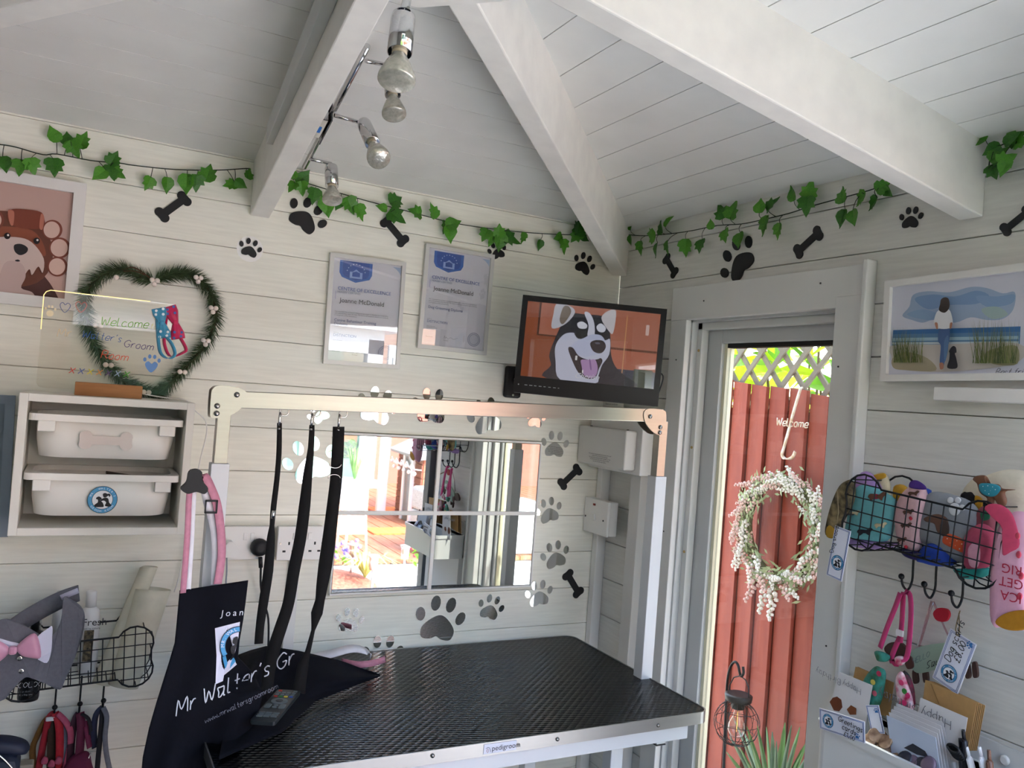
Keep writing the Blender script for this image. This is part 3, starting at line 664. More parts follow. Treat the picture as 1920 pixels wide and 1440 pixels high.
# ------------------------------------------------------------------ ivy garlands
IV = [M('ivy_leaf_green', '#2f6d1a', .45, var=.3, scale=25, col2='#4f8f22'), M('ivy_leaf_dark', '#235a18', .45, var=.3, scale=25, col2='#3c7a1e'), M('ivy_leaf_light', '#57972a', .45, var=.3, scale=25, col2='#3f8420')]
def ivy_mesh(mat, k):
    h = [(0, 0), (.22, -.06), (.44, .08), (.50, .34), (.36, .42), (.42, .66), (.22, .62), (.1, .84), (0, 1.0)]
    if k == 1: h = [(0, 0), (.3, -.1), (.55, .12), (.42, .3), (.5, .55), (.26, .55), (.16, .8), (0, 1.05)]
    if k == 2: h = [(0, 0), (.2, 0), (.36, .15), (.40, .4), (.28, .6), (.12, .8), (0, 1.0)]
    n = len(h); vs = [(0, y, 0) for x, y in h] + [(x, y, .22 * x + .05 * math.sin(5 * y)) for x, y in h] + [(-x, y, .22 * x + .05 * math.sin(4 * y + 1)) for x, y in h]
    fs = [(i, n + i, n + i + 1, i + 1) for i in range(n - 1)] + [(i + 1, 2 * n + i + 1, 2 * n + i, i) for i in range(n - 1)]
    me = bpy.data.meshes.new('leaf'); me.from_pydata([(a, b - .4, c) for a, b, c in vs], [], fs); me.materials.append(mat); me.update(); return me
IVM = [ivy_mesh(IV[i], j) for i in range(3) for j in range(3)]
VINE = M('dark_vine_wire', '#1f2c1a', .7)
def garland(side, string, leaves, label, fx=1.):
    t = thing('ivy_garland', label, 'garland', on(side, *string[len(string) // 2], .012), 'ivy garlands')
    P = smooth_path([on(side, u, v, .012) for u, v in string], 4)
    part('vine', MB().tube(P, .0014, None, 5), VINE, t)
    xd, yd = wax(side); nn = toward(side)
    for k, (u, v, sz, an) in enumerate(leaves):
        d = random.uniform(.014, .034); p = on(side, u, v, d); near = min(P, key=lambda q: (q - p).length); mpx = (on(side, u, v + 1, d) - p).length
        a = math.radians(an + random.uniform(-12, 12)); up = (xd * math.sin(a) + yd * math.cos(a)); tl = random.uniform(-.35, .35); f = (nn + up * tl + (up.cross(nn)) * random.uniform(-.5, .5)).normalized()
        s = up.cross(f).normalized(); u2 = f.cross(s); S = sz * mpx
        o = bpy.data.objects.new('leaf', IVM[(k * 5 + k // 3) % 9]); COL.objects.link(o); o.parent = t
        o.matrix_local = Matrix.Translation(p - wloc(t)) @ Matrix((s, u2, f)).transposed().to_4x4() @ Matrix.Scale(S, 4)
        bs = p - u2 * (S * .4); part('stalk', MB().tube(smooth_path([near, (near + bs) / 2 + nn * .006, bs], 3), .0009, None, 4), VINE, t)
garland('b', [(-40, 268), (0, 271), (30, 276), (80, 290), (107, 289), (170, 301), (225, 306), (250, 310), (330, 318), (410, 319), (462, 316), (470, 318)],
    [(-18, 300, 34, 180), (8, 306, 34, 170), (38, 313, 30, 185), (60, 311, 30, 170), (101, 312, 36, 178), (101, 254, 34, -15), (126, 262, 30, -10), (139, 278, 32, 150), (155, 264, 34, 30), (213, 298, 30, 10), (188, 326, 34, 230), (210, 322, 30, 170), (222, 326, 24, 120),
     (278, 343, 28, 200), (313, 345, 32, 178), (350, 342, 40, 190), (368, 342, 30, 160), (390, 326, 36, 10), (432, 347, 26, 250), (450, 344, 26, 110), (466, 326, 20, 20)], 'ivy garland above the cartoon dog picture at the left')
garland('b', [(540, 332), (580, 345), (640, 363), (700, 380), (760, 395), (850, 418), (930, 430), (1000, 437), (1060, 440), (1100, 441)],
    [(547, 328, 22, -60), (567, 334, 36, 40), (548, 350, 22, 210), (566, 352, 26, 160), (588, 366, 32, 190), (613, 384, 42, 175), (634, 382, 26, 200), (656, 384, 32, 150), (674, 397, 32, 140), (741, 376, 34, 60), (717, 390, 24, -90), (743, 406, 34, 120), (779, 398, 28, -80), (812, 397, 30, -30),
     (848, 420, 34, 60), (843, 436, 36, 180), (834, 426, 24, 200), (910, 440, 28, 200), (936, 434, 26, -10), (938, 452, 36, 180), (922, 448, 26, 200), (957, 449, 34, 120), (980, 445, 22, 170), (1012, 458, 22, 180), (1047, 444, 24, 250), (1056, 461, 26, 175), (1084, 428, 34, 10), (1080, 442, 28, 220), (1094, 446, 22, 100)], 'ivy garland above the two certificates')
garland('r', [(1178, 440), (1210, 442), (1260, 438), (1300, 432), (1345, 423), (1390, 420), (1430, 412), (1480, 400), (1520, 387), (1575, 372), (1630, 357), (1668, 343)],
    [(1185, 420, 26, 20), (1182, 449, 20, 180), (1201, 464, 24, 190), (1222, 441, 28, -60), (1240, 425, 30, -20), (1255, 415, 32, 30), (1231, 467, 28, 195), (1252, 463, 26, 170), (1286, 463, 32, 185), (1314, 460, 28, 175), (1333, 422, 20, -10), (1353, 397, 28, -20), (1374, 395, 32, 15), (1360, 441, 28, 150), (1386, 448, 34, 170), (1425, 388, 30, -10), (1448, 384, 32, 45), (1435, 421, 38, 185), (1460, 432, 30, 200), (1486, 365, 30, -20), (1519, 356, 32, 5), (1513, 385, 34, 190), (1580, 367, 32, -10), (1580, 407, 36, 190), (1600, 406, 34, 165), (1615, 373, 30, 235), (1638, 381, 30, 225), (1655, 350, 30, 60), (1664, 358, 28, 150)], 'ivy garland above the glazed door')
garland('r', [(1852, 330), (1858, 290), (1872, 275), (1905, 262), (1960, 250)],
    [(1838, 262, 30, -70), (1862, 280, 34, 240), (1872, 290, 34, 60), (1888, 300, 36, 60), (1864, 320, 34, 150), (1885, 312, 36, 200), (1895, 262, 34, 70), (1905, 258, 34, 80), (1915, 268, 30, 100)], 'ivy garland right of the wide beam end')
# ------------------------------------------------------------------ frames
FRW = M('white_frame_moulding', '#e4e2de', .4, var=.03, scale=30); FRG = M('silver_frame_moulding', '#cfcfcb', .35, .2)
GLZ = glassmat('picture_glass', '#ffffff', .02, .0)
def frame(name, label, side, TL, TR, BL, bord, depth, mat, paper='#e9e8ea', cat='picture', stand=.001, glz=.0):
    """frame given by three corners in the wall plane"""
    o = on(side, *BL, stand); nn = toward(side); tr, tl = on(side, *TR, stand), on(side, *TL, stand)
    yd = (tl - o); H = yd.length; yd = yd.normalized(); xd = tr - tl; W_ = (xd - yd * xd.dot(yd)).length; xd = yd.cross(nn).normalized()
    t = thing(name, label, cat, o + xd * (W_ / 2))
    for (x0, y0, x1, y1) in ((0, 0, W_, bord), (0, H - bord, W_, H), (0, bord, bord, H - bord), (W_ - bord, bord, W_, H - bord)):
        part('frame_side', MB().prism([(x0, y0), (x1, y0), (x1, y1), (x0, y1)], o, xd, yd, depth), mat, t, bevel=.0015)
    part('backing_sheet', MB().prism([(bord * .8, bord * .8), (W_ - bord * .8, bord * .8), (W_ - bord * .8, H - bord * .8), (bord * .8, H - bord * .8)], o, xd, yd, depth * .45), flat(paper), t)
    if glz: part('glass', MB().prism([(bord * .9, bord * .9), (W_ - bord * .9, bord * .9), (W_ - bord * .9, H - bord * .9), (bord * .9, H - bord * .9)], o + nn * (depth * .7), xd, yd, .001), glassmat('picture_glass_%d' % (glz * 100), '#ffffff', glz, 0.), t)
    return t, o + nn * (depth * .45 + .0003), xd, yd, W_, H
# --- certificates
SIGN = sp2([(0, 0), (.06, .2), (.1, .02), (.2, .12), (.3, 0), (.5, .12), (.7, .02), (1, .14)], 4, False)
def certificate(TL, TR, BL, label, course):
    t, o, xd, yd, W_, H = frame('certificate_frame', label, 'b', TL, TR, BL, .0115, .013, FRG, '#dcdce4', 'certificate', glz=.10)
    px_ = lambda x, y: (x * W_, H - y * H)      # fractions from the top left
    S = []
    sh = [px_(*p) for p in ((.135, .055), (.56, .055), (.56, .165), (.53, .205), (.35, .245), (.17, .205), (.135, .165))]
    sh2 = [px_(*p) for p in ((.175, .055), (.52, .055), (.52, .16), (.495, .195), (.35, .225), (.2, .195), (.175, .16))]
    S += [(sh, '#3d72c4'), (sh2, '#2a57ae'), ([px_(*p) for p in ((.83, .056), (.94, .056), (.94, .125), (.92, .10), (.88, .075))], '#9fb6d6')]
    for k in range(9):
        a = math.pi * (k + .5) / 9; S.append(([(px_(.35, .155)[0] + q[0] + .026 * math.cos(a), px_(.35, .155)[1] + q[1] + .024 * math.sin(a)) for q in ell(0, 0, .0016, .0016, 0, 6)], '#cfdcf2'))
    c = px_(.35, .165); S += [([(c[0] + x * .018, c[1] + y * .016) for x, y in ((-1, -.8), (1, -.8), (1, .3), (.6, .3), (0, .8), (-.6, .3), (-1, .3))], '#9db8e6'), ([(c[0] + x * .011, c[1] + y * .01) for x, y in ((-1, -.8), (1, -.8), (1, .3), (0, .7), (-1, .3))], '#2a57ae')]
    c = px_(.80, .86); 
    for r, cc in ((.021, '#9fa3b4'), (.0185, '#cfcfda'), (.0165, '#9a9fb2'), (.0145, '#c5c7d2')): S.append((ell(c[0], c[1], r, r, 0, 28), cc))
    art('print', t, o, xd, yd, S, .00012, .0001)
    oo = o + xd.cross(yd) * .0022; mb = MB(); T = lambda s, x, y, h, col, **k: text_mb(mb, s, oo + xd * px_(x, y)[0] + yd * px_(x, y)[1], xd, yd, h, flat(col), **k)
    T('CENTRE OF EXCELLENCE', .125, .325, .0135, '#2b5aa8'); T('HEREBY CERTIFIES', .125, .352, .008, '#7d8aa0'); T('Joanne McDonald', .16, .435, .018, '#26262c')
    for i, s in enumerate(('Has completed the necessary training and assessment to demonstrate competency', 'and understanding within this field. The Centre of Excellence awards this certificate', 'in recognition of this achievement.')): T(s, .105, .525 + .017 * i, .0046, '#5a5d68')
    for i, s in enumerate(course): T(s, .105, .61 + .033 * i, .0112, '#3c4f8c')
    T('WITH A', .105, .715, .004, '#777777'); T('DISTINCTION', .105, .745, .0105, '#5a6ca0')
    for i, s in enumerate(('Date of award', 'Certificate number', 'Course hours')): T(s, .105, .785 + .014 * i, .0045, '#777777')
    T('Date issued', .105, .885, .0045, '#777777'); T('Principal', .36, .905, .0045, '#777777')
    q = px_(.36, .885); mb.ribbon([oo + xd * (q[0] + p[0] * .045) + yd * (q[1] + p[1] * .045) for p in SIGN], yd, .0006, .0001, flat('#555a66'))
    q = px_(.1, .41); mb.prism([(q[0], q[1]), (q[0] + .001, q[1]), (q[0] + .001, q[1] + .022), (q[0], q[1] + .022)], oo - xd.cross(yd) * .0002, xd, yd, .0001, flat('#8b86c0'))
    part('lettering', mb, None, t)
certificate((617.6, 473.7), (759, 494), (604, 681.6), 'silver framed behaviour training certificate, left and lower of the two', ('Canine Behaviour Training', 'Diploma'))
certificate((796.7, 456.5), (924.4, 481), (780, 652), 'silver framed dog grooming certificate, right and higher of the two', ('Dog Grooming Diploma',))
# --- cartoon dog picture at the left edge
t, o, xd, yd, W_, H = frame('picture_frame', 'white framed cartoon of a brown dog with hair rollers', 'b', (-215, 284), (163, 349), (-239, 544), .026, .02, FRW, '#c0a096', stand=.002, glz=.0)
fa = lambda u, v: (lambda p: ((p - o).dot(xd), (p - o).dot(yd)))(bw(u, v, o.y))
F = lambda *p: sp2([fa(*q) for q in p], 4)
bro, dbr, mus, lgt, nos = '#6a3a2a', '#4e2a26', '#c0a8a2', '#cbb6ae', '#1c1a1e'
S = [(F((-170, 600), (-150, 520), (-60, 480), (40, 480), (85, 520), (110, 560), (128, 605), (0, 600)), dbr)]
S += [(F((-110, 430), (-60, 400), (0, 395), (50, 405), (90, 440), (98, 490), (70, 530), (0, 540), (-80, 530), (-115, 480)), bro), (F((-60, 430), (-20, 425), (20, 425), (60, 432), (80, 455), (85, 480), (60, 470), (20, 450), (-50, 460)), '#8a4a32')]
for (u, v, r) in ((98, 431, 19), (112, 465, 20), (108, 500, 19), (-12, 413, 20)): S += [(F(*[(u + a, v + b) for a, b in ell(0, 0, r, r * .98, 0, 12)]), '#7c4030'), (F(*[(u - 1 + a, v + b) for a, b in ell(0, 0, r * .8, r * .82, 0, 12)]), '#d3b3a6')]
S += [(F((15, 398), (30, 392), (70, 396), (82, 405), (80, 428), (40, 428), (18, 418)), '#7d3c2a'), (F((15, 396), (22, 394), (27, 400), (25, 422), (19, 420)), '#b5705c'), (F((77, 402), (83, 408), (80, 430), (74, 427)), '#b5705c')]
S += [(F((-70, 470), (-20, 448), (30, 445), (60, 455), (82, 485), (80, 512), (72, 500), (60, 516), (55, 505), (40, 520), (10, 512), (-40, 520), (-70, 500)), lgt), (F((8, 495), (30, 490), (45, 500), (48, 520), (40, 540), (60, 548), (66, 560), (58, 575), (60, 600), (-60, 600), (-40, 560), (-10, 540)), mus)]
S += [(F((27, 460), (40, 458), (52, 465), (50, 474), (38, 479), (28, 472)), nos), (F((28, 489), (34, 487), (38, 490), (33, 491)), nos)]
for u in (14, 69): v = 443 + (u - 14) * .17; S += [(F(*[(u + a, v + b) for a, b in ell(0, 0, 6, 6)]), '#1b1214'), (F(*[(u + 1.5 + a, v - 1.5 + b) for a, b in ell(0, 0, 2, 2)]), '#e8e0dc')]
clipx = lambda pts: [(min(max(p[0], .024), W_ - .024), min(max(p[1], .024), H - .024)) for p in pts]
art('print', t, o, xd, yd, [(clipx(p), c) for p, c in S], .0003, .0002)
# --- grey framed board at the left edge, below the picture
t, o, xd, yd, W_, H = frame('wall_board', 'slate blue framed board cut by the left edge beside the drawer unit', 'b', (-150, 735), (30, 742), (-165, 1010), .02, .018, M('slate_blue_paint', '#8593a0', .5), '#76848f', 'board', stand=.002)
# --- seaside picture on the right wall
t, o, xd, yd, W_, H = frame('picture_frame', 'white framed seaside watercolour of a woman and a black dog', 'r', (1669, 529), (1985, 495), (1660, 716), .014, .018, FRW, '#cfd0dc', stand=.004)
fr_ = lambda u, v: (lambda p: ((p - o).dot(xd), (p - o).dot(yd)))(rw(u, v, o.x))
F = lambda *p: sp2([fr_(*q) for q in p], 4); G = lambda *p: [fr_(*q) for q in p]
S = [(F((1692, 592), (1705, 575), (1712, 553), (1740, 546), (1780, 548), (1820, 538), (1850, 540), (1880, 550), (1903, 548), (1900, 580), (1880, 598), (1850, 600), (1820, 595), (1790, 605), (1750, 600), (1730, 605), (1710, 600)), '#9db0ca'),
     (F((1715, 560), (1750, 552), (1790, 556), (1830, 545), (1855, 555), (1830, 570), (1780, 572), (1740, 580)), '#7f9cc2'), (F((1830, 555), (1870, 556), (1902, 552), (1895, 570), (1850, 575)), '#86a2c6'), (F((1700, 590), (1730, 580), (1760, 590), (1740, 600)), '#8ca8c8'), (F((1840, 580), (1870, 575), (1890, 590), (1860, 598)), '#a2b8b8'),
     (G((1675, 619), (1914, 612), (1912, 648), (1672, 648)), '#5b83a8'), (G((1675, 619), (1914, 612), (1913, 622), (1675, 627)), '#3c6ea4'), (G((1674, 634), (1910, 630), (1910, 636), (1674, 640)), '#9dbccb'), (G((1673, 642), (1910, 640), (1910, 644), (1673, 646)), '#c2cfd4'),
     (F((1672, 648), (1760, 646), (1910, 644), (1908, 680), (1820, 694), (1740, 697), (1680, 690), (1672, 668)), '#c6bfb8'), (F((1674, 672), (1700, 660), (1740, 672), (1755, 695), (1700, 694), (1676, 690)), '#a79d84'), (F((1850, 660), (1880, 650), (1908, 650), (1908, 682), (1870, 684), (1850, 675)), '#9c9774')]
def blades(u0, u1, v0, v1, n, lean):
    for k in range(n):
        u = random.uniform(u0, u1); h = random.uniform(.5, 1) * (v1 - v0); d = random.uniform(-1, 1) * lean
        S.append((G((u, v1), (u + 1.3, v1), (u + d + .3, v1 - h)), random.choice(['#5f6b3c', '#78824a', '#4b5a38', '#8b8f55'])))
blades(1676, 1730, 610, 680, 70, 14); blades(1830, 1910, 592, 682, 90, 16)
S += [(F((1770, 617), (1788, 617), (1788, 640), (1783, 660), (1779, 682), (1776, 690), (1770, 682), (1772, 650), (1767, 640)), '#44608c'), (F((1779, 640), (1786, 630), (1786, 655), (1780, 680), (1778, 660)), '#56769f'), (F((1770, 682), (1777, 682), (1777, 692), (1771, 693)), '#a87660'),
      (F((1763, 590), (1770, 582), (1780, 580), (1790, 585), (1795, 606), (1790, 607), (1788, 617), (1768, 617), (1766, 607), (1759, 608)), '#dcdce0'), (F((1761, 607), (1766, 607), (1767, 617), (1764, 618)), '#a87660'), (F((1790, 607), (1794, 607), (1792, 617), (1789, 617)), '#a87660'),
      (F((1773, 563), (1780, 559), (1787, 562), (1789, 575), (1785, 584), (1778, 588), (1769, 583), (1771, 572)), '#3e3430'), (F((1791, 654), (1796, 650), (1801, 653), (1802, 662), (1799, 664), (1802, 675), (1803, 691), (1785, 691), (1788, 676), (1789, 664), (1788, 660)), '#23242a')]
art('print', t, o, xd, yd, S, .00008, .00006)
mb = MB(); p = rw(1861, 702, o.x - .014); hand(mb, 'Best friends', p, xd, yd, .011, flat('#3a3a40'), .07, .5); p = rw(1866, 710, o.x - .014); text_mb(mb, 'JOANNE & WALTER', p, xd, yd, .0055, flat('#55555c'), th=.0003)
mb.v = [q + X * .007 for q in mb.v]; part('lettering', mb, None, t)
lp = [rw(1768, 727, -.001), rw(1990, 735, -.001)]
single('ledge_shelf', 'narrow white ledge below the seaside picture', 'shelf', MB().bb((-.03, lp[0].y, lp[0].z - .027), (0, lp[1].y, lp[0].z)), FRW, bevel=.002)
# ================================================================== DRAWER UNIT, SIGN, HEART WREATH
CABY = -.205
cx0, cx1 = bw(25, 870, CABY).x, bw(357, 870, CABY).x; cz0, cz1 = bw(180, 1004, CABY).z, bw(200, 746, CABY).z
CABM = M('white_laminate', '#e3e1d8', .4, var=.02, scale=10)
cb = thing('storage_unit', 'white open wall unit holding two plastic boxes', 'cabinet', ((cx0 + cx1) / 2, -.1, cz0))
th = .017
part('side_panel', MB().bb((cx0, CABY, cz0), (cx0 + th, -.001, cz1)), CABM, cb, bevel=.0012)
part('side_panel', MB().bb((cx1 - th, CABY, cz0), (cx1, -.001, cz1)), CABM, cb, bevel=.0012)
part('top_panel', MB().bb((cx0 + th, CABY, cz1 - th), (cx1 - th, -.001, cz1)), CABM, cb, bevel=.0012)
part('bottom_panel', MB().bb((cx0 + th, CABY, cz0), (cx1 - th, -.001, cz0 + th)), CABM, cb, bevel=.0012)
part('back_panel', MB().bb((cx0 + th, -.006, cz0 + th), (cx1 - th, -.001, cz1 - th)), CABM, cb)
BOXM = M('white_box_plastic', '#eceae3', .3)
ccx = (cx0 + cx1) / 2
def tub(name, label, zt, hh, front):
    yc = (front - .008) / 2; dep = -front - .012; wi = cx1 - cx0 - 2 * th - .004
    t = thing(name, label, 'box', (ccx, yc, zt - hh), 'boxes in the wall unit')
    sec = [(0, .40, .40, .045), (.006, .425, .42, .05), (.45, .445, .45, .055), (1, .455, .465, .06)]
    def loop(q, sx, sy, r, inset=0.): return [V((ccx + x, yc + y, zt - hh + hh * q)) for x, y in rrect(-wi * sx + inset, -dep * sy + inset, wi * sx - inset, dep * sy - inset, r, 6)]
    L = [loop(*s) for s in sec]; L2 = [loop(q, sx, sy, r, .003) for q, sx, sy, r in sec[::-1]]; L2[-1] = [p + Z * .003 for p in L2[-1]]
    rings = L + L2; n = len(L[0]); vs = [p for r in rings for p in r]
    fs = [(i * n + k, i * n + (k + 1) % n, (i + 1) * n + (k + 1) % n, (i + 1) * n + k) for i in range(len(rings) - 1) for k in range(n)]
    fs += [tuple(range(n))[::-1], tuple((len(rings) - 1) * n + k for k in range(n))]
    body = part('body', MB().add(vs, fs, None, True), BOXM, t)
    # rim: frame around the mouth
    o_ = [(ccx + x, yc + y) for x, y in rrect(-wi * .497, -dep * .5, wi * .497, dep * .49, .016, 6)]; i_ = [(ccx + x, yc + y) for x, y in rrect(-wi * .452, -dep * .455, wi * .452, dep * .46, .055, 6)]
    m = len(o_); vs = [V((x, y, z)) for z in (zt - .003, zt + .012) for lst in (o_, i_) for x, y in lst]
    fs = []
    for k in range(m):
        j = (k + 1) % m; fs += [(k, m + k, m + j, j), (2 * m + k, 2 * m + j, 3 * m + j, 3 * m + k), (k, j, 2 * m + j, 2 * m + k), (m + k, 3 * m + k, 3 * m + j, m + j)]
    part('rim', MB().add(vs, fs, None, False), BOXM, t)
    for s in (-1, 1): part('lug', MB().box((ccx + s * wi * .385, yc - dep * .478, zt - .014), (.034, .014, .024)), BOXM, t, bevel=.002)
    return t, yc - dep * .45, zt - hh * .55, body
hh = .083
z_up = bw(200, 782, CABY).z - .012; z_lo = bw(190, 890, CABY).z - .012
t, fy, fz, _ = tub('storage_box', 'upper white plastic box with a bone cut on its front', z_up, hh, CABY + .004)
b0 = bw(199, 826, fy - .006); part('bone_badge', MB().prism([(p[0] * .108, p[1] * .108 * .85) for p in bone_outline()], b0, X, Z, .003), M('pinkish_white_board', '#d9cfc8', .5), t, bevel=.0006)
t, fy, fz, _ = tub('storage_box', 'lower white plastic box with a round blue logo', z_lo, hh, CABY + .001)
LBLU, LDK = '#4f9cc8', '#1c2a3a'
def logo(name, parent, o, xd, yd, R, dark='#1a1c20', blue=LBLU, step=.00012, lift=0.):
    """round badge: blue ring with lettering, a kneeling figure holding a dog"""
    S = [(ell(0, 0, 1, 1, 0, 36), dark), (ell(0, 0, .965, .965, 0, 36), blue), (ell(0, 0, .70, .70, 0, 36), dark), (ell(0, 0, .67, .67, 0, 36), '#e9ebee')]
    A = lambda *p: sp2(list(p), 4)
    S += [(A((.0, .42), (.14, .5), (.3, .44), (.42, .46), (.52, .34), (.44, .2), (.4, .3), (.3, .26), (.22, .18), (.06, .2)), dark),
          (A((.02, .1), (.2, .16), (.38, .08), (.46, -.2), (.62, -.38), (.5, -.5), (.2, -.44), (.26, -.2), (.1, -.06), (-.1, -.1), (-.12, .0)), dark),
          (A((-.4, .16), (-.24, .24), (-.06, .12), (-.1, .02), (-.14, -.04), (.04, -.22), (.12, -.5), (-.1, -.54), (-.44, -.52), (-.5, -.38), (-.3, -.2), (-.3, 0), (-.42, .06)), dark)]
    S = [([(R * x, R * y) for x, y in pts], c) for pts, c in S]; mb = MB(); nn = xd.cross(yd).normalized()
    for i, (pts, c) in enumerate(S): mb.prism(pts, V(o) + nn * (lift + step * i), xd, yd, .0002, flat(c))
    wht = flat('#f2f5f7'); zo = V(o) + nn * (lift + step * 4 + .0002)
    for s, a0, da, fl in (("MR. WALTER'S", 160, -12.8, 1), ('GROOM ROOM', 215, 12.2, -1)):
        for k, ch in enumerate(s):
            if ch == ' ': continue
            a = math.radians(a0 + da * k); tx = V((math.sin(a), -math.cos(a), 0)) * fl; c = V((math.cos(a), math.sin(a), 0)) * (.77 if fl == 1 else .90)
            tw, rd = xd * tx.x + yd * tx.y, (xd * math.cos(a) + yd * math.sin(a)) * fl
            text_mb(mb, ch, zo + (xd * c.x + yd * c.y) * R - tw * (R * .06), tw, rd, R * .19, wht, th=.0002)
    return part(name, mb, None, parent)
logo('round_logo', t, bw(192, 937, fy - .0075), X, Z, (bw(192, 912, fy).z - bw(192, 963, fy).z) / 2)
# odds and ends lying in the lower box
zc = z_lo - .012
single('folded_pouch', 'clear dark pouch poking out of the lower box', 'pouch', MB().add([(ccx + .01, -.12, zc), (ccx + .12, -.1, zc - .01), (ccx + .11, -.06, zc + .0), (ccx + .005, -.09, zc + .018)], [(0, 1, 2, 3)]), M('smoky_plastic', '#4a443f', .3), solid=.004)
single('yellow_ball', 'small yellow ball in the lower box', 'ball', MB().ball((ccx - .03, -.16, zc - .005), .012), flat('#d8a428'))
single('navy_pouch', 'navy bundle in the lower box left of the yellow ball', 'bundle', MB().ball((ccx - .07, -.15, zc - .012), (.022, .02, .013)), flat('#1d2433'))
single('dark_brush_bundle', 'dark bundle at the right of the lower box', 'bundle', MB().ball((ccx + .06, -.15, zc - .012), (.03, .018, .014)), flat('#26222a'))
# --- wooden base with lit acrylic message board
sy = -.125
bt = bw(266, 744, sy - .02)
OAK = M('oak_block', '#b27a44', .5, var=.25, scale=6, stretch=(1, 8, 8), col2='#96622f')
bx0, bx1 = bw(140, 730, sy - .022).x, bt.x
sg = thing('message_board', 'clear acrylic message board with coloured handwriting on a wooden block', 'sign', ((bx0 + bx1) / 2, sy, cz1))
part('base_block', MB().bb((bx0, sy - .022, cz1 + .0003), (bx1, sy + .03, cz1 + .03)), OAK, sg, bevel=.001)
ax0, ax1 = bw(76, 630, sy).x, bw(326, 650, sy).x; az0, az1 = cz1 + .012, bw(200, 556, sy).z
ACR = glassmat('clear_acrylic', '#fbfaf8', .03, .0)
part('acrylic_sheet', MB().prism([(x, z) for x, z in rrect(ax0, az0, ax1, az1, .012)], (0, sy + .002, 0), X, Z, .003), ACR, sg)
LIT = M('lit_acrylic_edge', '#f3dc8e', .4, emit=.55, ecol='#f5df98')
part('lit_edge', MB().tube([(ax0 - .0005, sy, az0 + .13), (ax0 - .0005, sy, az1 - .012), (ax0 + .004, sy, az1 - .004), (ax0 + .012, sy, az1), (ax1 - .06, sy, az1)], .0011, None, 6), LIT, sg)
part('cable', MB().tube(smooth_path([(bx1, sy + .01, cz1 + .012), (bx1 + .05, sy + .03, cz1 + .006), (cx1 - .01, sy + .02, cz1 + .003), (cx1 + .012, sy + .03, cz1 - .02), bw(388, 800, -.05), bw(372, 880, -.03), bw(340, 1060, -.012), bw(327, 1110, -.012)], 5), .0016, None, 6), PLASW, sg)
fo = sy - .0012
def wr(s, u0, v0, u1, v1, col, w=.085, **k):
    a, b = bw(u0, v0, fo), bw(u1, v1, fo); xd = (b - a).normalized(); yd = (-Y).cross(xd).normalized() if False else xd.cross(-Y) * -1
    if yd.z < 0: yd = -yd
    mb = MB(); hand(mb, s, a, xd, yd, (b - a).length / hand_len(s) * 10 * k.pop('tall', 1.), None, w, .2, .0005); part('handwriting', mb, M('ink_' + col[1:], col, .5, emit=.03, ecol=col), sg)
wr('Welcome', 188, 609, 262, 614, '#79b63e', tall=1.25); wr('to', 281, 615, 296, 618, '#e6dc8c')
wr('Mr', 107, 631, 136, 631, '#ecd9b4'); wr("Walter's", 153, 632, 217, 640, '#3f66a8', tall=1.2); wr('Groom', 232, 650, 289, 657, '#584a7a'); wr('Room', 189, 671, 233, 676, '#e8583c', tall=1.2)
wr('o', 186, 611, 187, 611, '#79b63e')
for k, c in enumerate(('#d8483c', '#5566a4', '#efe04a', '#f0a050', '#6a4a80', '#b4c4d8', '#5cb040')):
    wr('x', 129 + 17 * k, 699 + 1.2 * k, 138 + 17 * k, 700 + 1.2 * k, c, .09, tall=1.5)
mb = MB(); a = bw(187, 611, fo); b = bw(265, 616, fo); mb.ribbon([a - Z * .003, b - Z * .003], -Y.cross(Z), .001, .0005); 
HEART = sp2([(0, -.5), (-.35, -.1), (-.42, .25), (-.2, .42), (0, .22), (.2, .42), (.42, .25), (.35, -.1)], 3)
for u, v, c, s in ((122, 576, '#5a6aa0', .024), (152, 575, '#e0705c', .026)):
    o = bw(u, v, fo); part('heart_outline', MB().tube([o + X * (p[0] * s) + Z * (p[1] * s) for p in HEART], .0007, None, 5, True), M('ink_' + c[1:], c, .5, emit=.03, ecol=c), sg)
def smallpaw(u, v, s, c, heart):
    o = bw(u, v, fo); mb = MB(); inkm = M('ink_' + c[1:], c, .5, emit=.03, ecol=c)
    pad = [(p[0] * s * .9, p[1] * s * .8 - s * .15) for p in HEART] if heart else ell(0, -s * .2, s * .33, s * .33)
    mb.prism(pad, o, X, Z, .0004)
    for tx, ty in ((-.42, .28), (-.14, .5), (.16, .5), (.44, .28)): mb.prism(ell(tx * s, ty * s, s * .1, s * .14), o, X, Z, .0004)
    part('paw_drawing', mb, inkm, sg)
smallpaw(94, 584, .022, '#f0dfb8', False); smallpaw(284, 683, .036, '#5c86bc', True)
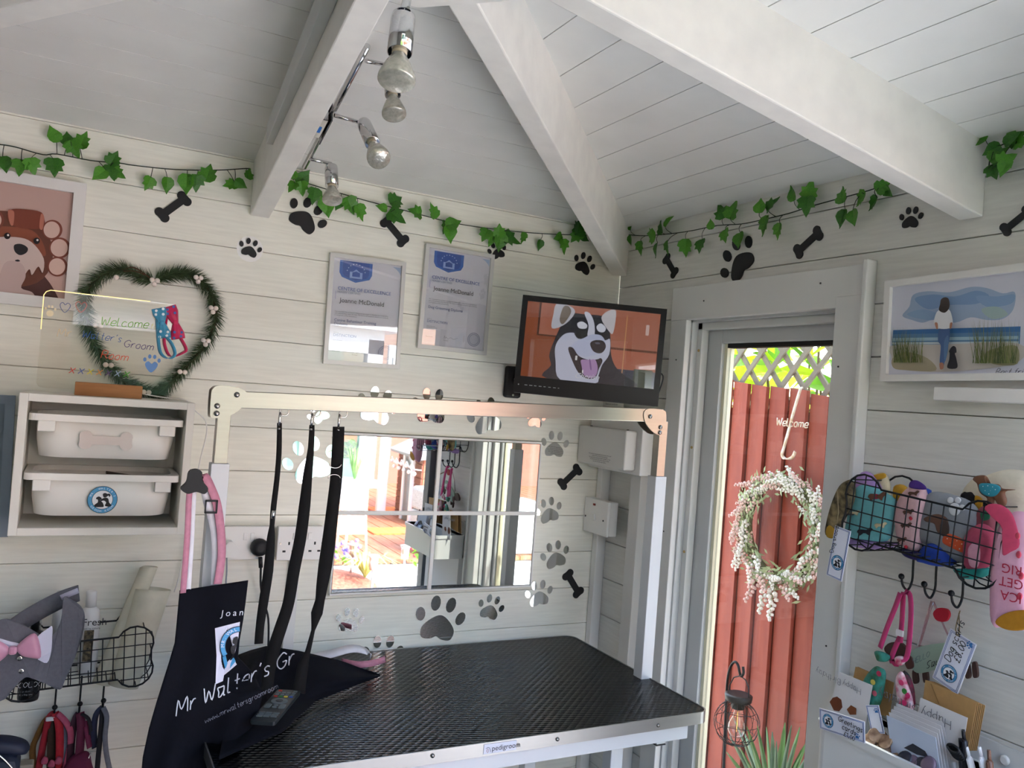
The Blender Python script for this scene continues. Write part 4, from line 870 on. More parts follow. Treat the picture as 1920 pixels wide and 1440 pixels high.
# --- two dog bow ties hung over the board edge
def bowtie(label, top, pin, low, loop, c1, c2, y):
    T_ = lambda p, d=0.: bw(p[0], p[1], y - d)
    t = thing('dog_bow_tie', label, 'bow tie', T_(pin), 'bow ties on the message board'); m1 = M('satin_' + c1[1:], c1, .35, var=.15, scale=40, sheen=.4); m2 = flat(c2)
    k = T_(pin)
    for q, nm in ((top, 1), (low, -1)):
        c = T_(q); ax = (c - k).normalized(); L_ = (c - k).length * 1.75; s = ax.cross(Y).normalized()
        def fn(a, b): # a along, b across
            wdt = .0065 + (.0155 - .0065) * min(1, a * 1.6); e = (b - .5) * 2; pz = .007 * math.sin(math.pi * min(1, a * .9 + .1)) * (1 - e * e) + .0012 * math.sin(e * 9) * (1 - a)
            return k + ax * (L_ * a) + s * (wdt * e) - Y * (pz + .002)
        part('bow_lobe', MB().grid(fn, 8, 10), m1, t, solid=.0015)
        for da, db in ((.55, .28), (.85, .7), (.62, .8), (.9, .2)):
            p = fn(da, db) - Y * .0013; part('dot', MB().lathe([(.0032, 0), (.0032, .0006)], p, -Y, None, 12), m2, t)
    part('knot', MB().box(k - Y * .004, (.011, .008, .012)), m1, t, bevel=.003)
    part('neck_strap', MB().ribbon(smooth_path([T_(p, d) for p, d in loop], 5), (X * .8 - Y * .6), .009, .0008), m1, t)
bowtie('pink dog bow tie with blue dots on the message board', (322, 588), (329, 606), (332, 623), [((312, 595), .0), ((308, 625), .004), ((309, 648), .006), ((320, 668), .004), ((345, 660), .006), ((348, 652), .006), ((336, 630), .002)], '#d81f5e', '#4a6cb4', sy - .004)
bowtie('blue dog bow tie with white dots on the message board', (300, 590), (304, 606), (306, 622), [((294, 588), .0), ((297, 640), .004), ((302, 663), .006), ((316, 672), .006), ((328, 664), .006), ((322, 645), .004), ((310, 630), .002)], '#3f9ec6', '#e8f2f6', sy - .012)
# --- heart shaped pine wreath
hp = [(287, 526), (262, 518), (235, 507), (208, 508), (178, 527), (160, 555), (160, 585), (167, 618), (180, 650), (200, 682), (228, 712), (262, 730), (292, 738), (310, 728), (330, 706), (352, 684), (378, 656), (396, 626), (405, 592), (398, 556), (382, 532), (360, 517), (335, 513), (310, 518), (290, 525)]
HP = smooth_path([bw(u, v, -.022) for u, v in hp], 8)
hw = thing('heart_wreath', 'heart shaped pine needle wreath with white berries', 'wreath', HP[96])
part('core', MB().tube(HP, .004, None, 6), M('wreath_twig', '#4a3a2a', .9), hw)
NED = [M('pine_needle_dark', '#34452c', .6), M('pine_needle_mid', '#516645', .6)]
mb = MB()
for k in range(7000):
    i = random.randrange(len(HP) - 2); p = HP[i].lerp(HP[i + 1], random.random()); tg = (HP[i + 1] - HP[i]).normalized() * (1 if i < 100 else -1); a = random.uniform(0, 6.283); n1 = Y.cross(tg).normalized()
    rad = n1 * math.cos(a) - Y * math.sin(a)
    if rad.y > .55: continue
    L_ = random.uniform(.02, .036); d = (tg * random.uniform(.5, 1.1) + rad).normalized(); s = d.cross(Y if random.random() < .7 else rad).normalized() * .0009; q = p + rad * .002
    mb.add([q - s, q + s, q + d * L_], [(0, 1, 2)], random.choice(NED))
part('needles', mb, None, hw, kind='stuff')
BER = M('white_berry', '#efe4dc', .4)
for u, v, n_ in ((218, 520, 1), (290, 528, 3), (372, 523, 3), (400, 580, 3), (386, 641, 3), (342, 700, 2), (183, 613, 2), (203, 687, 2), (274, 738, 2)):
    for k in range(n_):
        a = 2.1 * k + .5; p = bw(u, v, -.044) + (V((math.cos(a), 0, math.sin(a))) * .0068 if n_ > 1 else V((0, 0, 0))); part('berry', MB().ball(p, .0062, None, 10, 6), BER, hw)
part('twig', MB().tube(smooth_path([bw(230, 507, -.03), bw(246, 501, -.034), bw(262, 507, -.036), bw(280, 520, -.034), bw(290, 524, -.03)], 4), .0016, None, 5), M('wreath_twig_red', '#5e3f2e', .9), hw)
part('twig', MB().tube(smooth_path([bw(232, 509, -.033), bw(250, 508, -.036), bw(268, 514, -.036), bw(290, 526, -.03)], 4), .0014, None, 5), M('wreath_twig_red'), hw)
# ================================================================== TELEVISION
yl, yr = -.19, -.385
tTL, tTR, tBL = bw(982, 553, yl), bw(1252, 580, yr), bw(962, 735, yl)
xd = (tTR - tTL).normalized(); yv = tTL - tBL; yv = (yv - xd * yv.dot(xd)); TH = yv.length; yd = yv.normalized(); TW = (tTR - tTL).length; nn = xd.cross(yd).normalized(); o = tBL
TVB = M('black_gloss_plastic', '#060607', .3); TVM = M('black_matt_plastic', '#08090a', .5)
tv = thing('television', 'small black television showing a husky, fixed in the corner', 'television', o + xd * TW / 2)
part('cabinet', MB().prism(rrect(0, 0, TW, TH, .006), o - nn * .035, xd, yd, .032), TVM, tv, bevel=.003)
bz, bb_ = .016, .048
for x0, y0, x1, y1, nm in ((0, 0, TW, bb_, 'bezel'), (0, TH - bz, TW, TH, 'bezel'), (0, bb_, bz, TH - bz, 'bezel'), (TW - bz, bb_, TW, TH - bz, 'bezel')):
    part('bezel', MB().prism([(x0, y0), (x1, y0), (x1, y1), (x0, y1)], o - nn * .004, xd, yd, .008), TVB, tv, bevel=.0015)
def lit(h, e=1.): return M('screen_' + h[1:] + '_%d' % (e * 100), '#000000', .25, emit=.26 * e, ecol=h)
sw, shh = TW - 2 * bz, TH - bz - bb_; so_ = o + xd * bz + yd * bb_ - nn * .002
SS = lambda *p: [((x - 55) / 1370 * sw * 1.0, (1 - (y - 0)) * shh) for x, y in p]
def q(*p, sm=True): # screen fractions, y down
    r = [(x * sw, (1 - y) * shh) for x, y in p]; return sp2(r, 4) if sm else r
rc = lambda a, b, c, d: q((a, b), (c, b), (c, d), (a, d), sm=False)
scr = [(rc(0, 0, 1, 1), '#b06a52'), (rc(0, 0, .09, 1), '#96491c'), (rc(.09, 0, .105, .44), '#4a2410'), (rc(.09, .42, .30, .45), '#56301a'), (rc(0, .44, .3, 1), '#8f451c'), (rc(.64, .5, 1, .53), '#6a3a22'), (rc(.64, .53, 1, .78), '#b8694e'), (rc(.6, .78, 1, 1), '#3c3c4c'), (rc(.75, .05, .757, 1), '#d29a68'), (rc(.90, .16, .925, .3), '#d8b8b0'), (rc(.84, .76, .98, 1), '#3d4a38'),
    (q((.20, 1.0), (.22, .82), (.2, .66), (.26, .3), (.30, .12), (.45, .1), (.6, .12), (.64, .35), (.66, .6), (.7, .75), (.76, .84), (.85, 1.0)), '#1a1c28'),
    (q((.20, .33), (.20, .14), (.215, .0), (.30, 0), (.36, .08), (.30, .25)), '#c6c6d0'), (q((.25, .2), (.27, .03), (.31, .02), (.33, .1), (.28, .26)), '#7d7064'), (q((.56, .13), (.61, .02), (.665, .02), (.66, .3), (.63, .3)), '#d2cdd2'),
    (q((.30, 1.0), (.25, .75), (.24, .55), (.29, .40), (.36, .36), (.44, .40), (.52, .37), (.6, .42), (.64, .40), (.645, .6), (.6, .75), (.58, .9), (.56, 1.0)), '#c9cde2'),
    (q((.36, .25), (.4, .38), (.47, .42), (.46, .30), (.44, .16), (.36, .16)), '#161824'), (q((.37, .36), (.42, .33), (.46, .36), (.45, .42), (.40, .43)), '#12131c'), (q((.53, .34), (.6, .34), (.61, .40), (.56, .41)), '#12131c'),
    (q((.43, .08), (.47, .08), (.51, .2), (.52, .38), (.47, .38), (.47, .24)), '#d6d8e8'), (q((.385, .23), (.42, .2), (.46, .24), (.45, .29), (.40, .29)), '#e2e4f0'), (q((.53, .25), (.56, .2), (.6, .25), (.59, .31), (.55, .31)), '#dfe2f0'),
    (q((.44, .42), (.5, .36), (.57, .36), (.61, .45), (.6, .56), (.52, .64), (.44, .66), (.36, .58), (.38, .48)), '#bfc6e2'),
    (q((.495, .48), (.53, .43), (.59, .43), (.615, .50), (.595, .58), (.56, .60), (.52, .57)), '#14151c'), (q((.53, .46), (.56, .455), (.57, .475), (.54, .48)), '#5a6070'),
    (q((.335, .58), (.37, .56), (.42, .66), (.5, .70), (.56, .68), (.585, .66), (.6, .7), (.58, .8), (.56, .92), (.5, .95), (.44, .9), (.39, .78)), '#1b141c'), (q((.44, .71), (.5, .70), (.545, .69), (.57, .80), (.56, .9), (.52, .94), (.47, .90), (.45, .8)), '#b48fc0'), (q((.5, .70), (.51, .70), (.525, .82), (.515, .82)), '#86609a'), (rc(.395, .66, .41, .72), '#e8e8ea'), (rc(.455, .84, .465, .88), '#ece8f0')]
mb = MB()
for i, (pts, c) in enumerate(scr): mb.prism([(min(max(a, 0), sw), min(max(b, 0), shh)) for a, b in pts], so_ + nn * (.00006 * i), xd, yd, .0001, lit(c))
text_mb(mb, 'Cherish', so_ + xd * (sw * .40) + yd * (shh * .045) + nn * .002, xd, yd, .022, lit('#d8d8e0'), shear=.4, th=.0006)
part('screen', mb, None, tv)
part('screen_glass', MB().prism([(0, 0), (sw, 0), (sw, shh), (0, shh)], so_ + nn * .0032, xd, yd, .0008), glassmat('screen_glass', '#ffffff', .035, .01), tv)
mb = MB()
for k, wdt in enumerate((.008, .009, .007, .008, .006, .007, .008, .004)): mb.prism([(.03 + k * .0135, .0225), (.03 + k * .0135 + wdt, .0225), (.03 + k * .0135 + wdt, .0245), (.03 + k * .0135, .0245)], o + nn * .0042, xd, yd, .0002)
mb.prism(ell(.013, .0235, .002, .002, 0, 10), o + nn * .0042, xd, yd, .0002); part('button_marks', mb, flat('#9a9c9e'), tv)
p0 = bw(975, 700, -.002); 
br = part('wall_bracket', MB().bb((bw(948, 720, -.02).x, -.018, bw(960, 746, -.02).z), (bw(980, 720, -.02).x, -.001, bw(960, 686, -.02).z)), TVM, tv, bevel=.008)
part('bracket_arm', MB().tube([bw(968, 715, -.015), bw(985, 705, -.1), o + xd * TW * .3 + yd * TH * .5 - nn * .04], .012, None, 8), TVM, tv)
for u, v in ((962, 741), (966, 731)): part('bolt', MB().cyl(bw(u, v, -.018), bw(u, v, -.022), .0035, None, 10), M('brushed_steel'), tv)
part('cable', MB().tube(smooth_path([o + xd * (TW - .01) + yd * .1 - nn * .03, o + xd * (TW + .012) + yd * .09 - nn * .03, o + xd * (TW + .008) + yd * .05 - nn * .04, o + xd * (TW - .005) + yd * .01 - nn * .05], 4), .0022, None, 6), BLACK, tv)
# ================================================================== ELECTRICS IN THE CORNER
def rbox(u, v, x): return rw(u, v, x)
cu = thing('consumer_unit', 'white fuse box with a printed notice on its lid, below the television', 'fuse box', (-.05, -.1, 1.4))
ux = -.118; uz0, uz1 = rbox(1092, 868, ux).z, rbox(1096, 798, ux).z; uy1 = rbox(1172, 840, ux).y
uy0 = -.004
part('body', MB().bb((-.075, uy0, uz0 - .012), (-.001, uy1 - .022, uz1 + .06)), PLASW, cu, bevel=.003)
part('lid', MB().bb((ux, uy0, uz0), (-.075, uy1, uz1)), PLASG, cu, bevel=.005)
mb = MB(); L_ = -(uy1 - uy0)
for k, s in enumerate(('This installation, protects against electric shock when used', 'switches off in the event of an earth fault', 'Test quarterly by pressing the button marked T or Test', 'The device should switch off the supply. If it does', 'not switch off, seek expert advice')):
    text_mb(mb, s, V((ux - .0006, uy0 - L_ * .5, uz0 + .034 - .0056 * k)), -Y, Z, .0052, flat('#333333'), align='CENTER', th=.0002)
part('notice_text', mb, None, cu)
for y in (uy0 - .04, uy1 + .02): part('lid_screw', MB().cyl((ux + .02, y, uz1), (ux + .02, y, uz1 + .002), .004, None, 10), SCREW, cu)
nz0 = rw(1110, 769, -.03).z
nt_ = thing('paper_notice', 'printed paper notice under the television', 'notice', (-.03, -.06, nz0))
part('sheet', MB().bb((-.034, -.006, nz0), (-.032, rw(1170, 760, -.033).y, nz0 + .05)), flat('#e8e6e0'), nt_)
mb = MB()
for k, s in enumerate(('EMERGENCY CONTACT', 'Electrical certificate', 'Date of next inspection')): text_mb(mb, s, V((-.0342, -.02, nz0 + .034 - .012 * k)), -Y, Z, .0085, flat('#444444'), th=.0002)
part('lettering', mb, None, nt_)
tk = thing('cable_trunking', 'white trunking running down the corner from the fuse box', 'trunking', (-.015, -.02, 0))
part('trunk', MB().bb((-.035, -.004, .3), (-.001, -.03, uz0 - .012)), PLASW, tk, bevel=.002)
sx = -.075; s0, s1 = rbox(1101, 996, sx), rbox(1140, 950, sx)
sw_ = thing('fused_switch', 'white fused switch with a red lamp on the corner trunking', 'switch', (-.05, -.04, s0.z))
part('back_box', MB().bb((-.066, -.004, s0.z), (-.0355, s1.y, s1.z + .012)), PLASG, sw_, bevel=.003)
part('face_plate', MB().bb((sx, -.003, s0.z - .001), (-.066, s1.y - .001, s1.z + .013)), PLASW, sw_, bevel=.002)
W__ = -s1.y
part('rocker', MB().box((sx - .002, -W__ * .45, (s0.z + s1.z) / 2 + .003), (.006, .014, .022)), PLASW, sw_, bevel=.002)
part('lamp', MB().box((sx - .001, -W__ * .45, s1.z - .004), (.004, .01, .006)), M('red_lamp', '#8c1e1c', .3), sw_)
for y in (-W__ * .1, -W__ * .85): part('screw', MB().cyl((sx - .001, y, (s0.z + s1.z) / 2), (sx + .001, y, (s0.z + s1.z) / 2), .003, None, 8), SCREW, sw_)
byA, byB = rw(1204, 889).y, rw(1218, 889).y
single('wall_batten', 'white upright batten on the right wall behind the table post', 'batten', MB().bb((-.045, byA - .004, .2), (-.001, byA - .055, uz0 - .014)), PLASG, bevel=.002)
# ================================================================== MIRROR
mx0, mx1, mz0, mz1 = -.893, -.262, .975, 1.416
mr = thing('window_mirror', 'white framed four pane mirror behind the table', 'mirror', ((mx0 + mx1) / 2, -.01, mz0))
mmx, mmz = -.601, bw(825, 961).z
MF_ = M('white_mirror_frame', '#e6e5e1', .4)
for a, b, c, d in ((mx0, mmx, mz0, mmz), (mmx, mx1, mz0, mmz), (mx0, mmx, mmz, mz1), (mmx, mx1, mmz, mz1)):
    part('pane', MB().bb((a + .002, -.012, c + .002), (b - .002, -.004, d - .002)), MIRR, mr)
for a, b, c, d in ((mx0 - .004, mx1 + .004, mz0 - .006, mz0), (mx0 - .004, mx1 + .004, mz1, mz1 + .006), (mx0 - .005, mx0, mz0, mz1), (mx1, mx1 + .005, mz0, mz1)):
    part('frame_side', MB().bb((a, -.015, c), (b, -.002, d)), MF_, mr, bevel=.001)
part('glazing_bar', MB().bb((mmx - .006, -.016, mz0), (mmx + .006, -.002, mz1)), MF_, mr, bevel=.002)
part('glazing_bar', MB().bb((mx0, -.0155, mmz - .006), (mx1, -.002, mmz + .006)), MF_, mr, bevel=.002)
# ================================================================== GROOMING TABLE
TZ, TX0, TX1, TY0, TY1 = .815, -1.275, -.108, -.035, -.688
ALU = M('satin_aluminium', '#a2a3a1', .38, .9, var=.05, scale=8, stretch=(.5, 8, 8)); STEEL = M('brushed_steel_bar', '#aaa69c', .28, 1., var=.06, scale=6, stretch=(1, 20, 20))
LGREY = M('pale_grey_powder_coat', '#cfd2d4', .4)
def matmat():
    m = M('black_textured_mat', '#050607', .26, spec=.3); n = m.node_tree; b = n.nodes['Principled BSDF']; tc = n.nodes.new('ShaderNodeTexCoord'); mp = n.nodes.new('ShaderNodeMapping')
    mp.inputs['Scale'].default_value = (50, 100, 1); mp.inputs['Rotation'].default_value = (0, 0, .5); vo = n.nodes.new('ShaderNodeTexVoronoi'); vo.voronoi_dimensions = '2D'; vo.inputs['Scale'].default_value = 1.; vo.inputs['Randomness'].default_value = .0
    bp = n.nodes.new('ShaderNodeBump'); bp.inputs['Strength'].default_value = 1.; bp.inputs['Distance'].default_value = .0025; bp.invert = True
    n.links.new(tc.outputs['Object'], mp.inputs[0]); n.links.new(mp.outputs[0], vo.inputs['Vector']); n.links.new(vo.outputs['Distance'], bp.inputs['Height']); n.links.new(bp.outputs[0], b.inputs['Normal']); return m
tb = thing('grooming_table', 'black topped grooming table with an aluminium rim and overhead rail', 'table', ((TX0 + TX1) / 2, (TY0 + TY1) / 2, 0))
part('tabletop', MB().prism(rrect(TX0 + .003, TY1 + .003, TX1 - .003, TY0 - .003, .03), (0, 0, TZ - .02), X, Y, .02), matmat(), tb)
ro, ri = rrect(TX0, TY1, TX1, TY0, .032), rrect(TX0 + .003, TY1 + .003, TX1 - .003, TY0 - .003, .03); n_ = len(ro)
vs = [V((x, y, z)) for z in (TZ - .027, TZ + .0015) for lst in (ro, ri) for x, y in lst]; fs = []
for k in range(n_):
    j = (k + 1) % n_; fs += [(k, n_ + k, n_ + j, j), (2 * n_ + k, 2 * n_ + j, 3 * n_ + j, 3 * n_ + k), (k, j, 2 * n_ + j, 2 * n_ + k), (n_ + k, 3 * n_ + k, 3 * n_ + j, n_ + j)]
part('rim', MB().add(vs, fs), ALU, tb)
for u, v in ((811, 1417), (1045, 1386), (1234, 1360)):
    p = bw(u, v, TY1 - .0005); part('rivet', MB().lathe([(.0048, 0), (.004, .0025), (.001, .0035)], p, -Y, None, 12), M('dark_steel', '#8a8a88', .25, 1.), tb)
part('front_rail', MB().bb((TX0 + .06, TY1 + .05, TZ - .068), (TX1 - .052, TY1 + .02, TZ - .027)), LGREY, tb, bevel=.002)
part('back_rail', MB().bb((TX0 + .06, TY0 - .05, TZ - .068), (TX1 - .052, TY0 - .02, TZ - .027)), LGREY, tb, bevel=.002)
part('side_rail', MB().bb((TX1 - .082, TY1 + .05, TZ - .068), (TX1 - .052, TY0 - .05, TZ - .027)), LGREY, tb, bevel=.002)
part('side_rail', MB().bb((TX0 + .06, TY1 + .05, TZ - .068), (TX0 + .09, TY0 - .05, TZ - .027)), LGREY, tb, bevel=.002)
st = part('end_stub', MB().bb((TX1 - .085, TY1 + .12, TZ - .11), (TX1 - .058, TY1 + .095, TZ - .068)), LGREY, tb, bevel=.002)
part('end_cap', MB().bb((TX1 - .086, TY1 + .121, TZ - .113), (TX1 - .057, TY1 + .094, TZ - .11)), BLACK, st)
for x in (TX0 + .15, TX1 - .2):
    for y in (TY1 + .12, TY0 - .12): part('leg', MB().bb((x - .018, y - .018, 0), (x + .018, y + .018, TZ - .05)), LGREY, tb, bevel=.002)
part('maker_badge', MB().bb((bw(907, 1400, TY1).x, TY1 - .0012, bw(907, 1414, TY1).z), (bw(968, 1395, TY1).x, TY1 - .0003, bw(930, 1393, TY1).z)), flat('#c6cbd8', .35), tb)
mb = MB(); p = bw(922, 1408, TY1 - .0014); text_mb(mb, 'pedigroom', p, X, Z, .0158, flat('#15171c')); p = bw(915, 1406, TY1 - .0015)
mb.tube([p + V((a * .006, 0, b * .006)) for a, b in ((-.9, .5), (-.2, .9), (.5, .7), (1, -.2), (1.1, -.9))], .0004, flat('#15171c'), 4); mb.tube([p + V((a * .006, 0, b * .006)) for a, b in ((-.2, .6), (-.5, -.4), (-.1, -1.1), (.3, -.5), (.2, .3))], .0004, flat('#a0442e'), 4)
part('badge_lettering', mb, None, tb)
# overhead arm
AY = -.425; lx, rx = -1.289, -.121; zsl = 1.368
def post(x, zt, lab):
    part('post_sleeve', MB().bb((x - .0185, AY - .0185, TZ - .09), (x + .0185, AY + .0185, zsl)), LGREY, tb, bevel=.0015)
    part('post', MB().bb((x - .0135, AY - .0135, zsl), (x + .0135, AY + .0135, zt)), STEEL, tb, bevel=.001)
post(lx + .012, 1.50, ''); post(rx, 1.52, '')
za, zb = bw(470, 750, AY).z, bw(1210, 778, AY).z
def rail_z(x): return za + (zb - za) * (x - bw(470, 750, AY).x) / (bw(1210, 778, AY).x - bw(470, 750, AY).x)
r0, r1 = V((lx + .02, AY, rail_z(lx + .02))), V((rx - .005, AY, rail_z(rx - .005))); t_ = (r1 - r0).normalized()
part('overhead_rail', MB().box((r0 + r1) / 2, ((r1 - r0).length, .03, .036), None, (t_, Y, t_.cross(Y))), STEEL, tb, bevel=.0015)
for pts, bolts in (([(396, 737), (400, 728), (410, 723), (436, 725), (455, 730), (464, 739), (462, 750), (454, 763), (440, 775), (420, 782), (400, 784), (394, 778)], [(444, 740), (407, 761), (406, 775)]),
                   ([(1207, 775), (1212, 768), (1222, 766), (1243, 769), (1249, 777), (1247, 810), (1243, 816), (1230, 814), (1217, 803), (1209, 790)], [(1219, 781), (1238, 801), (1237, 811)])):
    yy = AY - .0165; mb = MB(); P2 = [bw(u, v, yy) for u, v in pts]
    for off in (0, .036):
        mb.prism(sp2([(p.x, p.z) for p in P2], 3), (0, yy + off + .003, 0), X, Z, .004)
    pl_ = part('corner_plate', mb, STEEL, tb, bevel=.0008)
    for u, v in bolts: p = bw(u, v, yy - .001); part('bolt', MB().lathe([(.006, 0), (.006, .002), (.0035, .0035), (.001, .004)], p, -Y, None, 10), M('dark_steel'), pl_)
# black clamp knob on the left post
kp = bw(364, 902, AY - .045)
kn = part('clamp_knob', MB().prism(sp2([(.0, .026), (.012, .02), (.013, .004), (.026, -.012), (.02, -.024), (.004, -.02), (-.012, -.024), (-.026, -.014), (-.016, .0), (-.013, .02)], 4), kp, X, Z, .016), BLACK, tb, bevel=.003)
part('knob_screw', MB().cyl(kp + Y * .001, V((lx + .012, AY, kp.z)), .005, None, 8), M('dark_steel'), kn)
# ================================================================== STRAPS ON THE RAIL
STRAP = M('black_webbing', '#050506', .9, var=.2, scale=120, bump=.4)
def noose(label, hook, pts, widths, dring=False):
    t = thing('grooming_noose', label, 'strap', bw(hook[0], hook[1], AY), 'nooses on the overhead rail')
    h = bw(hook[0], hook[1], AY); zr_ = rail_z(h.x) - .018; CH = M('chrome', '#e2e0dc', .12, 1.)
    part('hook_ring', MB().tube([V((h.x + .009 + .0095 * math.cos(a), AY, zr_ - .004 + .0095 * math.sin(a))) for a in (math.radians(200 - 20 * k) for k in range(18))], .0017, None, 6), CH, t)
    part('snap_hook', MB().tube([V((h.x, AY, zr_ - .006)), V((h.x, AY, zr_ - .02)), V((h.x, AY, zr_ - .036))], [.002, .0034, .0026], None, 8), CH, t)
    part('swivel', MB().ball((h.x, AY, zr_ - .042), (.0042, .0042, .004)), M('dark_steel'), t)
    if dring: part('d_ring', MB().tube([V((h.x + a * .013, AY, zr_ - .052 + b * .01)) for a, b in ((-1, -.8), (-.7, .3), (0, 1), (.7, .3), (1, -.8))], .0014, None, 6, True), CH, t)
    P = smooth_path([bw(*p) for p in pts], 5); n_ = len(P); ww = []
    for i in range(n_):
        f = i / (n_ - 1) * (len(widths) - 1); k = min(int(f), len(widths) - 2); ww.append(widths[k] + (widths[k + 1] - widths[k]) * (f - k))
    part('webbing', MB().ribbon(P, X, ww, .003), STRAP, t); return t, CH
t, CH = noose('left narrow black grooming noose hanging from the rail', (526, 765), [(524, 793, AY), (523, 850, AY), (519, 900, AY), (513, 950, AY), (510, 985, AY), (508, 1010, AY), (503, 1070, AY), (494, 1130, AY), (488, 1170, AY), (485, 1207, AY)], [.01, .011, .011, .012, .01, .017, .021, .02, .018, .018])
part('slide_clip', MB().cyl(bw(513, 957, AY - .004), bw(511, 972, AY - .004), .004, None, 10), CH, t)
noose('middle black grooming noose trailing onto the apron', (586, 768), [(585, 797, AY), (583, 840, AY), (577, 890, AY), (571, 950, AY), (563, 1010, AY), (551, 1070, AY), (541, 1130, AY), (527, 1175, AY), (514, 1215, -.42), (504, 1260, -.42), (500, 1300, -.44)], [.011, .013, .02, .025, .026, .026, .025, .027, .028, .027, .024])
t, CH = noose('right wide black grooming noose with steel rings', (637, 770), [(635, 800, AY), (633, 850, AY), (630, 900, AY), (623, 960, AY), (617, 1010, AY), (610, 1060, AY), (604, 1098, AY), (600, 1125, AY), (594, 1150, AY), (587, 1182, AY), (577, 1222, -.42), (568, 1250, -.42), (560, 1300, -.44)], [.026, .027, .027, .028, .03, .031, .026, .021, .026, .008, .012, .024, .028], True)
for u, v in ((628, 870), (626, 897)): part('loop_ring', MB().tube([bw(u, v, AY - .003) + V((.014 * math.cos(a), -.002, .009 * math.sin(a))) for a in (math.pi + math.pi * k / 10 if v == 870 else math.pi * k / 10 for k in range(11))], .0011, None, 5), CH, t)
# ================================================================== APRON
NAVY = M('navy_canvas', '#090b15', .9, var=.25, scale=90, bump=.25, spec=.25); PINK = M('pink_webbing', '#c9879b', .7, var=.15, scale=80); WHT = M('white_cotton', '#e6e4ea', .8, var=.08, scale=50)
ap = thing('apron', 'navy apron with pink straps hung from the knob and trailing over the table', 'apron', bw(390, 1200, -.5))
def yA(u, v):
    k = (v - 1095) / 345; y0 = -.472 - .06 * k + .009 * k * math.sin((u + .35 * v) / 15) + .004 * math.sin((u - 330) / 22)
    w_ = min(max((u - 395) / 70, 0), 1) * min(max((v - 1222) / 60, 0), 1); w_ = w_ * w_ * (3 - 2 * w_)
    return y0 + (max(y0, lv(u, max(v, 1150), .905).y) - y0) * w_
rowsA = [(1090, (337, 1107), (465, 1088)), (0, (334, 1140), (461, 1122)), (0, (331, 1175), (456, 1160)), (0, (328, 1205), (449, 1200)), (0, (318, 1240), (446, 1232)), (0, (307, 1275), (475, 1262)), (0, (293, 1320), (492, 1300)), (0, (280, 1365), (482, 1350)), (0, (268, 1420), (425, 1418)), (0, (262, 1480), (400, 1490)), (0, (262, 1560), (395, 1570))]
def fA(a, b):
    f = b * (len(rowsA) - 1); k = min(int(f), len(rowsA) - 2); q = f - k
    L = [rowsA[k][1][i] * (1 - q) + rowsA[k + 1][1][i] * q for i in (0, 1)]; R = [rowsA[k][2][i] * (1 - q) + rowsA[k + 1][2][i] * q for i in (0, 1)]
    u, v = L[0] * (1 - a) + R[0] * a, L[1] * (1 - a) + R[1] * a; return bw(u, v, yA(u, v))
part('bib', MB().grid(fA, 40, 60), NAVY, ap, solid=.003)
def lift(u0, v0): # turn pixel offsets into points lying on the bib
    return lambda x, y, d=.0035: bw(u0 + x, v0 - y, yA(u0 + x, v0 - y) - d)
def onbib(name, mb, mat): part(name, mb, mat, ap)
def px_mb(build, d=.0035):
    m2 = MB(); build(m2); m2.v = [bw(p.x, -p.y, yA(p.x, -p.y) - d - p.z * .0005) for p in m2.v]; return m2
onbib('name_print', px_mb(lambda m: text_mb(m, 'Joan', V((414, -1156, 0)), V((1, .06, 0)), V((.06, 1, 0)), 17, None, shear=.1, space=1.5)), flat('#dfe2ea'))
onbib('script_print', px_mb(lambda m: hand(m, "Mr Walter's Gr", V((330, -1343, 0)), V((.93, .42, 0)).normalized(), V((-.25, 1, 0)).normalized(), 26, None, .09, .35, .3)), flat('#d6d9e2'))
onbib('web_print', px_mb(lambda m: hand(m, 'www.mrwaltersgroomroom', V((385, -1356, 0)), V((.93, .45, 0)).normalized(), V((-.3, 1, 0)).normalized(), 9, None, .09, .1, .3)), flat('#8a8d9a'))
onbib('logo_patch', px_mb(lambda m: m.prism([(403, -1178), (426, -1172), (450, -1166), (447, -1195), (441, -1222), (438, -1232), (444, -1246), (430, -1258), (420, -1266), (418, -1277), (404, -1283), (406, -1230)], (0, 0, 0), X, Y, .1)), M('white_patch', '#dcdcec', .8))
def ringpts(r0, r1, a0, a1, cx, cy, n=14): return [(cx + r1 * math.cos(math.radians(a0 + (a1 - a0) * k / n)), cy + r1 * math.sin(math.radians(a0 + (a1 - a0) * k / n))) for k in range(n + 1)] + [(cx + r0 * math.cos(math.radians(a1 + (a0 - a1) * k / n)), cy + r0 * math.sin(math.radians(a1 + (a0 - a1) * k / n))) for k in range(n + 1)]
onbib('logo_ring_edge', px_mb(lambda m: m.prism(ringpts(27, 38, 90, 212, 450, -1212) + [], (0, 0, 0), X, Y, .1), .0045), flat('#1d2c40'))
onbib('logo_ring', px_mb(lambda m: m.prism(ringpts(28.2, 36.6, 91, 211, 450, -1212), (0, 0, 0), X, Y, .1), .0052), flat('#4d9fd2'))
def lets(m):
    for k, ch in enumerate('MR.WAL'):
        a = math.radians(184 - 15 * k); text_mb(m, ch, V((450 + 29.5 * math.cos(a), -1212 + 29.5 * math.sin(a), 0)), V((math.sin(a), -math.cos(a), 0)), V((math.cos(a), math.sin(a), 0)), 9, None)
onbib('logo_lettering', px_mb(lets, .006), flat('#eef2f6'))
onbib('logo_figure', px_mb(lambda m: m.prism(sp2([(446, -1194), (439, -1196), (436, -1205), (440, -1209), (433, -1213), (433, -1224), (436, -1228), (431, -1238), (438, -1234), (441, -1220), (445, -1205)], 3), (0, 0, 0), X, Y, .1), .0052), flat('#15161c'))
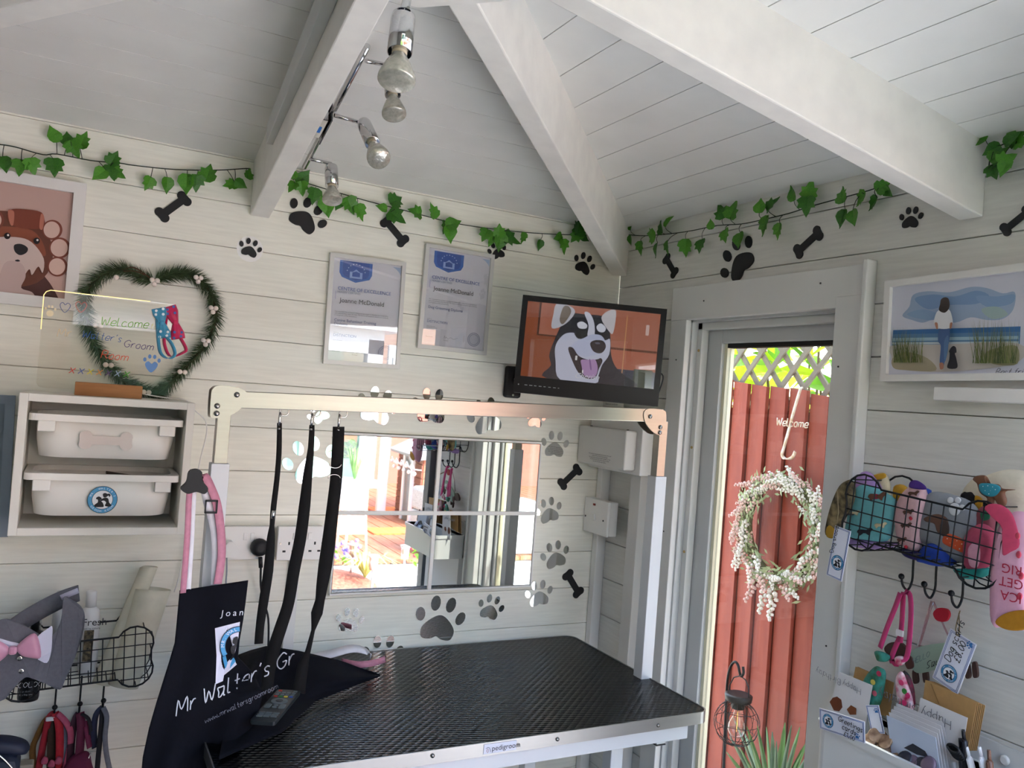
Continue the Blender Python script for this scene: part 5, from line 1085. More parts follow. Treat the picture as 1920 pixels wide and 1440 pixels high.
onbib('logo_tip', px_mb(lambda m: m.prism([(416, -1228), (423, -1228), (427, -1246), (438, -1232), (442, -1240), (424, -1262)], (0, 0, 0), X, Y, .1), .0045), flat('#4d9fd2'))
# the part lying on the table
backB = [(448, 1228, .86), (470, 1220, .885), (500, 1212, .905), (560, 1221, .89), (640, 1240, .865), (712, 1265, .828)]
frontB = [(410, 1424, .823), (440, 1410, .823), (470, 1398, .823), (530, 1372, .823), (592, 1314, .823), (713, 1267, .823)]
def lerp3(T, a):
    f = a * (len(T) - 1); k = min(int(f), len(T) - 2); q = f - k; q = q * q * (3 - 2 * q) * .35 + q * .65; return [T[k][i] * (1 - q) + T[k + 1][i] * q for i in range(3)]
def fB(a, b):
    A_, B_ = lerp3(backB, a), lerp3(frontB, a); u, v = A_[0] * (1 - b) + B_[0] * b, A_[1] * (1 - b) + B_[1] * b
    z = B_[2] + (A_[2] - B_[2]) * max(0, 1 - b * 1.25) ** 1.4 + .016 * math.sin(math.pi * b) * (1 - a) * min(1, a * 4) * (1.2 + math.sin(7 * a + 4 * b)) + .01 * math.sin(math.pi * b) * math.sin(11 * a - 3 * b)
    return lv(u, v, max(z, .8215))
part('skirt', MB().grid(fB, 44, 26), NAVY, ap, solid=.003)
# neck straps over the knob
SA = lambda u, v, d=0.: bw(u, v, AY - .05 - d)
part('neck_strap', MB().ribbon(smooth_path([SA(357, 905), SA(354, 940), SA(352, 990), SA(348, 1050), SA(343, 1112)], 4), X + Y * .3, .012, .0012), PINK, ap)
part('neck_strap', MB().ribbon(smooth_path([SA(364, 905, -.004), SA(361, 960, -.004), SA(358, 1020, -.004), SA(352, 1112, -.004)], 4), X, .011, .0012), WHT, ap)
part('neck_strap', MB().ribbon(smooth_path([SA(372, 896), SA(384, 893), SA(396, 915), SA(407, 945), SA(413, 985), SA(416, 1030), SA(413, 1065), SA(408, 1095)], 5), X + Y * .4, .018, .0012), PINK, ap)
part('neck_strap', MB().ribbon(smooth_path([SA(383, 912, -.003), SA(390, 945, -.003), SA(399, 975, -.004), SA(405, 1020, -.004), SA(404, 1095, -.004)], 5), X, .017, .0012), WHT, ap)
bu = SA(396, 950, .004)
for dx, dz, sx, sz in ((-.011, 0, .003, .026), (.011, 0, .003, .026), (0, .012, .024, .004), (0, -.012, .024, .004)): part('buckle_bar', MB().box(bu + V((dx, 0, dz)), (sx, .003, sz)), BLACK, ap)
# tie string and pink strap behind on the table
part('waist_tie', MB().ribbon(smooth_path([lv(560, 1240, .83), lv(620, 1226, .85), lv(660, 1216, .86), lv(688, 1222, .845), lv(694, 1235, .83)], 5), Y + Z * .4, [.03] * 21, .002), WHT, ap)
part('waist_tie', MB().ribbon(smooth_path([lv(640, 1240, .83), lv(670, 1246, .835), lv(700, 1243, .835), lv(722, 1236, .83)], 5), Z + Y * .5, .016, .002), PINK, ap)
# ================================================================== REMOTE CONTROL
ra, rb, rc_ = lv(468, 1351, .865), lv(521, 1292, .875), lv(502, 1370, .865)
yd = (rb - ra).normalized(); xd = (rc_ - ra); xd = (xd - yd * xd.dot(yd)); RWd = xd.length; xd = xd.normalized(); RL = (rb - ra).length; nn = xd.cross(yd).normalized()
if nn.z < 0: nn = -nn
rm = thing('remote_control', 'dark grey remote control lying on the apron', 'remote control', (ra + rb) / 2)
def rprism(pts, lo, th_): # outline in mm fractions
    return MB().prism(pts, ra + nn * lo, xd, yd, th_ if xd.cross(yd).dot(nn) > 0 else -th_)
part('body', rprism(rrect(0, 0, RWd, RL, .006), -.009, .009), M('remote_plastic', '#23292c', .4), rm, bevel=.002)
KEY = flat('#5c666a', .5); keyc = {(0, 10): '#b03028', (0, 7): '#b03028', (1, 7): '#2f7a3c', (2, 7): '#c8b43c', (3, 7): '#2c4f9c'}
for r_ in (0, 1, 2, 7, 8, 9, 10):
    nk = 3 if r_ < 3 else 4
    for k in range(nk):
        cx_ = RWd * ((k + .5) / nk * .86 + .07); cy_ = RL * (.14 + .052 * r_ if r_ < 3 else .30 + .0605 * (r_ + .6)); ww = RWd * .3 if nk == 3 else RWd * .18
        if r_ == 10 and k in (1, 2): continue
        part('key', rprism(rrect(cx_ - ww * .42, cy_ - RL * .014, cx_ + ww * .42, cy_ + RL * .014, RL * .008, 3), 0, .0018), flat(keyc[(k, r_)], .5) if (k, r_) in keyc else KEY, rm)
cy_ = RL * .61
part('dial_ring', rprism(ell(RWd * .5, cy_, RWd * .34, RL * .085, 0, 24), 0, .0016), KEY, rm); part('key', rprism(ell(RWd * .5, cy_, RWd * .15, RL * .04, 0, 18), .0016, .001), flat('#2c3235', .5), rm)
for x_, y_ in ((.2, .46), (.8, .46)): part('key', rprism(rrect(RWd * (x_ - .12), RL * (y_ - .07), RWd * (x_ + .12), RL * (y_ + .05), RL * .02, 4), 0, .0018), KEY, rm)
for y_ in (.42, .48): part('key', rprism(ell(RWd * .5, RL * y_, RWd * .1, RL * .02, 0, 14), 0, .0018), KEY, rm)
# ================================================================== SOCKETS
def socket(label, u0, v0, u1, v1, switches, holes):
    a, b = bw(u0, v1, -.012), bw(u1, v0, -.012); t = thing('wall_socket', label, 'socket', ((a.x + b.x) / 2, 0, a.z), 'double sockets')
    part('back_box', MB().bb((a.x + .003, -.030, a.z + .003), (b.x - .003, -.001, b.z - .003)), PLASG, t, bevel=.002); part('face_plate', MB().bb((a.x, -.036, a.z), (b.x, -.030, b.z)), PLASW, t, bevel=.002)
    for f in switches: part('rocker', MB().box((a.x + (b.x - a.x) * f, -.037, b.z - .026), (.0105, .004, .019)), PLASW, t, bevel=.0015)
    for f, g in holes:
        for dx, dz, sx, sz in ((0, .011, .0045, .008), (-.012, -.010, .008, .005), (.012, -.010, .008, .005)): part('pin_hole', MB().box((a.x + (b.x - a.x) * f + dx, -.0362, a.z + (b.z - a.z) * g + dz), (sx, .001, sz)), BLACK, t)
    for f in (.06, .94): part('screw', MB().cyl((a.x + (b.x - a.x) * f, -.0375, (a.z + b.z) / 2), (a.x + (b.x - a.x) * f, -.036, (a.z + b.z) / 2), .003, None, 8), M('dark_steel'), t)
    return t
socket('left double socket beside the pink apron strap with two plugs', 414, 984, 512, 1047, (.42, .56), ())
socket('right double socket behind the black straps', 514, 984, 608, 1048, (.35, .66), ((.24, .38), (.78, .38)))
p = bw(431, 1030, -.05); pg = thing('white_plug', 'white plug charger in the left socket', 'plug', p)
part('body', MB().prism([(-.019, -.018), (.019, -.018), (.022, .004), (.004, .022), (-.006, .022), (-.021, .004)], p + Y * .014, X, Z, .03), PLASW, pg, bevel=.003)
part('cable', MB().tube(smooth_path([bw(425, 1042, -.045), bw(425, 1070, -.04), bw(424, 1100, -.03), bw(430, 1160, -.015)], 4), .0022, None, 6), M('grey_cable', '#9aa0a8', .5), pg)
p = bw(487, 1027, -.05); pg = thing('black_plug', 'round black plug with a black cable in the left socket', 'plug', p)
part('body', MB().lathe([(.022, 0), (.0235, .012), (.02, .026), (.008, .03)], p + Y * .014, -Y, None, 18), BLACK, pg)
part('cord_grip', MB().cyl(bw(488, 1045, -.05), bw(489, 1064, -.048), .0055, None, 8), BLACK, pg)
part('cable', MB().tube(smooth_path([bw(489, 1062, -.048), bw(489, 1100, -.03), bw(495, 1130, -.02), bw(503, 1160, -.02), bw(503, 1215, -.03), bw(500, 1260, -.05)], 4), .003, None, 6), BLACK, pg)
single('cable_cover', 'white upright cable cover behind the middle strap', 'trunking', MB().bb((bw(533, 1150).x, -.012, .6), (bw(553, 1150).x, -.001, bw(540, 1050).z)), PLASW, bevel=.002)
# ================================================================== WIRE BASKETS
WIRE = M('black_wire', '#101114', .4, .2)
def inside_spans(poly, c, axis):
    xs = []
    for i in range(len(poly)):
        a, b = poly[i], poly[(i + 1) % len(poly)]; p, q = a[axis], b[axis]
        if (p - c) * (q - c) < 0: xs.append(a[1 - axis] + (b[1 - axis] - a[1 - axis]) * (c - p) / (q - p))
    xs.sort(); return list(zip(xs[::2], xs[1::2]))
def basket(name, label, c, xd, yd, nn, L, dep, hooks, hk_drop, tilt=0.):
    """bone shaped wire basket; c = centre of the front face"""
    xd2 = (xd * math.cos(tilt) + yd * math.sin(tilt)); yd2 = (yd * math.cos(tilt) - xd * math.sin(tilt))
    t = thing(name, label, 'basket', c - nn * dep - yd * (L * .2), 'bone shaped wire baskets'); sm_ = basket_outline(L)
    A = lambda x, y, d=0.: c + xd2 * x + yd2 * y - nn * d
    part('front_rim', MB().tube([A(*p) for p in sm_], .0022, None, 6, True), WIRE, t); part('back_rim', MB().tube([A(p[0], p[1], dep) for p in sm_], .0022, None, 6, True), WIRE, t)
    for k in range(-6, 7):
        for a, b in inside_spans(sm_, k * L * .074 + .001, 0): part('wire', MB().tube([A(k * L * .074, a), A(k * L * .074, b)], .0013, None, 5), WIRE, t)
    for y in (-.17, -.085, 0, .085, .17):
        for a, b in inside_spans(sm_, y * L + .0007, 1): part('wire', MB().tube([A(a, y * L), A(b, y * L)], .0013, None, 5), WIRE, t)
    low = [p for p in sm_ if p[1] < .0 or abs(p[0]) > L * .4]
    for k, p in enumerate(low):
        if k % 2 == 0: part('wire', MB().tube([A(*p), A(p[0], p[1], dep)], .0013, None, 5), WIRE, t)
    for k in range(-4, 5): part('wire', MB().tube([A(k * L * .06, -.153 * L), A(k * L * .06, -.153 * L, dep)], .0013, None, 5), WIRE, t)
    for d in (dep * .33, dep * .66):
        lo_ = [p for p in sm_ if p[1] < -.04 * L]; lo_.sort(key=lambda p: p[0]); part('wire', MB().tube([A(p[0], p[1], d) for p in lo_], .0013, None, 5), WIRE, t)
    tips = []
    for hx_ in hooks:
        b = A(hx_ * L, -.155 * L, dep); e = b - Z * hk_drop
        P = smooth_path([b, b - Z * hk_drop * .5, e + Z * .012, e + nn * .012 - Z * .006, e + nn * .028 + Z * .004, e + nn * .034 + Z * .022], 4)
        part('hook', MB().tube(P, .0024, None, 6), WIRE, t); part('hook_ball', MB().ball(P[-1], .0062, None, 10, 6), WIRE, t); tips.append(e + nn * .016)
    return t, A, tips
def puff(mb, pts, nn, th, m=None):
    """soft padded shape with the given 3-D outline; bulges th/2 to both sides of nn"""
    c = sum(pts, V((0, 0, 0))) / len(pts); n = len(pts); rings = [(1, 0), (.94, .55), (.75, .9), (.4, 1.)]; vs = []; fs = []
    for sgn in (1, -1):
        o = len(vs)
        for s, h in rings: vs += [c + (p - c) * s + nn * (h * th / 2 * sgn) for p in pts]
        vs.append(c + nn * (th / 2 * sgn))
        for r in range(3):
            for k in range(n): q = (o + r * n + k, o + r * n + (k + 1) % n, o + r * n + n + (k + 1) % n, o + r * n + n + k); fs.append(q if sgn == 1 else q[::-1])
        for k in range(n): q = (o + 3 * n + k, o + 3 * n + (k + 1) % n, o + 4 * n); fs.append(q if sgn == 1 else q[::-1])
    return mb.add(vs, fs, m, True)
def spx(pts, f, n=4): return smooth_path([f(*p) for p in pts], n, True)
# ================================================================== LEFT BASKET
lc_ = bw(150, 1243, -.16); LL = .305
hk3 = [(bw(u, 1320, -.012).x - lc_.x) / LL for u in (101, 147, 190)]
basket('wire_basket', 'black bone shaped wire basket below the drawer unit', lc_, X, Z, -Y, LL, .14, hk3, lc_.z - .155 * LL - bw(102, 1335, -.03).z, .05)
Bq = lambda y: (lambda u, v: bw(u, v, y))
# cream rolled cloths
CLO = M('cream_cloth', '#d9d6c2', .9, var=.1, scale=30, bump=.2)
def roll(label, a, b, r0, r1, turns=2.2):
    a, b = V(a), V(b); ax = (b - a).normalized(); u = ax.cross(Y).normalized(); w_ = ax.cross(u)
    def fn(s, t):
        an = s * turns * 2 * math.pi; rr = (r0 + (r1 - r0) * t) * (1 - .13 * s * turns); return a.lerp(b, t) + (u * math.cos(an) + w_ * math.sin(an)) * rr + ax * (.012 * math.sin(an * .5) * t)
    single('rolled_cloth', label, 'cloth', MB().grid(fn, 60, 10), CLO, 'rolled cloths in the left basket', solid=.002)
roll('narrow roll of cream cloth standing tall in the left basket', bw(190, 1282, -.085), bw(278, 1068, -.055), .02, .019)
roll('wide roll of cream cloth at the right of the left basket', bw(232, 1286, -.10), bw(287, 1110, -.075), .034, .04, 2.)
# bottles
def bottle(name, label, u0, v0, u1, v1, r, y, prof, mat, cap, capm, txt=None):
    a, b = bw(u0, v0, y), bw(u1, v1, y); ax = (b - a).normalized(); H = (b - a).length; t = thing(name, label, 'bottle', a)
    part('body', MB().lathe([(q * r, h * H) for q, h in prof], a, ax, None, 24), mat, t); part('cap', MB().lathe([(q * r, h * H) for q, h in cap], a, ax, None, 20), capm, t); return t, a, ax, H
FR = M('white_bottle', '#e4e4e2', .3)
t, a, ax, H = bottle('shampoo_bottle', 'white lotion bottle behind the grey dog waistcoat', 163, 1262, 172, 1108, .021, -.06, [(.9, 0), (1, .02), (1, .70), (.95, .76), (.6, .80), (.5, .81)], FR, [(.55, .81), (.55, .99), (.5, 1.)], FR)
mb = MB(); xd = ax.cross(Y) * -1; xd = X if True else xd
text_mb(mb, 'Fresh', bw(153, 1174, -.082), X, Z, .024, flat('#25262a')); text_mb(mb, 'kind by nature', bw(154, 1181, -.082), X, Z, .0065, flat('#55565a')); part('label_print', mb, None, t)
part('lower_label', MB().bb((bw(157, 1200, -.0825).x, -.0825, bw(165, 1240, -.0825).z), (bw(175, 1200, -.0825).x, -.081, bw(165, 1182, -.0825).z)), M('kraft_label', '#8a7a5c', .7, var=.6, scale=200, col2='#2e2a22'), t)
t, a, ax, H = bottle('cologne_bottle', 'black spray bottle with a clear cap in the left basket', 52, 1311, 68, 1150, .022, -.10, [(.95, 0), (1, .03), (1, .72), (.9, .78), (.5, .8)], M('black_bottle', '#0e0f11', .3), [(.4, .8), (.4, .99)], BLACK)
part('clear_cap', MB().lathe([(.0125, .8 * H), (.0125, 1.0 * H), (.010, 1.02 * H)], a, ax, None, 18), glassmat('clear_plastic_cap', '#e8ecf0', .12), t)
mb = MB(); hand(mb, 'COLOGNE', bw(34, 1290, -.1235), X, Z, .011, flat('#d4d6d8'), .11, .05); text_mb(mb, 'for dogs', bw(38, 1299, -.1235), X, Z, .006, flat('#a8aaac')); text_mb(mb, 'fine fragrance', bw(36, 1305, -.1235), X, Z, .005, flat('#a8aaac')); part('label_print', mb, None, t)
single('small_white_bottle', 'small white bottle neck between the waistcoat and the lotion bottle', 'bottle', MB().lathe([(.012, 0), (.012, .07), (.006, .075), (.006, .1)], bw(106, 1188, -.06), Z, None, 16), FR)
# grey dog waistcoat with pink bow
GRY = M('grey_flannel', '#6c6c74', .9, var=.12, scale=140, bump=.3); SAT = M('pink_satin', '#d79ab4', .3, var=.15, scale=25, sheen=.4); WCOL = M('white_collar', '#dcdcec', .7)
wq = Bq(-.19); wcx = thing('dog_waistcoat', 'grey dog waistcoat with a pink satin bow over the left basket', 'dog clothes', wq(60, 1230))
def wy(u, v): return -.188 - .012 * math.sin((u + 30) / 60) - .004 * math.sin((v + u) / 14)
outl = sp2([(-60, -1190), (-20, -1172), (10, -1160), (45, -1172), (90, -1195), (112, -1170), (118, -1130), (122, -1118), (142, -1128), (158, -1148), (156, -1185), (140, -1235), (122, -1275), (112, -1293), (85, -1282), (62, -1273), (46, -1271), (25, -1292), (0, -1315), (-60, -1310)], 4)
m2 = MB().prism(outl, (0, 0, 0), X, Y, .001); m2.v = [bw(p.x, -p.y, wy(p.x, -p.y) + (0 if p.z > .0005 else .004)) for p in m2.v]; part('front_panel', m2, GRY, wcx)
part('neck_band', MB().ribbon(smooth_path([bw(148, 1112, -.12), bw(120, 1122, -.13), bw(80, 1142, -.135), (bw(40, 1166, -.14)), bw(0, 1195, -.15), bw(-30, 1215, -.16)], 4), Z + X * .4, .04, .003), GRY, wcx)
part('fastener', MB().ribbon([bw(147, 1107, -.136), bw(132, 1113, -.138), bw(114, 1121, -.139)], Z + X * .4, .013, .0012), flat('#b9b6c8'), wcx)
def patch(name, pts, d, mat, th=.002):
    m3 = MB().prism(sp2([(u, -v) for u, v in pts], 3), (0, 0, 0), X, Y, 1); m3.v = [bw(p.x, -p.y, wy(p.x, -p.y) - d - p.z * th) for p in m3.v]; return part(name, m3, mat, wcx)
patch('collar', [(72, 1192), (88, 1180), (98, 1174), (98, 1195), (96, 1222), (88, 1243), (70, 1236), (50, 1224)], .003, WCOL); patch('collar', [(-40, 1190), (20, 1203), (35, 1208), (10, 1225), (-40, 1230)], .003, WCOL)
kc = bw(24, 1219, -.212)
for pts in ([(30, 1215), (45, 1198), (64, 1187), (73, 1200), (77, 1232), (60, 1234), (40, 1229)], [(18, 1215), (0, 1202), (-22, 1196), (-26, 1225), (-18, 1250), (0, 1240), (16, 1226)]):
    m4 = MB(); puff(m4, smooth_path([bw(u, v, -.21) for u, v in pts], 3, True), -Y, .018); part('bow_lobe', m4, SAT, wcx)
part('bow_knot', MB().box(kc, (.016, .016, .018)), SAT, wcx, bevel=.005)
for u, v in ((37, 1234), (40, 1258)): p = bw(u, v, wy(u, v) - .002); part('button', MB().lathe([(.0058, 0), (.0058, .002), (.004, .003), (.001, .0026)], p, -Y, None, 14), M('chrome'), wcx)
# collars and leads on the hooks below
def lead(name, label, cat, straps, y):
    t = thing(name, label, cat, bw(*straps[0][0][0], y), 'leads on the left basket hooks')
    for pts, wdt, col, dy in straps:
        P = smooth_path([bw(u, v, y - dy - .006 * math.sin(i * 1.3)) for i, (u, v) in enumerate(pts)], 4); part('webbing', MB().ribbon(P, X + Y * .5, wdt, .002), M('web_' + col[1:], col, .7, var=.2, scale=90), t)
    return t
t = lead('dog_collars', 'red and pink dog collars on the first hook of the left basket', 'collars', [([(102, 1338), (92, 1345), (86, 1372), (80, 1400), (72, 1445)], .016, '#9c1c2c', .0), ([(103, 1336), (109, 1350), (112, 1380), (111, 1445)], .018, '#b01e2e', .004), ([(108, 1338), (122, 1352), (132, 1372), (131, 1400), (122, 1440)], .014, '#b4506c', .006), ([(98, 1340), (84, 1352), (70, 1380), (61, 1405), (64, 1445)], .014, '#6e4a1c', -.004), ([(104, 1340), (100, 1380), (98, 1445)], .026, '#3a2618', -.008), ([(112, 1345), (126, 1380), (124, 1445)], .02, '#7c8290', -.01)], -.045)
part('side_release_buckle', MB().box(bw(94, 1348, -.055), (.018, .006, .01)), flat('#c9ccd0', .4), t, bevel=.002)
m5 = MB(); 
for k in range(3): puff(m5, smooth_path([bw(82 + 13 * k + a, 1425 + b + 6 * (k % 2), -.055) for a, b in ((0, -6), (8, -3), (6, 7), (-6, 6))], 3, True), -Y, .012)
part('bow_cluster', m5, M('web_b4506c'), t, kind='stuff')
t = lead('dog_harness', 'maroon dog harness on the middle hook of the left basket', 'harness', [([(148, 1338), (140, 1352), (134, 1385), (130, 1445)], .018, '#3a1428', .0), ([(150, 1336), (152, 1360), (150, 1400), (146, 1445)], .02, '#5c1838', .004), ([(152, 1338), (166, 1348), (170, 1370), (166, 1390)], .008, '#16141c', .004), ([(160, 1352), (164, 1380), (168, 1402)], .012, '#6a1c40', .002)], -.045)
m6 = MB(); puff(m6, smooth_path([bw(u, v, -.05) for u, v in ((120, 1450), (128, 1425), (145, 1412), (166, 1410), (172, 1430), (176, 1455), (150, 1470))], 4, True), -Y, .03); part('padded_vest', m6, M('maroon_pad', '#5a1638', .8), t)
t = lead('dog_lead', 'navy and grey dog lead on the right hook of the left basket', 'lead', [([(192, 1326), (180, 1340), (176, 1370), (178, 1402)], .014, '#1c2440', .0), ([(193, 1326), (200, 1345), (197, 1380), (199, 1410), (206, 1445)], .012, '#6e7480', .004), ([(192, 1330), (190, 1360), (186, 1400), (182, 1445)], .012, '#14151c', .002)], -.045)
part('clip', MB().tube([bw(170, 1412, -.06), bw(158, 1440, -.06)], .0014, None, 6), M('chrome'), t)
# navy handle at the lower left corner
hd = thing('appliance_handle', 'navy padded handle of an appliance at the lower left corner', 'appliance', bw(10, 1440, -.33))
m7 = MB(); puff(m7, smooth_path([bw(u, v, -.33) for u, v in ((-60, 1384), (0, 1382), (35, 1386), (53, 1394), (56, 1404), (45, 1411), (0, 1408), (-60, 1405))], 4, True), -Y, .05); part('grip', m7, M('navy_rubber', '#161d30', .6), hd)
part('neck', MB().box(bw(-20, 1470, -.34), (.1, .08, .12)), M('navy_rubber'), hd, bevel=.02); part('body', MB().bb((-1.95, -.75, .0), (-1.42, -.26, .66)), M('navy_rubber'), hd, bevel=.06); part('chrome_strip', MB().tube(smooth_path([bw(-20, 1405, -.40), bw(0, 1418, -.40), bw(22, 1440, -.40), bw(40, 1470, -.40)], 4), .0022, None, 6), M('chrome'), hd)  # body is bulk added below view to keep bounce light off the low wall
single('beige_block', 'small beige block beside the navy handle', 'block', MB().box(bw(45, 1443, -.28), (.034, .03, .03)), flat('#8c8272'), bevel=.003)
# ================================================================== SPOTLIGHTS
CHR = M('polished_chrome', '#d0d0d0', .08, 1.)
LENS = M('lamp_glass', '#d6d4c6', .16, .35, trans=.3, spec=.8, var=.25, scale=160, bump=.5); CER = M('ceramic_collar', '#b8ab92', .5)
def spot(parent, top, end, R=.0155):
    """top of the chrome barrel, end of the bulb face"""
    top, end = V(top), V(end); ax = (end - top).normalized(); H = (end - top).length
    h = part('spot_head', MB().lathe([(R * .5, 0), (R * .93, .002), (R, .008), (R, H * .58), (R * .92, H * .58)], top, ax, None, 24), CHR, parent)
    part('bulb_collar', MB().lathe([(R * .62, H * .5), (R * .62, H * .63)], top, ax, None, 18), CER, h)
    part('bulb', MB().lathe([(R * .62, H * .62), (R * .72, H * .66), (R * 1.0, H * .74), (R * 1.38, H * .88), (R * 1.5, H * .94), (R * 1.5, H * .985), (R * 1.42, H), (R * .3, H), (.0005, H)], top, ax, None, 28, True, False), LENS, h)
    part('lamp_pins', MB().lathe([(R * .3, H * .62), (R * .45, H * .8), (R * .2, H * .9)], top, ax, None, 12), M('bright_reflector', '#cfcab8', .25, .8), h)
bxp = -1.115
sb = thing('spotlight_bar', 'chrome spotlight bar with three spot lamps on the roof beam', 'ceiling light', rw(605, 222, bxp))
b1, b2 = rw(571, 313, bxp), rw(689, 86, bxp)
part('bar', MB().tube([b1, b2], .0062, None, 14), CHR, sb)
td = (b2 - b1).normalized(); mc = b1.lerp(b2, .42)
part('mounting_box', MB().box(mc + X * -.022, (.03, .075, .04), None, (X, td, X.cross(td))), CHR, sb, bevel=.002)
part('mounting_plate', MB().box(mc + X * -.004 - Z * .002, (.003, .10, .05), None, (X, td, X.cross(td))), M('dark_chrome', '#5a5e64', .15, 1.), sb, bevel=.001)
part('strip', MB().box(mc + X * -.02 - Z * .012, (.012, .02, .02), None, (X, td, X.cross(td))), M('blue_reflection', '#1d6fc0', .35), sb)  # blue reflection on the mounting box, put in as a coloured block
for (s, e, top, end) in (((686, 114), (722, 121), (733, 128), (739, 216)), ((627, 216), (672, 229), (682, 231), (711, 298)), ((581, 298), (621, 307), (621, 311), (623, 377))):
    xl = bxp + .055; S_ = rw(*s, bxp); E_ = rw(*e, xl); T_, N_ = rw(*top, xl), rw(*end, xl)
    part('arm', MB().tube([S_, E_], .0042, None, 10), CHR, sb); part('joint', MB().tube([E_, T_ + (N_ - T_) * .02], .0046, None, 10), CHR, sb); spot(sb, T_, N_)
bs = thing('spotlight', 'largest chrome spot lamp hanging nearest below the ceiling block', 'ceiling light', CAM + ray(752, 40) * 1.0)
dT, dE = CAM + ray(757, 27) * 1.02, CAM + ray(743, 153) * .99
part('stem', MB().tube([CAM + ray(765, -60) * 1.05, CAM + ray(763, 0) * 1.03, dT], .0058, None, 12), CHR, bs); spot(bs, dT, dE, .0152)
part('ceiling_rose', MB().lathe([(.04, 0), (.04, .012), (.02, .02)], CAM + ray(765, -60) * 1.05, Z, None, 24), CHR, bs)
# ================================================================== RIGHT WALL BASKET
FXB = -.135; rcn = V((FXB, -1.232, 1.366)); RL_ = .335
_, RA, tips = basket('wire_basket', 'black bone shaped wire basket of folded socks beside the glazed door', rcn, -Y, Z, -X, RL_, .115, (-.24, -.087, .084), .09, -.07)
Rq = lambda x: (lambda u, v: rw(u, v, x))
def soft(name, label, pts, x, th, mat, cat='sock', group=None, extra=()):
    """padded textile against the right wall; extra: (part name, outline, material)"""
    P = spx(pts, Rq(x)); t = thing(name, label, cat, sum(P, V((0, 0, 0))) / len(P), group); m = MB(); puff(m, P, -X, th); part('fabric', m, mat, t)
    for nm, ol, mt in extra: m = MB(); puff(m, spx(ol, Rq(x - th * .5)), -X, .003); part(nm, m, mt, t)
    return t
TXT = lambda c, v=.1: M('knit_' + c[1:], c, .9, var=v, scale=120, bump=.3)
SG = 'folded socks in the right basket'
sx_ = lambda *c: [(c[0] + a, c[1] + b) for a, b in ()]
def dach(u, v, s=1., col='#5a3a2c', coat=None): # small dachshund print
    B = [('dog_print', [(u - 12 * s, v), (u - 8 * s, v - 4 * s), (u + 6 * s, v - 3 * s), (u + 10 * s, v - 7 * s), (u + 15 * s, v - 4 * s), (u + 10 * s, v + 1 * s), (u + 8 * s, v + 6 * s), (u + 5 * s, v + 3 * s), (u - 6 * s, v + 3 * s), (u - 8 * s, v + 7 * s), (u - 10 * s, v + 3 * s)], flat(col))]
    if coat: B.append(('coat_print', [(u - 5 * s, v - 3 * s), (u + 3 * s, v - 3 * s), (u + 3 * s, v + 3 * s), (u - 5 * s, v + 3 * s)], flat(coat)))
    return B
soft('folded_sock', 'lilac folded sock at the back left of the right basket', [(1606, 905), (1616, 888), (1626, 884), (1640, 896), (1652, 918), (1640, 940), (1606, 940)], -.05, .03, TXT('#b08fc8'), group=SG)
soft('folded_sock', 'cream folded sock with a mustard cuff behind the lilac sock', [(1634, 896), (1660, 888), (1668, 930), (1640, 945)], -.035, .02, TXT('#cfc3a2'), group=SG, extra=[('cuff', [(1636, 892), (1658, 887), (1660, 896), (1638, 900)], TXT('#c99a2c'))])
soft('folded_sock', 'mustard folded sock between the lilac and purple socks', [(1678, 912), (1698, 912), (1702, 945), (1680, 945)], -.06, .02, TXT('#c4922a'), group=SG)
soft('folded_sock', 'turquoise folded sock with small dogs at the left of the basket', [(1590, 975), (1600, 930), (1612, 910), (1640, 914), (1672, 930), (1684, 950), (1676, 985), (1664, 1014), (1620, 1012), (1588, 1004)], -.095, .03, TXT('#6fb4b8'), group=SG, extra=dach(1643, 931, 1.3, '#6a4432', '#b8284c') + dach(1650, 985, .9, '#d8cca4') + dach(1620, 997, 1.1, '#22222a') + dach(1601, 962, .8, '#c8bc96'))
soft('folded_sock', 'lilac sock lying along the bottom of the basket', [(1592, 1008), (1625, 1012), (1670, 1016), (1680, 1024), (1640, 1030), (1600, 1024)], -.08, .03, TXT('#a88cc4'), group=SG)
soft('folded_sock', 'pink dachshund sock standing upright with a purple cuff', [(1690, 930), (1712, 908), (1732, 912), (1738, 940), (1730, 980), (1724, 1030), (1706, 1032), (1686, 1015), (1680, 965)], -.098, .028, TXT('#d6aeb0'), group=SG, extra=[('cuff', [(1704, 912), (1708, 902), (1720, 901), (1734, 910), (1736, 918), (1712, 916)], TXT('#4a2c80'))] + dach(1712, 925, .8) + dach(1702, 960, .8) + dach(1698, 985, .8) + dach(1690, 1012, .7) + [('heart_print', [(1707, 968), (1711, 972), (1708, 976), (1704, 971)], flat('#c02a3c')), ('heart_print', [(1698, 1022), (1702, 1025), (1699, 1029), (1695, 1025)], flat('#c02a3c'))])
soft('folded_sock', 'royal blue folded sock behind the grey pouch', [(1720, 925), (1744, 918), (1738, 960), (1722, 955)], -.085, .02, TXT('#2c4a9c'), group=SG)
soft('folded_sock', 'royal blue folded sock at the bottom middle of the basket', [(1722, 1050), (1735, 1024), (1755, 1018), (1778, 1035), (1790, 1058), (1760, 1062), (1735, 1056)], -.095, .035, TXT('#1f3f9a'), group=SG)
soft('folded_sock', 'navy folded sock in front of the blue sock', [(1690, 1030), (1715, 1032), (1730, 1040), (1728, 1052), (1700, 1044)], -.10, .02, TXT('#2a2458'), group=SG)
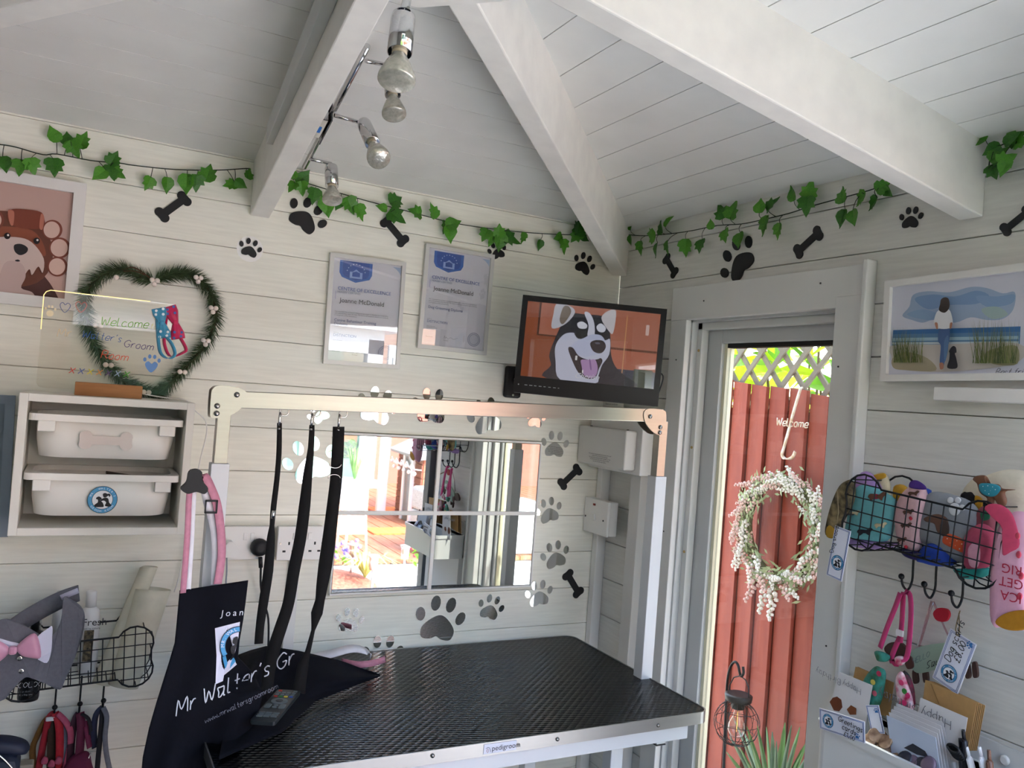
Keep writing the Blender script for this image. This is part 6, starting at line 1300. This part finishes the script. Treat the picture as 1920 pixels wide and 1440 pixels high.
soft('dog_face_pouch', 'grey pouch printed with a brown dog in an orange dotted scarf', [(1724, 985), (1736, 935), (1752, 922), (1790, 928), (1826, 945), (1838, 980), (1820, 1040), (1800, 1055), (1760, 1030), (1726, 1015)], -.088, .035, TXT('#8d9196', .05), 'pouch', extra=[('dog_print', [(1732, 972), (1745, 966), (1760, 964), (1776, 972), (1778, 990), (1772, 1004), (1758, 998), (1752, 982), (1736, 978)], flat('#6a4a3a')), ('ear_print', [(1758, 972), (1774, 972), (1780, 990), (1776, 1006), (1762, 1002), (1756, 988)], flat('#46362e')), ('scarf_print', [(1768, 1008), (1776, 1000), (1800, 1008), (1812, 1020), (1806, 1036), (1782, 1026), (1768, 1018)], flat('#d2552c'))] + [('dot_print', [(u + a, v + b) for a, b in ((-2, 0), (0, -2), (2, 0), (0, 2))], flat('#f0e8dc')) for u, v in ((1777, 1010), (1786, 1008), (1795, 1014), (1804, 1020), (1782, 1018), (1792, 1023), (1800, 1029))] + [('paw_print', ell(1790, 955, 11, 12), flat('#d9dbdf')), ('paw_print', ell(1782, 938, 6, 6), flat('#d9dbdf')), ('paw_print', ell(1796, 938, 6, 6), flat('#d9dbdf')), ('paw_print', ell(1804, 952, 6, 6), flat('#d9dbdf'))])
soft('folded_sock', 'black and mustard folded sock at the top right of the basket', [(1806, 925), (1835, 918), (1850, 945), (1832, 965), (1810, 945)], -.06, .03, TXT('#1c1a1e'), group=SG, extra=[('cuff', [(1828, 930), (1842, 936), (1840, 958), (1830, 955)], TXT('#c4922a'))])
soft('folded_sock', 'patterned pink sock at the lower right of the basket', [(1812, 1010), (1830, 985), (1852, 985), (1866, 1010), (1862, 1050), (1838, 1070), (1812, 1062)], -.098, .035, TXT('#b8506a'), group=SG, extra=[('heel', [(1815, 1030), (1826, 1018), (1838, 1030), (1834, 1062), (1818, 1060)], TXT('#e0a4b8'))])
soft('folded_sock', 'teal folded sock at the lower right corner of the basket', [(1790, 1068), (1815, 1066), (1850, 1064), (1848, 1080), (1815, 1086)], -.095, .03, TXT('#2c9088'), group=SG)
soft('folded_sock', 'dusky pink striped sock at the right end of the basket', [(1822, 1000), (1836, 955), (1856, 950), (1866, 975), (1862, 1010), (1840, 1010)], -.085, .02, TXT('#8c4a54'), group=SG, extra=[('toe', [(1838, 962), (1852, 958), (1856, 972), (1842, 976)], TXT('#2c6a4c'))])
soft('patterned_pouch', 'tan patterned pouch at the left end of the basket with a mustard base', [(1550, 1000), (1560, 955), (1575, 915), (1590, 900), (1600, 905), (1598, 940), (1580, 975), (1562, 1008)], -.118, .03, M('tan_print', '#8c7c58', .9, var=.5, scale=60, col2='#3a3226'), 'pouch', extra=[('base', [(1549, 992), (1556, 985), (1566, 995), (1562, 1009), (1550, 1006)], TXT('#b08a2c'))])
# toy with a dachshund cut-out above, cream cushion
soft('cream_cushion', 'cream plush cushion behind the dachshund at the right edge', [(1810, 930), (1825, 900), (1850, 892), (1895, 880), (1960, 900), (1960, 985), (1900, 985), (1870, 950)], -.05, .05, M('cream_plush', '#d8d0bc', .95, var=.06, scale=80, bump=.4), 'cushion')
soft('dachshund_figure', 'small brown dachshund in a teal dotted coat above the basket', [(1824, 898), (1832, 892), (1848, 892), (1842, 904), (1850, 908), (1872, 908), (1880, 916), (1905, 918), (1885, 922), (1888, 940), (1884, 950), (1876, 950), (1878, 934), (1866, 934), (1860, 948), (1852, 946), (1852, 935), (1838, 924), (1832, 906)], -.10, .012, flat('#6a442e'), 'figure', extra=[('coat', [(1836, 908), (1852, 906), (1872, 910), (1876, 918), (1866, 930), (1850, 930), (1838, 922)], flat('#2a8ca0'))] + [('dot', [(u + a, v + b) for a, b in ((-1.6, 0), (0, -1.6), (1.6, 0), (0, 1.6))], flat('#e8f0f0')) for u, v in ((1844, 912), (1853, 911), (1862, 913), (1848, 920), (1858, 920), (1867, 918), (1855, 926))])
# hanging pink sock
t = soft('hanging_sock', 'pink sock with red lettering and a mustard toe over the basket end', [(1862, 1170), (1860, 1100), (1866, 1040), (1876, 985), (1900, 960), (1930, 965), (1945, 1000), (1935, 1080), (1935, 1170), (1905, 1182), (1880, 1176)], -.12, .035, TXT('#dba6bc', .05), extra=[('cuff', [(1846, 955), (1856, 945), (1880, 948), (1900, 968), (1912, 1020), (1895, 1035), (1880, 1040), (1884, 1005), (1866, 970)], TXT('#d24a6c')), ('toe', [(1866, 1166), (1890, 1148), (1935, 1145), (1940, 1170), (1915, 1182), (1885, 1180)], TXT('#b8801e'))] + [('dot_print', ell(u, v, 5, 7), flat('#c8485c')) for u, v in ((1910, 1040), (1915, 1080), (1908, 1005), (1912, 1118))])
mb = MB()
for s, u, v in (('ICA', 1869, 1124), ('GET', 1872, 1098), ('RIG', 1870, 1072)):
    p = rw(u + 48, v - 8, -.1395); text_mb(mb, s, p, Y, -Z, .0225, flat('#b02440'), th=.0006)
part('lettering', mb, None, t)
# price tags, straps on the hooks
def tagcard(name, label, corners, x, lines, paw_at=None, logo_at=None, thick=.0012, twine=None, rot=0):
    c = [rw(u, v, x) for u, v in corners]; o = c[0]; yd = (c[1] - c[0]); H = yd.length; yd = yd.normalized(); xd = c[2] - c[0]; xd = (xd - yd * xd.dot(yd)); W_ = xd.length; xd = xd.normalized(); nn = xd.cross(yd)
    t = thing(name, label, 'tag', (c[1] + c[2]) / 2); part('card', MB().prism([(0, 0), (W_, 0), (W_, H), (0, H)], o - nn * thick, xd, yd, thick), M('white_card', '#dfe2ee', .5), t)
    mb = MB(); b = min(W_, H) * .05
    for k in range(2):
        e = b * (1 + .8 * k); q = [(e, e), (W_ - e, e), (W_ - e, H - e), (e, H - e)]
        for i in range(4): a_, b_ = q[i], q[(i + 1) % 4]; mb.ribbon([o + xd * a_[0] + yd * a_[1] + nn * .0002, o + xd * b_[0] + yd * b_[1] + nn * .0002], nn.cross((xd * (b_[0] - a_[0]) + yd * (b_[1] - a_[1])).normalized()), .0006, .0003, flat('#3a5a9a'))
    for s, fx_, fy_, h in lines: hand(mb, s, o + xd * (W_ * fx_) + yd * (H * fy_) + nn * .0003, xd, yd, h, flat('#15151a'), .1, .12)
    part('print', mb, None, t)
    if paw_at: part('paw_print', (lambda m: [m.prism(p, o + nn * .0003, xd, yd, .0003) for p in paw_shapes(paw_at[2], paw_at[3] if len(paw_at) > 3 else 0., W_ * paw_at[0], H * paw_at[1])] and m)(MB()), flat('#2d6aa8'), t)
    if logo_at: logo('round_logo', t, o + xd * (W_ * logo_at[0]) + yd * (H * logo_at[1]) + nn * .0003, xd, yd, logo_at[2], blue='#3f86b4', step=.0001)
    return t
t = tagcard('price_tag', 'price tag for dog scarfs hanging on twine from the right hook', [(1748, 1270), (1782, 1178), (1797, 1298)], -.06, (), None, None)
# its print runs along the long side
tc_ = [rw(u, v, -.0605) for u, v in ((1797, 1298), (1748, 1270), (1835, 1198))]; o = tc_[1]; xd = (rw(1782, 1178, -.0605) - o); W_ = xd.length; xd = xd.normalized(); yd = (o - tc_[0]); H = yd.length; yd = (yd - xd * yd.dot(xd)).normalized(); o = tc_[0]; nn = xd.cross(yd).normalized()
if nn.x > 0: nn = -nn
mb = MB(); hand(mb, 'Dog scarfs', o + xd * W_ * .40 + yd * H * .60 + nn * .0012, xd, yd, .0125, flat('#15151a'), .1, .12); hand(mb, '£8.00', o + xd * W_ * .48 + yd * H * .30 + nn * .0012, xd, yd, .0125, flat('#15151a'), .1, .12); part('handwriting', mb, None, t)
logo('round_logo', t, o + xd * W_ * .2 + yd * H * .5 + nn * .001, yd * -1, xd, H * .3, blue='#3f86b4', step=.0001)
part('paw_print', (lambda m: [m.prism(p, o + nn * .0012, xd, yd, .0003) for p in paw_shapes(.014, .3, W_ * .88, H * .18)] and m)(MB()), flat('#2d6aa8'), t)
part('twine', MB().tube(smooth_path([rw(1800, 1145, -.02), rw(1796, 1160, -.03), rw(1792, 1180, -.055), rw(1796, 1192, -.0625), rw(1799, 1178, -.05), rw(1798, 1150, -.022)], 4), .0012, None, 5), M('jute_twine', '#8a7a5c', .9), t)
t = tagcard('price_tag', 'price tag for dog snoods at the left end of the basket', [(1549, 1078), (1566, 985), (1579, 1084)], -.15, (), None, (.55, .32, .0155))
mb = MB(); c0 = rw(1562, 1036, -.1512); hand(mb, 'Dog snoods', c0 + V((-.0003, 0, 0)), (rw(1572, 990, -.1512) - rw(1562, 1036, -.1512)).normalized(), -(rw(1580, 1036, -.1512) - rw(1562, 1036, -.1512)).normalized(), .009, flat('#15151a'), .1, .1); part('handwriting', mb, None, t)
part('twine', MB().tube([rw(1568, 990, -.151), rw(1572, 960, -.15), rw(1570, 920, -.14)], .001, None, 5), M('jute_twine'), t)
HP_ = M('hot_pink_webbing', '#d23c7c', .6, var=.12, scale=80)
ps = thing('pink_bow_collars', 'hot pink collar straps with patterned bow ties on the left hook', 'collars', rw(1690, 1120, -.04))
for pts, dx in (([(1688, 1112), (1678, 1140), (1664, 1175), (1650, 1215)], -.055), ([(1694, 1110), (1692, 1150), (1690, 1180), (1688, 1205)], -.05), ([(1696, 1110), (1706, 1116), (1708, 1150), (1705, 1200), (1700, 1232), (1690, 1238)], -.06), ([(1690, 1190), (1676, 1220), (1672, 1240), (1686, 1244)], -.058)):
    part('strap', MB().ribbon(smooth_path([rw(u, v, dx - .004 * k) for k, (u, v) in enumerate(pts)], 4), Y + X * .3, .0135, .0014), HP_, ps)
part('slider', MB().box(rw(1687, 1187, -.068), (.004, .016, .012)), flat('#e0dadc', .4), ps, bevel=.001)
TRO = M('tropical_print', '#3f9a8c', .6, var=.7, scale=45, col2='#2c5c3c'); WML = M('watermelon_print', '#e8d8dc', .6, var=.8, scale=60, col2='#c22c5c'); DKP = M('dark_floral', '#1c3a34', .6, var=.6, scale=60, col2='#9c2c4c')
for nm, pts, x, mt in (('bow', [(1641, 1221), (1654, 1222), (1668, 1230), (1664, 1240), (1648, 1240), (1643, 1232)], -.07, TRO), ('bow', [(1640, 1250), (1652, 1252), (1661, 1262), (1656, 1300), (1648, 1325), (1632, 1340), (1612, 1338), (1612, 1300), (1622, 1270)], -.075, TRO), ('bow', [(1680, 1232), (1690, 1230), (1698, 1238), (1690, 1248), (1680, 1243)], -.074, WML), ('bow', [(1684, 1262), (1692, 1260), (1700, 1280), (1710, 1310), (1712, 1335), (1690, 1330), (1682, 1300), (1680, 1275)], -.08, WML), ('bow', [(1694, 1258), (1706, 1270), (1714, 1300), (1714, 1328), (1702, 1300)], -.06, DKP)):
    m = MB(); puff(m, spx(pts, Rq(x)), -X, .012); part(nm, m, mt, ps)
for u, v, cc in ((1637, 1279, '#d8c860'), (1648, 1263, '#c23c5c'), (1628, 1310, '#8a7a34'), (1640, 1300, '#d86a7c'), (1622, 1325, '#c23c4c'), (1696, 1296, '#3c8c3c'), (1702, 1304, '#d22c6c'), (1695, 1318, '#d22c6c'), (1690, 1280, '#d83c70')):
    part('print_motif', MB().lathe([(.0055, 0), (.0055, .0008)], rw(u, v, -.0815 if u < 1670 else -.0865), -X, None, 12), flat(cc), ps)
# dachshund plaque on the middle hook
pq = thing('dachshund_plaque', 'mint green dachshund plaque reading hello on the middle hook', 'plaque', rw(1750, 1240, -.02))
BRN = flat('#4a342c')
def slab(nm, pts, x, th_, mt, p=pq, sm_=True): P = [rw(u, v, x) for u, v in pts]; P = smooth_path(P, 4, True) if sm_ else P; part(nm, MB().prism([(-q.y, q.z) for q in P], (x, 0, 0), -Y, Z, th_), mt, p)
slab('body', [(1710, 1225), (1730, 1212), (1772, 1205), (1810, 1204), (1820, 1222), (1812, 1240), (1780, 1246), (1730, 1262), (1712, 1250)], -.02, .006, flat('#9db8a4'))
slab('head', [(1662, 1215), (1672, 1205), (1690, 1204), (1702, 1215), (1706, 1235), (1690, 1236), (1668, 1226)], -.021, .007, BRN); slab('ear', [(1700, 1228), (1710, 1232), (1714, 1250), (1704, 1254), (1698, 1240)], -.026, .004, flat('#5c3c34'))
for u in (1714, 1733, 1812, 1826): slab('paw', [(u, 1258 - (u - 1714) * .13), (u + 7, 1257 - (u - 1714) * .13), (u + 10, 1278 - (u - 1714) * .1), (u + 2, 1280 - (u - 1714) * .1)], -.019, .006, BRN)
mb = MB(); hand(mb, 'HELLO', rw(1711, 1246, -.0275), (rw(1740, 1232, -.0275) - rw(1711, 1246, -.0275)).normalized(), Z, .011, flat('#6f8a84'), .07, .0); hand(mb, 'Sausage', rw(1737, 1254, -.0275), (rw(1770, 1241, -.0275) - rw(1737, 1254, -.0275)).normalized(), Z, .014, flat('#2a3438'), .07, .2); part('lettering', mb, None, pq)
part('ribbon', MB().ribbon([rw(1748, 1128, -.03), rw(1735, 1170, -.02), rw(1722, 1213, -.018)], Y, .007, .0005), glassmat('sheer_ribbon', '#f0d8dc', .15), pq); part('ribbon', MB().ribbon([rw(1750, 1128, -.03), rw(1770, 1175, -.02), rw(1784, 1204, -.018)], Y, .005, .0005), glassmat('sheer_ribbon'), pq)
single('red_felt_disc', 'small red felt disc hanging beside the middle hook', 'decoration', MB().prism([(-p.y, p.z) for p in spx([(1753, 1150), (1762, 1140), (1778, 1142), (1783, 1153), (1776, 1165), (1760, 1163)], Rq(-.03))], (-.03, 0, 0), -Y, Z, .006), flat('#b0182c'))
# ================================================================== CARD TRAY
TRZ, ty0, ty1, tx0 = .937, -1.047, -1.42, -.152
TRM = M('white_tray_plastic', '#d9dad8', .35)
ty = thing('card_tray', 'white wall tray holding greeting cards, envelopes and pens', 'tray', (-.11, (ty0 + ty1) / 2, TRZ - .1))
ol = rrect(tx0, ty1, -.006, ty0, .022); il = rrect(tx0 + .004, ty1 + .004, -.01, ty0 - .004, .019); n_ = len(ol)
vs = [V((x, y, z)) for lst, z in ((ol, TRZ - .1), (ol, TRZ), (il, TRZ), (il, TRZ - .096)) for x, y in lst]
fs = [(r * n_ + k, r * n_ + (k + 1) % n_, (r + 1) * n_ + (k + 1) % n_, (r + 1) * n_ + k) for r in range(3) for k in range(n_)] + [tuple(range(n_))[::-1], tuple(3 * n_ + k for k in range(n_))]
part('tub', MB().add(vs, fs), TRM, ty)
rl = rrect(tx0 - .005, ty1 - .004, -.006, ty0 + .005, .025); vs = [V((x, y, z)) for z in (TRZ - .012, TRZ + .002) for lst in (rl, il) for x, y in lst]; fs = []
for k in range(n_): j = (k + 1) % n_; fs += [(k, n_ + k, n_ + j, j), (2 * n_ + k, 2 * n_ + j, 3 * n_ + j, 3 * n_ + k), (k, j, 2 * n_ + j, 2 * n_ + k), (n_ + k, 3 * n_ + k, 3 * n_ + j, n_ + j)]
part('rim', MB().add(vs, fs), TRM, ty)
part('back_plate', MB().bb((-.006, -1.25, TRZ - .13), (-.001, ty1, TRZ + .048)), TRM, ty)
part('wall_screw', MB().lathe([(.009, 0), (.009, .004), (.006, .006)], rw(1885, 1425, -.01), -X, None, 16), PLASW, ty)
part('support_panel', MB().bb((-.03, ty0 - .004, .4), (-.001, ty1, TRZ - .1)), M('pegboard_white', '#c9cac8', .5), ty)
def card(name, label, corners, x, mat, th_=.0008, group=None, prints=(), cat='card', n=1, dx=.004, lean=0.):
    """flat card seen at its corner pixels (tl, tr, br, bl) standing in plane x"""
    c = [rw(u, v, x + (lean if i < 2 else 0)) for i, (u, v) in enumerate(corners)]; nn = (c[1] - c[0]).cross(c[3] - c[0]).normalized()
    if nn.x > 0: nn = -nn
    t = thing(name, label, cat, (c[2] + c[3]) / 2, group); part('sheet', MB().add(c + [p - nn * th_ for p in c], [(0, 1, 2, 3), (7, 6, 5, 4), (0, 4, 5, 1), (1, 5, 6, 2), (2, 6, 7, 3), (3, 7, 4, 0)]), mat, t)
    for nm, pts, col in prints: part(nm, MB().add([rw(u, v, x) + nn * .0008 for u, v in pts], [tuple(range(len(pts)))]), flat(col), t)
    return t, nn
KRA = M('kraft_paper', '#b08a58', .8, var=.08, scale=90); CRD = M('card_white', '#d6d4d4', .6); CRB = M('card_bluish', '#b9c4d6', .6)
for k in range(6):
    o_ = 3.2 * k; card('kraft_envelope', ('front', 'second', 'third', 'fourth', 'fifth', 'rearmost')[k] + ' kraft envelope of the stack behind the birthday card', [(1735 + o_, 1275 + .6 * k), (1831 + o_, 1318 + o_ * .3), (1815 + o_, 1408), (1722 + o_, 1380)], -.075 + .008 * k, KRA, .001, 'kraft envelopes', [('flap_line', [(1745, 1282), (1747, 1282), (1762, 1320), (1760, 1320)], '#8c6c40')] if k == 0 else ())
for k in range(2): card('kraft_envelope', ('front', 'rear')[1 - k] + ' kraft envelope behind the puppy card', [(1604 + 4 * k, 1250), (1676, 1280), (1668, 1345), (1590, 1322)], -.05 + .012 * k, KRA, .001, 'kraft envelopes by the door')
t, nn = card('greeting_card', 'puppy greeting card at the left of the tray', [(1574, 1260), (1636, 1285), (1620, 1375), (1550, 1345)], -.09, CRD, prints=[('puppy_print', spx_, c) for spx_, c in (([(1556, 1316), (1562, 1308), (1570, 1306), (1578, 1312), (1580, 1326), (1574, 1334), (1564, 1332)], '#6a3418'), ([(1588, 1330), (1596, 1322), (1606, 1328), (1606, 1340), (1594, 1340)], '#7c4420'))])
mb = MB(); hand(mb, 'Happy Birthday', rw(1614, 1292, -.092), (rw(1580, 1276, -.092) - rw(1614, 1292, -.092)).normalized(), -Z, .012, flat('#77777c'), .06, 0); part('lettering', mb, None, t)
t, nn = card('greeting_card', 'birthday card with grey lettering in front of the kraft envelopes', [(1726, 1308), (1814, 1346), (1800, 1436), (1712, 1400)], -.095, CRD)
mb = MB(); hand(mb, 'Happy Birthday', rw(1783, 1352, -.0975), (rw(1738, 1332, -.0975) - rw(1783, 1352, -.0975)).normalized(), -Z, .016, flat('#66666c'), .07, 0); part('lettering', mb, None, t)
for k in range(5):
    o_ = k * 5; card('greeting_card', ('rearmost', 'second', 'third', 'fourth', 'nearest')[k] + ' white card fanned in the middle of the tray', [(1680 - o_ * .9, 1318 + o_ * 1.15), (1768 - k * 3.5, 1354 + k * 7.2), (1790 - k * 6, 1470), (1695 - o_, 1440)], -.098 - .009 * k, CRD if k < 4 else CRB, .001, 'fanned greeting cards', [('dog_print', [(1695, 1402), (1712, 1394), (1735, 1408), (1742, 1420), (1720, 1415)], '#2a2c34')] if k == 4 else ())
t = tagcard('price_card', 'greetings cards price label on the tray front', [(1537, 1366), (1536, 1327), (1622, 1398)], -.159, (), (.84, .22, .012), (.2, .5, .0135))
mb = MB()
for s, u, v, h in (('Greetings', 1572, 1351, .0095), ('cards', 1579, 1366, .0095), ('£1.00', 1582, 1379, .0085)): hand(mb, s, rw(u, v, -.1615), (rw(1620, 1388, -.1615) - rw(1540, 1347, -.1615)).normalized(), Z, h, flat('#15151a'), .11, .1)
part('handwriting', mb, None, t)
t = tagcard('price_tag', 'blue edged price label standing among the keyrings in the tray', [(1634, 1375), (1623, 1322), (1662, 1392)], -.125, (), (.75, .8, .011))
WS = M('wood_slice', '#b8987a', .7, var=.4, scale=50, col2='#6a4a34')
for k, (u, v) in enumerate(((1632, 1388), (1642, 1380), (1652, 1384), (1662, 1392), (1648, 1396), (1668, 1402), (1658, 1408), (1676, 1412), (1684, 1422), (1640, 1402))):
    p = rw(u, v, -.135 + .006 * (k % 3)); ax_ = V((-.7, random.uniform(-.5, .5), .6)).normalized(); single('wood_keyring', 'wooden slice keyring in the heap at the front of the tray', 'keyring', MB().lathe([(.014, 0), (.0145, .003), (.013, .004)], p, ax_, None, 16), WS, 'keyring heap')
for k, (u, v) in enumerate(((1698, 1424), (1712, 1432), (1728, 1436), (1742, 1434))):
    p = rw(u, v, -.14); single('badge_keyring', ('first', 'second', 'third', 'fourth')[k] + ' dark enamel keyring from the left at the lower tray edge', 'keyring', MB().lathe([(.015, 0), (.015, .004), (.011, .006), (.002, .0055)], p, V((-.8, .1, .5)), None, 18), M('dark_enamel_%d' % (k % 2), ('#2a2c3a', '#6a5a6c')[k % 2], .3), 'enamel keyrings')
for k, (u0, v0, u1, v1, c, lab) in enumerate(((1812, 1400, 1830, 1470, '#e6e6e8', 'left white pen standing in the tray'), (1836, 1400, 1850, 1470, '#e2e2e6', 'right white pen standing in the tray'), (1806, 1368, 1812, 1440, '#1a1b20', 'tall black pen standing in the tray'), (1800, 1384, 1806, 1450, '#23242a', 'shorter black pen beside the tall black pen'), (1789, 1428, 1800, 1480, '#e8e8ea', 'white pen tip at the bottom edge of the tray'), (1854, 1406, 1858, 1470, '#6a4a3c', 'brown pen at the right of the white pens'))):
    a, b = rw(u0, v0, -.10), rw(u1, v1, -.10); ax = (b - a).normalized(); t = thing('pen', lab, 'pen', b, 'pens in the tray')
    part('barrel', MB().lathe([(.0035, .016), (.0058, .02), (.006, .05), (.006, (b - a).length)], a, ax, None, 14), flat(c, .35), t); part('button', MB().lathe([(.0028, 0), (.0032, .002), (.0032, .017)], a, ax, None, 12), flat(c, .35), t); part('clip', MB().box(a + ax * .035 - X * .007, (.0015, .003, .03), None, (X, ax.cross(X).normalized(), ax)), flat(c, .35), t)
m = MB(); 
cc_ = rw(1797, 1407, -.11)
t = thing('hair_bobbles', 'bunch of black hair bobbles on the pens', 'hair ties', cc_)
for k in range(5): part('loop', MB().tube([cc_ + V((-.004 * k, .011 * math.cos(a), .004 * k - .01 + .006 * math.sin(a))) for a in (6.283 * q / 14 for q in range(14))], .0022, None, 6, True), BLACK, t)
